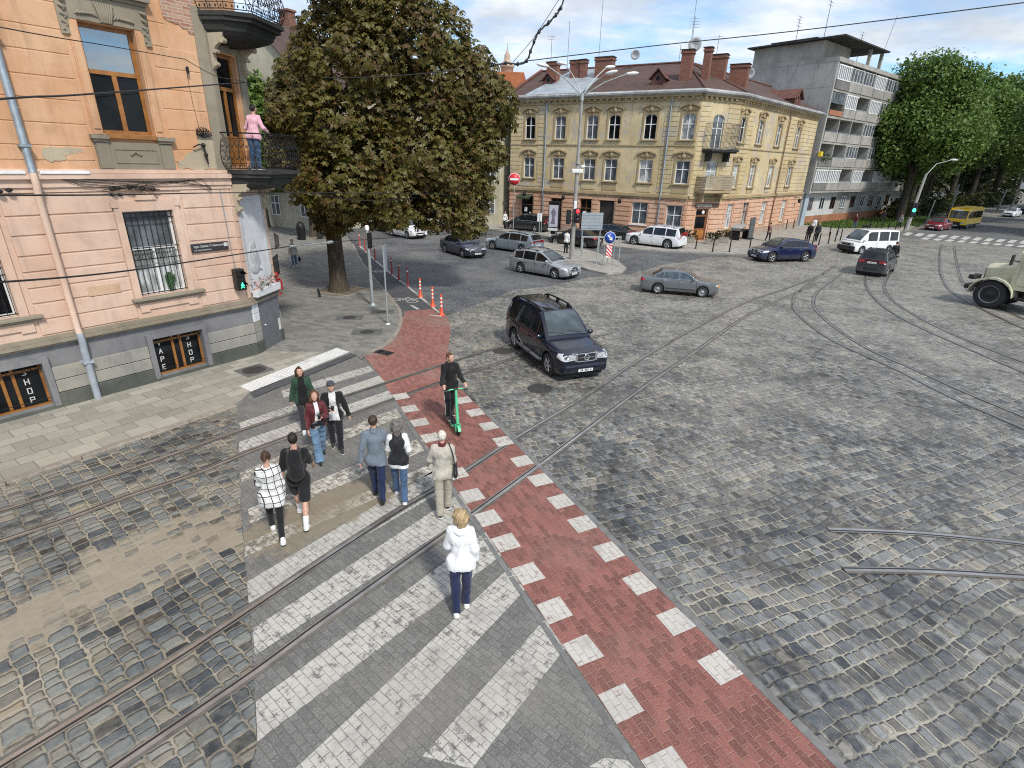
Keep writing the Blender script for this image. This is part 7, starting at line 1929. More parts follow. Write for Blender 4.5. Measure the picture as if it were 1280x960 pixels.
def person(label,loc,head_dir,H=1.72,cat='person',legs=((22,8),(-18,24)),arms=((-14,12,14),(16,12,22)),lean=4,look=0,nod=0,fem=False,skin=0,vox=.0085,top=None,bottom=None,shoes=None,hair=('short','brown'),extras=None,z=0.0,group=None,build=1.0,rest=True,twist=0):
 """legs: (hip angle, knee bend) right then left; arms: (swing, abduction, elbow bend) right then left; angles in degrees, forward positive"""
 H*=.97;s=H/1.75;t=thing('person',label,cat,(loc[0],loc[1],z),math.atan2(head_dir[1],head_dir[0])-math.pi/2,group)
 hipz,th,sh_=.93,.43,.415
 sw=(.138 if fem else.160)*build;hw=.092
 ln=R(lean);up=np.array([0,math.sin(ln),math.cos(ln)])
 pel=np.array([0,0,hipz]);J={}
 for i,sd in enumerate((1,-1)):
  a,b=R(legs[i][0]),R(legs[i][1])
  hp=pel+np.array([sd*hw,0,0]);kn=hp+th*np.array([0,math.sin(a),-math.cos(a)])+np.array([sd*-.008,0,0]);an=kn+sh_*np.array([sd*-.02,math.sin(a-b),-math.cos(a-b)])
  J[sd]=dict(hip=hp,knee=kn,ank=an,fa=a-b)
 low=min(J[1]['ank'][2],J[-1]['ank'][2])-.085
 for sd in(1,-1):
  for k in('hip','knee','ank'):J[sd][k]=J[sd][k]-np.array([0,0,low])
 pel=pel-np.array([0,0,low])
 chest=pel+up*.36;nk=pel+up*.555;hd=pel+up*.555+np.array([0,.02+math.sin(ln)*.05,.155])
 for i,sd in enumerate((1,-1)):
  sw_,ab,el=(R(v)for v in arms[i][:3]);inn=R(arms[i][3])if len(arms[i])>3 else R(8)
  S_=pel+up*.482+np.array([sd*sw,0,0]);d=np.array([sd*math.sin(ab),math.sin(sw_)*math.cos(ab),-math.cos(sw_)*math.cos(ab)])
  E=S_+d*.285;f=sw_+el;d2=np.array([sd*math.sin(ab)*math.cos(el)-sd*math.sin(inn)*math.sin(max(el,.2)),math.sin(f)*math.cos(ab),-math.cos(f)*math.cos(ab)]);d2/=np.linalg.norm(d2)
  J[sd].update(sh=S_,el=E,wr=E+d2*.245,hd=d2)
 lo=np.array([-.62,-.75,-.04]);hi=np.array([.62,.85,1.86])
 def new():return SDF(lo,hi,vox/s)
 def foot(sd):
  a=J[sd]['ank'];pitch=min(0,J[sd]['fa'])*.85
  raised=a[2]>.12
  dirv=np.array([sd*.10,math.cos(pitch if raised else 0),math.sin(pitch if raised else 0)]);return a,dirv/np.linalg.norm(dirv)
 B=new()
 B.cap(pel+[-.06,0,.02],pel+[.06,0,.02],.105,k=.02).cap(pel+up*.12,chest,.105,.125,k=.06,flat=((0,1,0),1.25)).cap(chest+[-.07,0,.04],chest+[.07,0,.04],.10,k=.06)
 B.cap(nk+[0,-.01,-.06],J[1]['sh']+[-.03,0,0],.044,k=.05).cap(nk+[0,-.01,-.06],J[-1]['sh']+[.03,0,0],.044,k=.05).cap(nk+[0,-.01,-.04],hd+[0,-.015,-.06],.056,.050,k=.04)
 lk=1.0 if(bottom or{}).get('short')else.70;ak=1.0 if(top or{}).get('sleeve',1)<.6 and(top or{}).get('sleeve',1)>0 else.8
 for sd in(1,-1):
  j=J[sd]
  B.cap(j['hip'],j['knee'],.078*lk,.052*lk,k=.04).cap(j['knee'],j['knee']*.62+j['ank']*.38+np.array([0,-.012,0]),.052*lk,.052*lk,k=.02).cap(j['knee']*.62+j['ank']*.38+np.array([0,-.012,0]),j['ank'],.052*lk,.036*max(lk,.85),k=.02)
  a,dv=foot(sd);B.cap(a+[0,-.02,-.04],a+dv*.15+[0,0,-.05],.036,.028,k=.03)
  B.cap(j['sh'],j['el'],.046*ak,.037*ak,k=.03).cap(j['el'],j['wr'],.037*ak,.027,k=.015)
  d=j['hd'];side=np.cross(d,[0,0,1.0]);side=side/np.linalg.norm(side)if np.linalg.norm(side)>.2 else np.array([0,1.0,0])
  fw2=np.array([0,1.0,.0])-d*d[1];fw2=fw2/(np.linalg.norm(fw2)+1e-9)
  if abs(d[1])>.75:fw2=np.array([sd*-1.0,0,.2]);fw2=fw2-d*(fw2@d);fw2/=np.linalg.norm(fw2)
  pn=np.cross(d,fw2)*sd;pn/=np.linalg.norm(pn)
  w=j['wr'];p0=w+d*.05
  B.cap(w,p0+d*.03,.026,.033,k=.01,flat=(pn,1.75))
  for q,(off,L_)in enumerate(((.026,.070),(.009,.080),(-.009,.074),(-.025,.058))):
   r0=p0+d*.045+fw2*off;m1=r0+d*L_*.5+pn*-.012;m2_=m1+d*L_*.38+pn*-.03
   B.cap(r0-d*.02,m1,.0098,.0092,k=.004).cap(m1,m2_,.0092,.008,k=.002)
  t0=w+d*.035+fw2*.022;t1=t0+d*.03+fw2*.026-pn*.006;B.cap(t0,t1,.013,.011,k=.008).cap(t1,t1+d*.028+fw2*.004-pn*.012,.011,.009,k=.002)
 ya,pi_=R(look),R(nod);Rz=np.array([[math.cos(ya),-math.sin(ya),0],[math.sin(ya),math.cos(ya),0],[0,0,1]]);Rx=np.array([[1,0,0],[0,math.cos(pi_),math.sin(pi_)],[0,-math.sin(pi_),math.cos(pi_)]])
 Rh=Rz@Rx
 def hp_(x,y,z_):return hd+Rh@np.array([x,y,z_])
 iR=Rh.T
 B.ell(hp_(0,-.010,.025),(.076,.095,.098),k=.02,M=iR).ell(hp_(0,.030,-.035),(.056,.062,.075),k=.03,M=iR).ell(hp_(0,.062,-.082),(.028,.026,.022),k=.02,M=iR)
 B.cap(hp_(0,.088,.018),hp_(0,.110,-.022),.010,.0145,k=.012).ell(hp_(0,.084,.036),(.048,.014,.012),k=.015,M=iR).ell(hp_(0,.088,-.055),(.026,.012,.010),k=.012,M=iR)
 for sd in(1,-1):B.ell(hp_(sd*.076,-.005,.0),(.011,.022,.032),k=.008,M=iR).ell(hp_(sd*.040,.070,-.015),(.022,.018,.018),k=.02,M=iR)
 def out(nm,sdf,mat,parent,amp=0,seed=1,f=(26,26,14)):
  V,Fq=sdf.mesh()
  if amp:V=folds(V,amp,seed,f)
  return fast_mesh(nm,V*s,Fq,mat,parent,smooth=True)
 body=out('body',B,SKIN[skin],t)
 if vox<.012:
  m=MB()
  for sd in(1,-1):m.ell(tuple(hp_(sd*.031,.079,.014)*s),(.0125*s,.008*s,.0085*s),0,8)
  e=m.build('eyes',M_EYEW,body);m=MB()
  for sd in(1,-1):m.ell(tuple(hp_(sd*.031,.0855,.014)*s),(.0062*s,.004*s,.0065*s),0,6)
  m.build('irises',M_EYE,e);m=MB()
  m.tube([tuple(hp_(x,.0955-abs(x)*.22,-.055)*s)for x in(-.025,-.012,0,.012,.025)],.006*s,6);m.build('mouth',M_LIP,body)
  m=MB()
  for sd in(1,-1):m.tube([tuple(hp_(sd*x,.0915-x*.25,.034+.006*math.sin(x*80))*s)for x in(.014,.03,.046)],.005*s,5)
  m.build('eyebrows',HAIRS[hair[1]]if hair[1]in HAIRS else HAIRS['brown'],body)
 seed=abs(hash(label))%1000 if False else len(label)*7+int(H*100)
 bm=bottom or{}
 T_=new();short=bm.get('short');fl=bm.get('flare',0.0);lo_=bm.get('loose',.014)
 T_.cap(pel+[-.05,0,.0],pel+[.05,0,.0],.096+lo_*.4,k=.03).cap(pel+[0,0,.0],pel+up*.06,.090,.086,k=.04,flat=((0,1,0),1.15))
 for sd in(1,-1):
  j=J[sd]
  if short:
   e=j['hip']+(j['knee']-j['hip'])*short;T_.cap(j['hip'],e,.092+lo_,.080+lo_,k=.03)
  else:
   T_.cap(j['hip'],j['knee'],.086+lo_,.060+lo_,k=.03).cap(j['knee'],j['ank']+[0,0,.0],.060+lo_,.044+lo_+fl,k=.025)
 T_.cut(np.array(up),float(pel@up)+.10)
 if not short:
  T_.carve(lambda X,Y,Z:.045-Z)
 out('trousers' if not short else 'shorts',T_,bm.get('mat'),t,.0035,seed,(14,14,26))
 sh=shoes or{}
 for sd in(1,-1):
  a,dv=foot(sd);Sd=SDF(a+[-.2,-.25,-.2],a+[.2,.35,.2],vox/s)
  Sd.cap(a+[0,-.035,-.035],a+dv*.075+[0,0,-.038],.046,.043,k=.03).cap(a+dv*.07+[0,0,-.045],a+dv*.165+[0,0,-.05],.043,.034,k=.02).cap(a+[0,-.005,-.02],a+[0,-.01,.02],.043,.042,k=.02)
  Sd.carve(lambda X,Y,Z:(.006-Z)+0*X)
  so=out('shoe',Sd,sh.get('mat',M_TRIM),t)
  if sh.get('sole'):
   Sl=SDF(a+[-.2,-.25,-.2],a+[.2,.35,.2],vox/s);Sl.cap(a+[0,-.035,-.065],a+dv*.165+[0,0,-.068],.050,.040,k=.01,flat=((0,0,1),2.6));out('sole',Sl,M_SOLE,so)
 if sh.get('socks'):
  for sd in(1,-1):Sk=new();j=J[sd];Sk.cap(j['ank']+[0,0,-.01],j['ank']*.68+j['knee']*.32,.046,.052,k=.01);out('sock',Sk,sh['socks'],t)
 tp=top or{}
 def make_top(tp,nm,grow=0.0):
  U=new();o=tp.get('loose',.018)*.72+grow;hem=tp.get('hem',-.06);fl_=tp.get('flare',.0)
  U.cap(pel+up*(hem+.0),pel+up*.16,.128+o+fl_,.114+o*.9,k=.05,flat=((0,1,0),1.18)).cap(pel+[-.06,0,hem+.02],pel+[.06,0,hem+.02],.118+o*.8+fl_,k=.05)
  U.cap(pel+up*.14,chest,.114+o*.9,.130+o*.8,k=.05,flat=((0,1,0),1.2)).cap(chest+[-.065,0,.03],chest+[.065,0,.03],.102+o*.7,k=.06)
  for sd in(1,-1):U.cap(J[sd]['hip'],J[sd]['hip']+(J[sd]['knee']-J[sd]['hip'])*.4,.098+o*.7+fl_,k=.05)
  if fem:U.ell(chest+[.06,.075,.0],(.07,.06,.065),k=.05).ell(chest+[-.06,.075,.0],(.07,.06,.065),k=.05)
  U.cap(nk+[0,-.01,-.055],J[1]['sh']+[-.015,0,.0],.052+o*.4,.050+o*.4,k=.04).cap(nk+[0,-.01,-.055],J[-1]['sh']+[.015,0,.0],.052+o*.4,.050+o*.4,k=.04)
  U.cap(nk+[0,-.005,-.09],nk+[0,0,-.015],.095+o*.2,.070+o*.3,k=.04)
  U.cut(-np.array(up),-(float(pel@up)+hem-.075));U.cut(np.array([0,-.45,1.0])/1.097,float((nk@np.array([0,-.45,1.0]))/1.097)+tp.get('collar',.018))
  if tp.get('open'):
   w0=tp['open']
   U.carve(lambda X,Y,Z:np.minimum(np.minimum(w0+np.maximum(0,(nk[2]-.15-Z))*tp.get('openflare',.05)-np.abs(X),Y-.03),.2))
  sl=tp.get('sleeve',1.0);ow=tp.get('sleevew',o)
  if sl>0:
   for sd in(1,-1):
    j=J[sd]
    if sl<.6:
     e=j['sh']+(j['el']-j['sh'])*(sl/.5);U.cap(j['sh'],e,.060+ow*.6,.056+ow*.7,k=.03)
    else:
     U.cap(j['sh'],j['el'],.054+ow*.6,.045+ow*.6,k=.035);e=j['el']+(j['wr']-j['el'])*min(1,(sl-.5)/.5)*.97;U.cap(j['el'],e,.045+ow*.6,.036+ow*.5,k=.02)
  return out(nm,U,tp['mat'],t,tp.get('fold',.005),seed+5)
 tops=[]
 if tp.get('under'):
  tops.append(make_top(dict(tp['under']),tp['under'].get('name','shirt')))
 main=make_top(tp,tp.get('name','jacket'))
 if tp.get('hood'):
  Hd=new();c=nk+[0,-.075,-.015]
  Hd.cap(c+[-.07,.03,.0],c+[.07,.03,.0],.05,k=.04).cap(c+[0,-.02,-.03],c+[0,-.015,-.10],.075,.045,k=.05,flat=((0,1,0),1.5)).cap(c+[-.09,.09,.01],c+[-.08,.03,.0],.035,k=.04).cap(c+[.09,.09,.01],c+[.08,.03,.0],.035,k=.04)
  out('hood',Hd,tp['mat'],main,.004,seed)
 if tp.get('collarpiece'):
  Cl=new();Cl.cap(nk+[0,-.01,-.03],nk+[0,.0,.02],.085,.074,k=.01).carve(lambda X,Y,Z:.060-np.sqrt((X-nk[0])**2+(Y-nk[1])**2)+0*Z);out('collar',Cl,tp['collarpiece'],main)
 hs,hc=hair;hm=HAIRS.get(hc)or HAIRS['brown']
 Hh=new()
 Hh.ell(hp_(0,-.018,.034),(.084,.098,.100),k=0,M=iR)
 def face(X,Y,Z,cutz=.075,front=.045,nape=-.06):
  x,y,z_=X-hd[0],Y-hd[1],Z-hd[2]
  lx=iR[0][0]*x+iR[0][1]*y+iR[0][2]*z_;ly=iR[1][0]*x+iR[1][1]*y+iR[1][2]*z_;lz=iR[2][0]*x+iR[2][1]*y+iR[2][2]*z_
  f=np.minimum(ly-front+np.maximum(0,.02-lz)*.6+0*lx,cutz-lz)
  g_=np.minimum(nape-lz,.3)
  return np.maximum(f,g_)
 if hs in('short','cap','crop'):
  Hh.carve(lambda X,Y,Z:face(X,Y,Z,.078,.042,-.055 if hs!='crop' else-.045));hb=out('hair',Hh,hm,body,.003,seed,(60,60,60))
 else:
  if hs=='long':
   Hh.cap(hp_(0,-.075,0),hp_(0,-.105,-.13),.075,.070,k=.05,flat=((0,1,0),1.3)).cap(hp_(0,-.10,-.12),hp_(0,-.125,-.24),.070,.045,k=.04,flat=((0,1,0),1.5))
   for sd in(1,-1):Hh.cap(hp_(sd*.068,.0,.03),hp_(sd*.085,-.02,-.15),.034,.028,k=.03).cap(hp_(sd*.085,-.02,-.14),hp_(sd*.082,.02,-.23),.030,.018,k=.03)
   Hh.carve(lambda X,Y,Z:face(X,Y,Z,.078,.050,-.6));
  elif hs=='bob':
   Hh.ell(hp_(0,-.025,.01),(.100,.108,.115),k=.03,M=iR).cap(hp_(0,-.07,-.03),hp_(0,-.075,-.09),.075,.060,k=.03)
   for sd in(1,-1):Hh.cap(hp_(sd*.07,-.01,.03),hp_(sd*.08,-.01,-.07),.036,.028,k=.03)
   Hh.carve(lambda X,Y,Z:face(X,Y,Z,.070,.050,-.6))
  elif hs in('bun','pony'):
   Hh.ell(hp_(0,-.115,.035),(.042,.040,.042),k=.02,M=iR)if hs=='bun' else Hh.cap(hp_(0,-.105,.03),hp_(0,-.125,-.09),.038,.030,k=.03).cap(hp_(0,-.125,-.09),hp_(0,-.115,-.17),.030,.012,k=.02)
   Hh.carve(lambda X,Y,Z:face(X,Y,Z,.080,.045,-.6))
  hb=out('hair',Hh,hm,body,.009 if hs in('bob','long')else.004,seed,(95,95,22))
 if hs=='cap':
  Cp=new();Cp.ell(hp_(0,-.012,.055),(.096,.108,.090),k=.0,M=iR);Cp.carve(lambda X,Y,Z:(hd[2]+.040-(Y-hd[1])*.15)-Z+0*X)
  co=out('cap',Cp,cloth('grey_cap',(.055,.06,.075)),t);Cb=new();Cb.ell(hp_(0,.105,.050),(.078,.075,.014),k=0,M=iR);out('peak',Cb,cloth('grey_cap',(.055,.06,.075)),co)
 if extras:extras(t,s,J,pel,chest,nk,hd,up,new,out,hp_)
 return t
CL=dict(navy=cloth('navy_denim',(.014,.022,.065),.25),jean=cloth('blue_denim',(.055,.10,.18),.3),light=cloth('light_denim',(.13,.22,.33),.28),black=cloth('black_cloth',(.011,.011,.012),.3),beige=cloth('beige_cotton',(.36,.325,.26)),cream=cloth('cream_jacket',(.44,.41,.345)),white=cloth('white_shell',(.80,.80,.80),.05),slate=cloth('slate_shirt',(.145,.175,.21)),green=cloth('green_bomber',(.022,.058,.032),.2,rough=.6),wine=cloth('wine_leather',(.10,.014,.018),.2,rough=.45),tee=cloth('white_tee',(.68,.68,.67),.05),pink=cloth('pink_shirt',(.72,.40,.47),.08),grey=cloth('grey_cloth',(.2,.2,.2)),tan=cloth('tan_cloth',(.33,.25,.17)),charcoal=cloth('charcoal_cloth',(.035,.036,.04)))
SH=dict(white=dict(mat=cloth('white_trainer',(.72,.72,.70),.06),sole=1),black=dict(mat=cloth('black_shoe',(.015,.015,.015))),dark=dict(mat=cloth('dark_trainer',(.03,.03,.032)),sole=1))
BAG=pm('black_leather',(.012,.012,.013),.4,var=.3,scale=20)
def own(name,label,cat,o):
 """a carried thing keeps its place but is an object of its own"""
 return tag(o,label,cat)
def place_held(t,meshes_fn,name,label,cat):
 """a thing held by person t: top-level Empty at the person's place"""
 e=thing(name,label,cat,t.location,t.rotation_euler.z);meshes_fn(e);return e
UPD=Vector((-.50,.866,0));
person('woman in a black and white checked overshirt and black leggings walking away',G(348,668),(-.42,.90),1.66,legs=((-24,14),(20,10)),arms=((-10,10,30),(10,10,44)),fem=True,lean=5,top=dict(mat=plaid('checked_flannel'),loose=.042,hem=-.12,flare=.015,fold=.007,sleevew=.024,name='overshirt'),bottom=dict(mat=CL['black'],loose=.006),shoes=SH['white'],hair=('bun','brown'),look=-8)
def backpack(t,s,J,pel,chest,nk,hd,up,new,out,hp_):
 def f(e):
  Bp=new();c=chest+[0,-.20,-.01]
  Bp.cap(c+[0,.02,.16],c+[0,.0,-.20],.115,.135,k=.03,flat=((0,1,0),1.45)).cap(c+[0,-.055,-.03],c+[0,-.055,-.16],.085,k=.03,flat=((0,1,0),1.6));b=out('bag_body',Bp,CL['black'],e,.003)
  m=MB()
  for sd in(1,-1):m.tube([tuple(v*s)for v in(c+[sd*.08,.06,.19],nk+[sd*.10,-.02,-.02],nk+[sd*.115,.08,-.12],chest+[sd*.14,.10,-.06],chest+[sd*.15,-.02,-.18],c+[sd*.10,.06,-.18])],.022*s,6)
  m.build('strap',CL['black'],e)
 place_held(t,f,'backpack','black backpack on the back of the man in shorts','backpack')
 m=MB();c=chest*s;m.add([tuple(c+np.array(p)*s)for p in((-.085,-.168,.165),(.085,-.168,.165),(.0,-.172,.06))],[(0,1,2)]);m.build('shirt_print',CL['tee'],t)
person('man in a black T-shirt and black shorts walking with a backpack',G(380,648),(-.30,.95),1.78,legs=((-26,12),(24,14)),arms=((18,12,28),(-16,12,20)),lean=4,top=dict(mat=CL['black'],loose=.026,hem=-.06,sleeve=.44,name='t_shirt'),bottom=dict(mat=cloth('black_shorts',(.014,.014,.016)),short=.88,loose=.018),shoes=dict(SH['white'],socks=CL['tee']),hair=('crop','dark'),extras=backpack)
person('grey-haired man in a slate-blue overshirt and dark jeans walking away',G(474,622),(-.20,.98),1.78,legs=((-16,6),(16,16)),arms=((14,10,14),(-16,12,12)),lean=3,build=1.08,top=dict(mat=CL['slate'],loose=.030,hem=-.07,fold=.006,name='overshirt',collarpiece=CL['slate']),bottom=dict(mat=CL['navy'],loose=.010),shoes=SH['black'],hair=('short','shortbrown'))
person('woman with grey bobbed hair in a black puffer vest over a white jumper',G(501,621),(-.22,.97),1.66,legs=((-20,8),(16,12)),arms=((-14,14,50,26),(8,10,50,20)),fem=True,lean=3,build=1.05,top=dict(mat=cloth('black_quilt',(.014,.014,.015),.3,rough=.5),loose=.034,hem=-.02,sleeve=0,name='vest',under=dict(mat=CL['tee'],loose=.020,hem=-.09,sleevew=.026,name='jumper')),bottom=dict(mat=CL['jean'],loose=.012,flare=.012),shoes=SH['white'],hair=('bob','grey'))
def shoulderbag(t,s,J,pel,chest,nk,hd,up,new,out,hp_):
 def f(e):
  Bg=new();c=pel+[.235,-.06,.06];Bg.cap(c+[0,.05,.06],c+[0,-.08,-.06],.075,.095,k=.03,flat=((1,0,0),2.0));out('bag_body',Bg,BAG,e)
  m=MB();m.tube([tuple(v*s)for v in(c+[.0,-.06,.08],chest+[.19,-.12,.08],J[1]['sh']+[-.02,-.05,.085],J[1]['sh']+[-.03,.03,.08],chest+[.17,.12,.02],c+[0,.06,.08])],.011*s,5);m.build('strap',BAG,e)
 place_held(t,f,'shoulder_bag','black shoulder bag hanging at the side of the white-haired woman','bag')
person('white-haired woman in a cream jacket and beige trousers',G(555,638),(-.15,.985),1.68,legs=((10,10),(-14,8)),arms=((-8,10,30),(8,18,34)),fem=True,lean=4,build=1.12,top=dict(mat=CL['cream'],loose=.036,hem=-.07,fold=.007,sleevew=.028,name='jacket',collarpiece=CL['wine']),bottom=dict(mat=CL['beige'],loose=.022,flare=.006),shoes=SH['dark'],hair=('short','white'),extras=shoulderbag)
person('blond woman in a white hooded jacket and dark blue trousers nearest the camera',G(577,759),(-.10,.995),1.70,legs=((4,4),(-6,12)),arms=((-14,12,34),(8,10,60,18)),fem=True,lean=5,build=1.0,top=dict(mat=CL['white'],loose=.026,hem=-.06,flare=.006,fold=.008,sleevew=.034,hood=1,name='jacket'),bottom=dict(mat=CL['navy'],loose=.012,flare=.004),shoes=SH['white'],hair=('bob','blond'),look=10)
person('woman in an open green bomber jacket and black top coming towards the camera',G(384,537),(.42,-.90),1.66,legs=((12,6),(-10,12)),arms=((-6,16,16),(6,16,16)),fem=True,nod=-10,build=1.05,top=dict(mat=CL['green'],loose=.045,hem=-.04,open=.075,openflare=.12,fold=.007,sleevew=.034,under=dict(mat=CL['black'],loose=.010,hem=-.06,sleeve=0,name='black_top')),bottom=dict(mat=CL['charcoal'],loose=.016),shoes=SH['white'],hair=('long','brown'))
def cup(hand_sd,name,label):
 def f(t,s,J,pel,chest,nk,hd,up,new,out,hp_):
  j=J[hand_sd];p=(j['wr']+j['hd']*.085+np.array([-hand_sd*.03,.03,.02]))*s
  def g_(e):
   m=MB(Matrix.Translation(tuple(p)));m.lathe([(.028,-.055),(.036,.055)],12);m.build('cup',CL['black'],e);m=MB(Matrix.Translation(tuple(p)));m.lathe([(.038,.055),(.038,.064),(.03,.068)],12);m.build('lid',M_TRIM,e)
  place_held(t,g_,'coffee_cup',label,'cup')
 return f
def redx(t,s,J,pel,chest,nk,hd,up,new,out,hp_):
 cup(-1,'','black paper cup held by the woman in the wine-red jacket')(t,s,J,pel,chest,nk,hd,up,new,out,hp_)
 def f(e):
  Bg=new();c=pel+[.02,.20,.10];Bg.cap(c+[-.09,0,0],c+[.09,0,0],.06,.06,k=.02,flat=((0,1,0),1.5));out('bag_body',Bg,BAG,e)
  m=MB();m.tube([tuple(v*s)for v in(c+[-.1,0,.04],chest+[-.12,.14,.05],J[-1]['sh']+[.03,.02,.09],chest+[-.05,-.17,.05],chest+[.15,-.12,-.15],c+[.12,-.06,.03])],.009*s,5);m.build('strap',BAG,e)
 place_held(t,f,'belt_bag','black bag worn across the front of the woman in wine red','bag')
person('woman in a wine-red leather jacket and wide light jeans holding a cup',G(402,573),(.52,-.85),1.66,legs=((16,6),(-14,10)),arms=((6,14,30),(22,12,88,40)),fem=True,nod=-22,look=-12,top=dict(mat=CL['wine'],loose=.030,hem=.04,open=.045,openflare=.1,fold=.006,sleevew=.022,under=dict(mat=CL['tee'],loose=.008,hem=.02,sleeve=0,name='white_top')),bottom=dict(mat=CL['light'],loose=.022,flare=.035),shoes=SH['black'],hair=('long','red'),extras=redx)
person('bearded man in a grey cap and black jacket over a white T-shirt holding a cup',G(422,561),(.38,-.92),1.70,legs=((-10,8),(14,6)),arms=((24,12,82,40),(-2,18,20)),nod=-18,build=1.08,top=dict(mat=CL['black'],loose=.038,hem=-.03,open=.070,openflare=.10,fold=.006,sleevew=.032,under=dict(mat=CL['tee'],loose=.016,hem=-.04,sleeve=0,name='t_shirt')),bottom=dict(mat=cloth('black_trousers',(.013,.014,.018)),loose=.016),shoes=SH['dark'],hair=('cap','dark'),extras=cup(1,'','black paper cup held by the man in the grey cap'))
dS_=Vector((.36,-.93,0)).normalized();o=G(566,533)
azS=math.atan2(dS_.y,dS_.x)
t=thing('electric_scooter','mint-green electric rental scooter under the young man in black','scooter',o+dS_*.05,azS)
M_MINT=pm('mint_green',(.10,.56,.28),.4,var=.12,scale=6)
m=MB();m.box(-.55,.22,-.085,.085,.12,.165,bv=.015);m.build('deck_side',M_MINT,t);
m=MB();m.box(-.52,.17,-.075,.075,.166,.174);m.build('deck',M_TRIM,t)
m=MB();m.tube([(.18,0,.14),(.34,0,.20),(.42,0,.34)],.035,8);m.tube([(.42,0,.30),(.30,0,1.12)],[.036,.028],10);m.build('stem',M_MINT,t)
m=MB();m.tube([(.30,-.27,1.10),(.29,-.1,1.13),(.30,0,1.13),(.29,.1,1.13),(.30,.27,1.10)],.016,8);m.build('handlebar',M_MINT,t)
for sd in(-1,1):
 m=MB();m.tube([(.30,sd*.16,1.11),(.30,sd*.28,1.10)],.021,8);m.build('grip',M_TRIM,t)
m=MB();m.box(.27,.33,-.05,.05,1.12,1.17,bv=.01);m.build('display',M_TRIM,t)
for x,nm in((.46,'front'),(-.60,'rear')):
 wo=bpy.data.objects.new('wheel',None);COL.objects.link(wo);wo.parent=t;wo.location=(x,0,.125)
 m=MB();m.lathe([(.075,-.022),(.115,-.025),(.125,0),(.115,.025),(.075,.022)],18,ax='y',cap=False);m.build('tyre',M_TYRE,wo);m=MB();m.lathe([(.08,-.02),(.03,-.03),(.03,.03),(.08,.02)],14,ax='y');m.build('rim',M_RIMD,wo)
 m=MB();m.grid([[(x+.145*math.cos(R(a)),y_,.125+.145*math.sin(R(a)))for y_ in(-.035,.035)]for a in range(20,165,18)]);m.build('mudguard',M_TRIM if x<0 else M_MINT,t)
m=MB();m.tube([(.43,-.05,.30),(.46,-.055,.125)],.014,6);m.tube([(.43,.05,.30),(.46,.055,.125)],.014,6);m.build('fork',M_MINT,t)
def bagx(t,s,J,pel,chest,nk,hd,up,new,out,hp_):
 def f(e):
  Bg=new();c=pel+[.22,-.02,.06];Bg.cap(c+[0,.03,.05],c+[0,-.04,-.05],.055,.065,k=.02,flat=((1,0,0),1.7));out('bag_body',Bg,BAG,e)
  m=MB();m.tube([tuple(v*s)for v in(c+[0,.03,.09],chest+[.05,.16,.05],J[-1]['sh']+[.04,.04,.085],J[-1]['sh']+[.05,-.06,.07],chest+[.1,-.16,-.05],c+[0,-.04,.08])],.012*s,5);m.build('strap',BAG,e)
 place_held(t,f,'crossbody_bag','small black bag slung across the scooter rider','bag')
 m=MB()
 for sd in(1,-1):m.tube([tuple((np.array(v))*s)for v in(J[sd]['hip']+[sd*.095,0,-.02],J[sd]['knee']+[sd*.074,0,0],J[sd]['ank']+[sd*.062,0,.06])],.010*s,5)
 m.build('side_stripe',CL['tee'],t)
person('young man in a black hoodie and tracksuit trousers riding a green scooter',o-dS_*.17,(dS_.x,dS_.y),1.72,legs=((6,6),(-8,10)),arms=((30,14,42,4),(30,14,42,4)),look=28,z=.172,lean=1,top=dict(mat=CL['black'],loose=.036,hem=-.06,fold=.006,sleevew=.030,hood=1,name='hoodie'),bottom=dict(mat=cloth('track_trousers',(.013,.013,.016)),loose=.014),shoes=SH['dark'],hair=('short','red'),extras=bagx)
person('man in a pink shirt and jeans leaning on the dark balcony railing',Vector((-7.62,16.85,0)),(.22,.97),1.80,legs=((2,4),(-4,4)),arms=((4,22,62,20),(8,24,50,20)),lean=15,nod=-20,z=5.60,vox=.011,top=dict(mat=CL['pink'],loose=.040,hem=-.04,fold=.007,sleevew=.022,sleeve=.85,name='shirt'),bottom=dict(mat=CL['jean'],loose=.014),shoes=SH['dark'],hair=('short','dark'))
def bags2(t,s,J,pel,chest,nk,hd,up,new,out,hp_):
 for sd,mt,lb in((1,CL['tee'],'white plastic carrier bag in the hand of the woman on the pavement'),(-1,CL['navy'],'dark blue shopping bag carried by the woman on the pavement')):
  def f(e,sd=sd,mt=mt):
   Bg=new();c=J[sd]['wr']+[sd*.05,.02,-.32];Bg.cap(c+[0,.04,.05],c+[0,-.02,-.08],.09,.13,k=.03,flat=((1,0,0),1.5));out('bag_body',Bg,mt,e,.008)
   m=MB();m.tube([tuple(v*s)for v in(c+[0,.06,.12],J[sd]['wr']+[0,0,-.09],c+[0,-.05,.12])],.010*s,5);m.build('handles',mt,e)
  place_held(t,f,'shopping_bag',lb,'bag')
person('woman in a pale blouse carrying shopping bags on the shaded pavement',G(369,334),(.30,-.95),1.66,legs=((14,8),(-12,12)),arms=((0,14,4),(2,16,6)),fem=True,vox=.012,top=dict(mat=cloth('pale_blouse',(.5,.47,.43)),loose=.03,hem=-.08,sleeve=.8,name='blouse'),bottom=dict(mat=CL['light'],loose=.012),shoes=SH['white'],hair=('pony','dark'),extras=bags2)
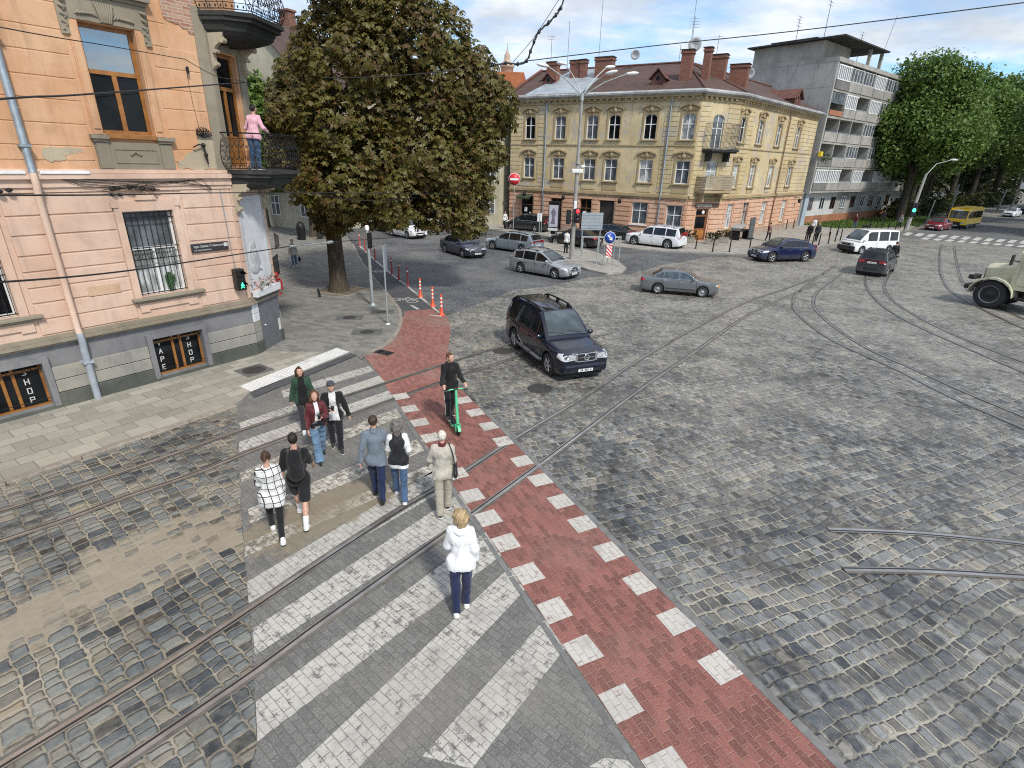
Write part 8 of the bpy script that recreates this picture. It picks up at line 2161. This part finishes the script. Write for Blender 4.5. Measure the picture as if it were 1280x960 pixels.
def far(label,p,hd_,H,topm,botm,hairc='dark',fem=False,z=.12,legs=((16,8),(-14,14)),arms=((-12,10,16),(14,10,20)),style='short',vox=.02,extras=None):
 return person(label,p,hd_,H*.94,legs=legs,arms=arms,fem=fem,vox=vox,z=z,top=dict(mat=topm,loose=.03,hem=-.05,name='jacket'),bottom=dict(mat=botm,loose=.014),shoes=SH['black'],hair=(style,hairc),extras=extras,group='people far across the junction')
far('person in a white top standing by the nose of the black people carrier',G(631,287),(.3,-1),1.72,CL['tee'],CL['black'],style='pony',fem=True,legs=((4,2),(-3,3)))
far('person in a white jacket and black trousers standing behind the lamp post on the island',G(712,319.5)+Vector((-.25,.4,0)),(.6,.8),1.74,CL['white'],CL['black'],legs=((3,2),(-4,4)))
def rucks(t,s,J,pel,chest,nk,hd,up,new,out,hp_):
 place_held(t,lambda e:out('bag_body',new().cap(chest+[0,-.2,.1],chest+[0,-.2,-.18],.10,.12,k=.02),CL['wine'],e),'backpack','small dark red backpack on the person in tan','backpack')
far('person in a tan jacket with a backpack walking along the yellow building',G(959,303),(.75,.6),1.74,CL['tan'],CL['black'],extras=rucks)
far('man in black, left one of the pair by the bollards',G(1009,304),(-.5,-.85),1.80,CL['black'],CL['black'])
far('man in black, right one of the pair by the bollards',G(1019,303.5),(-.4,-.9),1.78,CL['charcoal'],CL['black'])
far('woman in pale clothes walking behind the pair in black',G(1015,293),(-.4,-.9),1.70,CL['tee'],CL['beige'],'brown',True,style='long')
far('person in red and white with a dog on the lawn edge before the apartment block',G(1067,287),(-.7,-.6),1.75,CL['wine'],CL['jean'],style='cap')
far('person in dark red sitting back under the trees by the avenue',G(1098,281)+Vector((1,1,0)),(-.4,-.9),1.72,CL['charcoal'],CL['charcoal'])
far('person waiting beside the green traffic light under the trees',G(1123,287),(-.7,-.7),1.72,CL['grey'],CL['black'])
far('person in black stepping along beside the dark grey car',G(1114,331),(.4,.9),1.76,CL['black'],CL['black'],z=0,vox=.016)
t=thing('dog','small dark dog on the pavement by the person in red and white','dog',(*(G(1074,287.5)+Vector((.6,-.1,0)))[:2],.12),R(-20))
Dg=SDF((-.6,-.25,0),(.65,.25,.62),.016)
Dg.cap((-.24,0,.34),(.2,0,.36),.10,.125,k=.04).cap((.2,0,.40),(.36,0,.52),.07,.06,k=.05).ell((.40,0,.54),(.09,.065,.065),k=.03).cap((.42,0,.53),(.52,0,.50),.04,.028,k=.03).cap((-.3,0,.38),(-.46,0,.50),.03,.014,k=.03)
for sd in(-1,1):
 Dg.cap((.2,sd*.07,.30),(.19,sd*.07,.15),.045,.03,k=.03).cap((.19,sd*.07,.15),(.20,sd*.07,.02),.028,.024,k=.01).cap((.20,sd*.07,.02),(.25,sd*.07,.02),.025,.02,k=.01)
 Dg.cap((-.22,sd*.07,.32),(-.16,sd*.075,.20),.065,.04,k=.03).cap((-.16,sd*.075,.20),(-.27,sd*.075,.12),.035,.025,k=.02).cap((-.27,sd*.075,.12),(-.25,sd*.075,.02),.025,.022,k=.01).cap((-.25,sd*.075,.02),(-.2,sd*.075,.02),.024,.02,k=.01)
 Dg.cap((.37,sd*.055,.58),(.34,sd*.075,.52),.022,.014,k=.02)
V,F=Dg.mesh();fast_mesh('body',V,F,CL['black'],t,smooth=True)
M_GALV=pm('galvanised_steel',(.40,.43,.42),.5,.45,var=.2,scale=5)
M_CONC=pm('concrete_pole',(.31,.30,.28),.85,var=.2,scale=4,bump=.2)
M_ORANGE=pm('orange_plastic',(.78,.10,.035),.5,var=.15,scale=12)
M_REDP=pm('faded_red_plastic',(.42,.045,.035),.55,var=.2,scale=12)
M_REFL=pm('reflective_white',(.80,.80,.78),.4,var=.05)
M_SIGNRED=pm('sign_red',(.62,.025,.03),.4,var=.06);M_SIGNBLUE=pm('sign_blue',(.015,.07,.36),.4,var=.06)
M_BACK=pm('sign_back_grey',(.30,.34,.37),.55,.2,var=.15)
def flexpost(p,big,label,grp):
 t=thing('flexible_post',label,'bollard',(p.x,p.y,.012),0,grp)
 m=MB()
 if big:m.lathe([(.13,0),(.13,.03),(.085,.05),(.07,.16),(.045,.24),(.042,.84),(.03,.87),(.001,.875)],14)
 else:m.lathe([(.09,0),(.09,.03),(.045,.06),(.04,.88),(.03,.92),(.001,.925)],10)
 m.build('post',M_ORANGE if big else M_REDP,t)
 m=MB()
 for z in((.36,.52,.68)if big else(.60,.74)):m.lathe([(.0455 if big else.0415,z),(.0445 if big else.041,z+.075)],14 if big else 10,cap=False)
 m.build('reflective_bands',M_REFL,t);return t
for p,lb in(((552,394),'orange flexible post nearest the camera, at the tip of the red paving'),((541,383),'middle one of the three bright orange posts'),((525.5,371),'orange post with the largest gap to the thin red posts behind it')):flexpost(G(*p),True,lb,'orange flexible posts')
reds=[(510,358),(499,350),(490,343),(469,325.5),(463,319.5),(456.5,313.5),(450,307.5)]
wh=['nearest of the thin red posts along the cycle lane','second nearest thin red post along the cycle lane','thin red post just behind the sign pole','thin red post right of the lamp mast','thin red post seen just past the lamp mast','thin red post next to last in the row under the leaves','thin red post at the far end of the row']
for p,lb in zip(reds,wh):flexpost(G(*p),False,lb,'thin red posts along the cycle lane')
def mast(name,label,p,top_px,r=.06,cat='pole',mat=M_GALV,base=True,z=.03):
 d=math.hypot(p.x,p.y);tp=D(*top_px,d);h=tp.z
 t=thing(name,label,cat,(p.x,p.y,z));m=MB();m.tube([(0,0,0),(0,0,h*.5),(0,0,h)],[r,r*.95,r*.85],10);m.build('shaft',mat,t)
 if base:
  m=MB();m.box(-.17,.17,-.17,.17,0,.03,bv=.008);m.lathe([(r*1.7,.03),(r*1.5,.10),(r*1.05,.13)],10);m.build('base_plate',mat,t)
 return t,h
t,h=mast('signal_mast','thicker grey mast with a small black signal head beside the chestnut',G(466,383),(459,288),.075)
m=MB();m.box(-.0,.16,-.1,.1,h-.75,h-.12,bv=.02);m.build('signal_head',M_BLACK,t)
m=MB();m.lathe([(.09,h-.02),(.09,h+.14),(.05,h+.18)],10);m.build('cap',M_WHITEMET,t)
p=G(485,406);t,h=mast('sign_pole','thin grey pole with a narrow upright sign seen edge-on',p,(479,310),.035,base=False)
m=MB();m.lathe([(.10,0),(.10,.02),(.05,.03)],12);m.build('foot',M_WHITEMET,t)
m=MB();m.box(-.02,.02,-.04,.42,h-.95,h+.05,bv=.006);m.build('sign_panel',M_BACK,t)
p=G(714,326);t=thing('street_lamp','tall concrete lamp post with five white lamp heads on the traffic island','street lamp',(p.x,p.y,.12));hL=D(733.6,119,math.hypot(p.x,p.y)).z-.12
m=MB();m.tube([(0,0,-.1),(0,0,hL*.5),(0,0,hL)],[.16,.12,.075],12);m.build('post',M_CONC,t)
m=MB();m.tube([(0,0,5.9),(0,0,5.95)],.19,12);m.tube([(0,0,hL-.3),(0,0,hL+.1)],.11,10);m.build('collar',M_GALV,t)
for k,(x,y,z)in enumerate(((-2.15,-.4,1.40),(-1.05,.8,1.72),(1.45,.9,1.62),(1.25,-.7,1.06),(2.55,-.1,1.16))):
 m=MB();e=Vector((x,y,hL+z));m.tube([(0,0,hL-.05),e*.5+Vector((0,0,(hL)*.5+.12)),e],.032,7);am=m.build('arm',M_GALV,t)
 d=Vector((x,y,.25)).normalized();M_=Matrix.Translation(e+d*.3)@d.to_track_quat('X','Z').to_matrix().to_4x4()
 m=MB(M_);m.ell((0,0,0),(.40,.15,.10));m.build('lamp_head',M_WHITEMET,am)
m=MB();m.box(-.35,.35,-.2,.2,5.35,5.6,bv=.04);m.ell((.35,0,5.75),(.16,.12,.1));m.build('camera_box',M_WHITEMET,t)
m=MB();m.box(-.1,.1,-.3,-.16,3.2,3.7,bv=.03);m.build('junction_box',M_WHITEMET,t)
t=thing('traffic_light','black traffic light showing red, fixed to the lamp post','traffic light',(p.x,p.y,.12))
m=MB();m.box(-.52,-.22,-.26,.02,2.25,3.15,bv=.03);m.box(.0,.36,-.34,-.06,2.35,3.25,bv=.03);m.tube([(-.3,-.1,2.5),(.1,-.1,2.5)],.03,6);m.build('housing',pm('signal_black',(.012,.012,.012),.45),t)
for i,(z,mm_)in enumerate(((3.08,emis('red_signal',(1.0,.02,.03),2.2)),(2.80,pm('unlit_lens',(.02,.012,.012),.25)),(2.52,pm('unlit_lens',(.02,.012,.012),.25)))):
 m=MB();m.lathe([(.12,-.345),(.11,-.36),(.001,-.37)],16,ax='y',M=Matrix.Translation((.18,0,z)));m.build('lens',mm_,t)
m=MB();m.box(-1.1,-.1,-.08,.0,1.75,1.82);m.box(-1.1,-1.05,-.08,0,1.35,1.8);m.build('bracket',M_BLACK,t)
p=G(641,290)+Vector((0,-6.0,0));tp=D(643,224,math.hypot(p.x,p.y));t=thing('no_entry_sign','round red no-entry sign with a white bar at the edge of the chestnut leaves','sign',(tp.x,tp.y,.0))
m=MB();m.tube([(0,.05,0),(0,.05,tp.z+.45)],.035,8);m.build('pole',M_GALV,t)
def disc(t,z,r,mat,y,nm,n=28):
 m=MB();m.lathe([(r,y),(r,y-.012),(.001,y-.013)],n,ax='y',M=Matrix.Translation((0,0,z)),cap=False);return m.build(nm,mat,t)
disc(t,tp.z,.47,M_REFL,0,'rim');disc(t,tp.z,.44,M_SIGNRED,-.014,'disc');m=MB();m.box(-.33,.33,-.036,-.029,tp.z-.08,tp.z+.08);m.build('white_bar',M_REFL,t)
p=G(759,335);t=thing('arrow_sign','blue round arrow sign over a red and white striped panel on the island tip','sign',(p.x,p.y,.12),R(8));tp=D(763,297,math.hypot(p.x,p.y));zc=tp.z-.12
m=MB();m.tube([(0,.06,0),(0,.06,zc+.4)],.035,8);m.tube([(-.28,.06,0),(-.28,.06,zc-.5)],.02,6);m.tube([(.36,.1,0),(.36,.1,zc+.1)],.025,6);m.build('pole',M_GALV,t)
disc(t,zc,.36,M_REFL,0,'rim');disc(t,zc,.335,M_SIGNBLUE,-.014,'disc')
m=MB(Matrix.Translation((0,-.031,zc))@Matrix.Rotation(R(45),4,'Y'));m.box(-.22,.08,-.004,.004,-.04,.04);m.prism_y([(.05,-.13),(.24,0),(.05,.13)],-.004,.004);m.build('white_arrow',M_REFL,t)
m=MB();m.box(-.16,.2,-.012,0,zc-1.22,zc-.42,bv=.004);pnl=m.build('striped_panel',M_REFL,t)
m=MB();W0,W1,Z0,Z1=-.16,.2,zc-1.22,zc-.42
for k in range(-1,5):
 a_=Z0+k*.22;q=[(W0,a_+.36),(W0,a_+.47),(W1,a_+.11),(W1,a_)]
 q=[(x,min(Z1,max(Z0,z)))for x,z in q]
 if abs(q[0][1]-q[1][1])+abs(q[2][1]-q[3][1])>.02:m.add([(x,-.0145,z)for x,z in q],[(0,1,2,3)])
m.build('red_stripes',M_SIGNRED,pnl)
m=MB();m.box(-1.75,.75,.06,.12,zc-.02,zc+.06);m.box(-1.72,-1.66,.06,.12,-.1,zc);m.box(-.72,-.66,.07,.11,-.1,zc-.04);m.box(.70,.75,.06,.12,-.1,zc);m.build('frame',M_GALV,t)
p=G(750,318)+Vector((-.6,.6,0));t=thing('information_board','grey back of an information board on legs left of the blue arrow sign','sign',(p.x,p.y,.1),R(10));tp=D(750,268,math.hypot(p.x,p.y));bt=D(750,290,math.hypot(p.x,p.y))
m=MB();m.box(-.88,.72,-.03,.03,bt.z,tp.z,bv=.01);m.build('board',M_BACK,t);m=MB()
for z in np.linspace(bt.z+.15,tp.z-.15,5):m.box(-.86,.70,-.05,-.031,z-.02,z+.02)
m.build('ribs',M_GALV,t)
for x in(-.75,.60):m=MB();m.tube([(x,.05,0),(x,.05,tp.z)],.04,7);m.build('leg',M_GALV,t)
p=G(673,308);t=thing('narrow_sign','narrow white sign seen edge-on behind the two silver estate cars','sign',(p.x,p.y,.12));m=MB();m.tube([(0,0,0),(0,0,2.4)],.035,7);m.tube([(.16,.1,0),(.16,.1,2.2)],.03,7);m.build('pole',M_GALV,t);m=MB();m.box(-.18,.18,-.02,.02,1.75,2.35,bv=.01);m.build('plate',M_WHITEMET,t)
p=G(691,298,.12);t=thing('advertising_pillar','narrow black advertising stand with a pale poster by the yellow building','advertising stand',(p.x,p.y,.12),R(-25));m=MB();m.box(-.48,.48,-.12,.12,.6,3.0,bv=.03);m.box(-.2,.2,-.08,.08,0,.6);m.build('case',M_BLACK,t)
m=MB();m.box(-.40,.40,-.135,-.121,.95,2.7);ps=m.build('poster',pm('poster_lilac',(.55,.53,.60),.5,var=.2,scale=2),t);m=MB();m.prism_y([(-.2,1.2),(.18,1.2),(.10,1.7),(.22,2.1),(.0,2.5),(-.22,2.15),(-.08,1.7)],-.142,-.137);m.build('poster_figure',pm('poster_grey',(.2,.19,.24),.5),ps)
m=MB();m.box(-.44,.44,-.14,-.121,.64,.86);m.build('white_strip',M_WHITEMET,t)
def bollard(p,lb,grp='black bollards along the far kerb',z=.12,h=1.0):
 t=thing('bollard',lb,'bollard',(p.x,p.y,z),0,grp);m=MB();m.lathe([(.055,0),(.05,.1),(.045,h-.12),(.052,h-.10),(.045,h),(.001,h+.02)],8);m.build('post',M_BLACK,t)
 m=MB();m.lathe([(.075,0),(.075,.05),(.056,.07)],8);m.build('collar',M_BLACK,t)
bl_px=[(869.5,311),(890.5,315),(911.5,315),(936,315),(1005.5,303.5),(1015,307),(1023,306.5),(1035,304.5),(1043.5,302),(1050,300.5)]
bl_lb=['black bollard right behind the white seven-seat SUV','black bollard in front of the street door planter','black bollard left of the blue coupe SUV, third from the white SUV','black bollard at the nose of the blue coupe SUV','black bollard at the tail of the blue coupe SUV','black bollard second behind the tail of the blue coupe SUV','black bollard third behind the tail of the blue coupe SUV','black bollard halfway between the blue SUV and the white van','black bollard second nearest the bonnet of the white van','black bollard nearest the bonnet of the white van']
for q,lb in zip(bl_px,bl_lb):bollard(G(q[0],q[1],.12),lb)
more=[((1036,296),'bollard behind the kerb row, left of the van'),((1046,295),'bollard behind the kerb row nearest the van'),((982,288),'bollard by the entrance of the apartment block, left'),((991,287),'bollard by the entrance of the apartment block, right'),((1086,290.5),'bollard over the white van roof, first from the left'),((1094,289.5),'bollard over the white van roof, second from the left'),((1101,289),'bollard over the white van roof, third from the left'),((1109,289.5),'bollard over the white van roof, fourth from the left'),((1118,290),'bollard at the avenue corner, left of the zebra'),((1129,290.5),'bollard at the avenue corner, right beside the zebra')]
for q,lb in more:bollard(G(*q),lb,'black bollards by the apartment block')
r=random.Random(4)
def planter(p,lb,w=1.0):
 t=thing('planter',lb,'planter',(p.x,p.y,.12),R(-20));m=MB();m.box(-w/2,w/2,-.25,.25,0,.45,bv=.03);m.build('tub',pm('planter_stone',(.30,.27,.22),.85,var=.25,scale=10),t);m=MB()
 for k in range(int(160*w)):
  c=Vector((r.uniform(-w*.55,w*.55),r.uniform(-.35,.35),.42+r.random()*.55));s_=r.uniform(.05,.11);e1=Vector((r.uniform(-1,1),r.uniform(-1,1),r.uniform(-1,1)))*s_;e2=Vector((r.uniform(-1,1),r.uniform(-1,1),r.uniform(-1,1)))*s_;m.add([c-e1,c-e2,c+e1,c+e2],[(0,1,2,3)])
 m.build('shrub',L_DARK,t)
planter(G(862,303,.12),'stone planter with a shrub left of the brown street door',.8);planter(G(889,305,.12),'stone planter with a shrub right of the brown street door');planter(G(902,303,.12),'stone planter under the first window right of the rounded corner')
t=thing('market_stand','low covered cart by the right front of the yellow building','cart',(*G(925,299,.12)[:2],.12),R(46));m=MB();m.box(-1.2,1.3,-.4,.4,.75,.82,bv=.01);m.build('table_top',M_BLACK,t)
for x in(-1.1,1.2):m=MB();m.box(x-.04,x+.04,-.35,.35,0,.75);m.build('leg',M_BLACK,t)
m=MB();m.add([(-1.3,-.5,1.05),(0,-.5,1.32),(0,.5,1.32),(-1.3,.5,1.05)],[(0,1,2,3)]);m.add([(0,-.5,1.32),(1.4,-.5,1.12),(1.4,.5,1.12),(0,.5,1.32)],[(0,1,2,3)]);m.add([(-1.3,-.5,1.05),(-1.3,.5,1.05),(-1.2,.4,.83),(-1.2,-.4,.83)],[(0,1,2,3)]);m.build('grey_cover',pm('grey_tarp',(.33,.33,.32),.7,var=.2),t)
t=thing('menu_board','dark upright board between the two windows of the yellow building','board',(*G(937,299,.12)[:2],.12),R(46));m=MB();m.box(-.5,.5,-.06,.06,.1,1.9,bv=.02);m.build('panel',pm('slate_board',(.09,.10,.10),.6,var=.3),t)
for x in(-.4,.4):m=MB();m.box(x-.03,x+.03,-.2,.2,0,.1);m.build('foot',M_BLACK,t)
p=G(349,370);t=thing('hydrant','bright red standpipe by the edge of the corner building','hydrant',(p.x-.1,p.y+.2,.03));m=MB();m.lathe([(.13,0),(.13,.04),(.075,.08),(.075,.85),(.12,.88),(.12,.94),(.07,1.02),(.001,1.06)],12);m.tube([(-.16,0,.72),(.16,0,.72)],.05,8);m.build('standpipe',pm('hydrant_red',(.62,.02,.018),.45,var=.15),t)
m=MB();m.tube([(.16,0,.72),(.22,0,.6),(.18,.02,.2)],.035,7);m.build('hose',pm('hydrant_red',(.62,.02,.018),.45),t)
p=G(350,352);t=thing('railing','short black railing on the pavement behind the red standpipe','railing',(p.x-.4,p.y+.3,.03),R(104));m=MB()
for k in range(9):m.tube([(k*.22,0,0),(k*.22,0,1.05)],.016,5)
for z in(.1,.95,1.05):m.tube([(0,0,z),(1.8,0,z)],.02,5)
m.build('bars',M_BLACK,t)
p=G(345,312);t=thing('railing','black stair railing on the shaded pavement further back','railing',(p.x,p.y,.03),R(104));m=MB()
for k in range(6):m.tube([(k*.3,0,0),(k*.3,0,1.1-.08*k)],.02,5)
m.tube([(0,0,1.1),(1.5,0,.7)],.025,5);m.build('bars',M_BLACK,t)
p=G(377.5,300);t=thing('litter_bin','dark round-topped litter bin on the shaded pavement beside the second tree','bin',(p.x,p.y,.03));m=MB();m.lathe([(.30,0),(.34,.9),(.33,1.0),(.25,1.22),(.12,1.32),(.001,1.35)],14);m.build('drum',M_BLACK,t);m=MB();m.lathe([(.36,.88),(.36,.96)],14,cap=False);m.build('rim',M_TRIM,t)
p=G(407,300);t=thing('moped','dark parked moped at the foot of the second tree','moped',(p.x,p.y+.5,.03),R(20));m=MB();m.tube([(-.5,0,.55),(.1,0,.5),(.35,0,.35),(.6,0,.95)],[.16,.15,.10,.06],8);m.box(-.75,.0,-.14,.14,.65,.78,bv=.05);m.build('body',M_BLACK,t)
for x in(-.55,.62):m=MB();m.lathe([(.2,-.05),(.27,-.05),(.28,0),(.27,.05),(.2,.05)],16,ax='y',M=Matrix.Translation((x,0,.28)));m.build('wheel',M_TYRE,t)
m=MB();m.tube([(.6,-.3,1.0),(.6,.3,1.0)],.025,6);m.build('handlebar',M_TRIM,t)
p=G(399,368);t=thing('steel_bar','short dark steel bar lying on the pavement left of the chestnut','bar',(p.x,p.y,.03),R(112));m=MB();m.box(-.75,.75,-.05,.05,0,.09,bv=.01);m.build('bar',M_BLACK,t)
def lean_pole(name,lb,base,top,r0,r1,mat,cat='pole'):
 b=G(*base);tp=D(*top,math.hypot(b.x,b.y));t=thing(name,lb,cat,(b.x,b.y,0));d=tp-b;m=MB();m.tube([(0,0,0),tuple(d*.5),tuple(d)],[r0,(r0+r1)/2,r1],9);m.build('pole',mat,t);return t,d
t,d=lean_pole('tram_pole','leaning concrete tram pole with a curved lamp arm before the green avenue tree',(1132,287),(1158,217),.22,.13,M_CONC)
m=MB();m.tube([tuple(d*.97),tuple(d+Vector((1.2,.6,1.0))),tuple(d+Vector((3.4,1.4,1.5)))],.045,6);am=m.build('arm',M_GALV,t);m=MB(Matrix.Translation(d+Vector((3.7,1.5,1.5))));m.ell((0,0,0),(.5,.2,.12));m.build('lamp_head',M_WHITEMET,am)
t,d=lean_pole('signal_pole','white signal pole with a green light at the avenue corner',(1133.5,287),(1143,262),.13,.11,M_WHITEMET,'traffic light')
m=MB();m.box(d.x-.55,d.x+.1,d.y-.35,d.y+.1,d.z-.75,d.z+.75,bv=.05);hd_=m.build('housing',M_BLACK,t);m=MB();m.lathe([(.2,d.y-.36),(.001,d.y-.40)],14,ax='y',M=Matrix.Translation((d.x-.25,0,d.z-.05)));m.build('green_lens',emis('green_signal',(.05,1.0,.45),2.6),hd_)
lean_pole('avenue_pole','pale leaning pole behind the yellow bus',(1185,272),(1199,230),.16,.12,M_CONC)
lean_pole('avenue_pole','thin dim pole in the shade between the bus and the white car',(1246,264),(1259,236),.16,.12,M_CONC)
t,d=lean_pole('avenue_pole','pale leaning pole with a white sign above the white car',(1262,264),(1279,222),.17,.12,M_CONC);m=MB();m.box(d.x-.2,d.x+1.6,d.y-.3,d.y-.2,d.z-1.9,d.z-.8,bv=.02);m.build('white_sign',M_WHITEMET,t)
t,d=lean_pole('avenue_pole','slim grey pole between the signal pole and the red car',(1157,280),(1169,250),.09,.07,M_GALV)
M_WIRE=pm('overhead_wire',(.02,.02,.022),.5,var=.2)
def wire(lb,pts,r=.012,n=10,name='overhead_wire',extra=None):
 P=[D(*q)for q in pts];t=thing(name,lb,'wire',P[0]);m=MB();S_=smooth_pts(P,n);m.tube([p-P[0]for p in S_],r,5);m.build('cable',M_WIRE,t)
 if extra:extra(t,P)
 return t
def bundle(t,P):
 m=MB();rr_=random.Random(3);S_=smooth_pts(P,8)
 m.tube([p-P[0]+Vector((rr_.uniform(-.05,.05),0,rr_.uniform(-.05,.05)))for p in S_],.028,5)
 for p in S_[3::5]:m.ell(tuple(p-P[0]),(.07,.07,.09),n=7)
 m.build('second_cable',M_WIRE,t)
wire('long wire crossing the sky above the yellow building roofs',[(660,76,30),(820,57,30.5),(1000,38,32),(1290,2,33)],.022)
wire('thick double feeder cable sagging against the sky at the top centre',[(612,83,26),(632,79,26),(655,79,26),(664,62,26),(672,42,26),(690,24,26),(701,10,26),(707,-12,26)],.03,8,extra=bundle)
wire('thin stay wire beside the double feeder cable',[(641,78,26),(668,46,26),(702,-6,26)],.012)
wire('wire running from the feeder cable through the top of the chestnut',[(612,83,26),(540,91,22),(470,96,20),(405,97,19)],.014)
wire('wire crossing the upper brown window towards the balcony door',[(-30,126,9),(40,121,10),(90,119,11),(200,111,13.5),(305,103,17)],.014)
wire('thin high wire across the orange wall ending at the iron bracket',[(-30,28,9),(60,45,11),(140,58,13),(231,74,15.5)],.008)
wire('thin wire sagging from the iron bracket to the balcony pier',[(231,74,15.5),(270,95,16.5),(310,104,17.5),(345,120,30),(372,150,36)],.008)
def ins(t,P):
 m=MB();
 for k in(0,1):c=P[1].lerp(P[2],.05*k)-P[0];m.ell(tuple(c),(.05,.03,.03),n=8)
 m.build('insulator',M_BLACK,t)
wire('straight span wire at belt height in front of the pink wall and the lower balcony',[(-30,244,9.0),(140,243.5,12),(280,241,16),(410,241,20),(560,243,24)],.013,extra=ins)
wire('second span wire just under the lower balcony slab',[(330,231,16.5),(400,243,19),(480,250,22),(620,236,34)],.012)
def rod(t,P):
 m=MB();m.tube([P[2]-P[0],P[3]-P[0]],.02,8);m.tube([P[3].lerp(P[2],.1)-P[0],P[3]-P[0]],.05,8);m.tube([P[2]-P[0],P[2].lerp(P[3],.12)-P[0]],.035,8);m.build('insulator_rod',M_GALV,t)
wire('wire with a grey insulator rod stretched past the trunk of the chestnut',[(-30,355,8.6),(170,337,11.5),(362,308,17),(415,302.5,19),(560,292,26),(668,283,36)],.014,extra=rod)
SUN_EL,SUN_AZ=R(48),R(150)
w=bpy.data.worlds.new('World');scene.world=w;w.use_nodes=True
nt=w.node_tree;nt.nodes.clear()
class WN(NT):
 def __init__(s,t):s.t=t
n=WN(nt)
out_=nt.nodes.new('ShaderNodeOutputWorld');bg=nt.nodes.new('ShaderNodeBackground');nt.links.new(bg.outputs[0],out_.inputs[0])
sky=nt.nodes.new('ShaderNodeTexSky');sky.sky_type='NISHITA';sky.sun_disc=False;sky.sun_elevation=SUN_EL;sky.sun_rotation=SUN_AZ;sky.dust_density=.6;sky.ozone_density=1.6;sky.altitude=300
gdir=n.node('ShaderNodeTexCoord').outputs['Generated']
x,y,z=n.xyz(gdir)
zz=n.m2('ADD',n.m2('MAXIMUM',z,0.0),.16)
cp=n.comb(n.m2('DIVIDE',x,zz),n.m2('DIVIDE',y,zz),0.0)
a=n.noise(cp,1.15,7,.58,dist=.35);b=n.noise(n.v2('ADD',cp,(7.3,2.1,0)),.45,3,.5);c=n.noise(n.v2('MULTIPLY',cp,(1.0,2.3,1.0)),2.6,6,.6)
cov=n.m2('ADD',n.m2('MULTIPLY',a,.60),n.m2('ADD',n.m2('MULTIPLY',b,.30),n.m2('MULTIPLY',c,.22)))
mask=n.step(cov,CLOUD_LO,CLOUD_HI)
shade=n.step(n.noise(n.v2('ADD',cp,(.06,.1,0)),1.5,6,.6),.3,.72)
cl=n.mix(shade,CLOUD_A,CLOUD_B)
sk=n.mix(1.0,sky.outputs[0],(SKY_K*.58,SKY_K*.92,SKY_K*1.15),'MULTIPLY')
col=n.mix(n.m2('MULTIPLY',mask,.93),sk,cl)
n.set(bg.inputs['Color'],col);bg.inputs['Strength'].default_value=.10
sd_=bpy.data.lights.new('sun','SUN');so=bpy.data.objects.new('sun',sd_);COL.objects.link(so)
sd_.energy=SUN_E;sd_.angle=R(7);sd_.color=(1.0,.95,.87)
dirv=Vector((math.sin(SUN_AZ)*math.cos(SUN_EL),math.cos(SUN_AZ)*math.cos(SUN_EL),math.sin(SUN_EL)))
so.rotation_euler=dirv.to_track_quat('Z','Y').to_euler();so.location=(20,-30,60)
vs=scene.view_settings;vs.view_transform='Standard';vs.look='None';vs.gamma=1;vs.use_curve_mapping=False;vs.exposure=EXPO
scene.cycles.use_denoising=False;scene.cycles.filter_width=1.1
try:
 scene.cycles.denoiser='OPENIMAGEDENOISE';scene.cycles.denoising_input_passes='RGB_ALBEDO_NORMAL';scene.cycles.denoising_prefilter='ACCURATE'
except Exception:pass
scene.cycles.max_bounces=6;scene.cycles.diffuse_bounces=3;scene.cycles.glossy_bounces=3;scene.cycles.transparent_max_bounces=4
scene.cycles.use_adaptive_sampling=True;scene.cycles.adaptive_threshold=.02;scene.cycles.sample_clamp_indirect=6
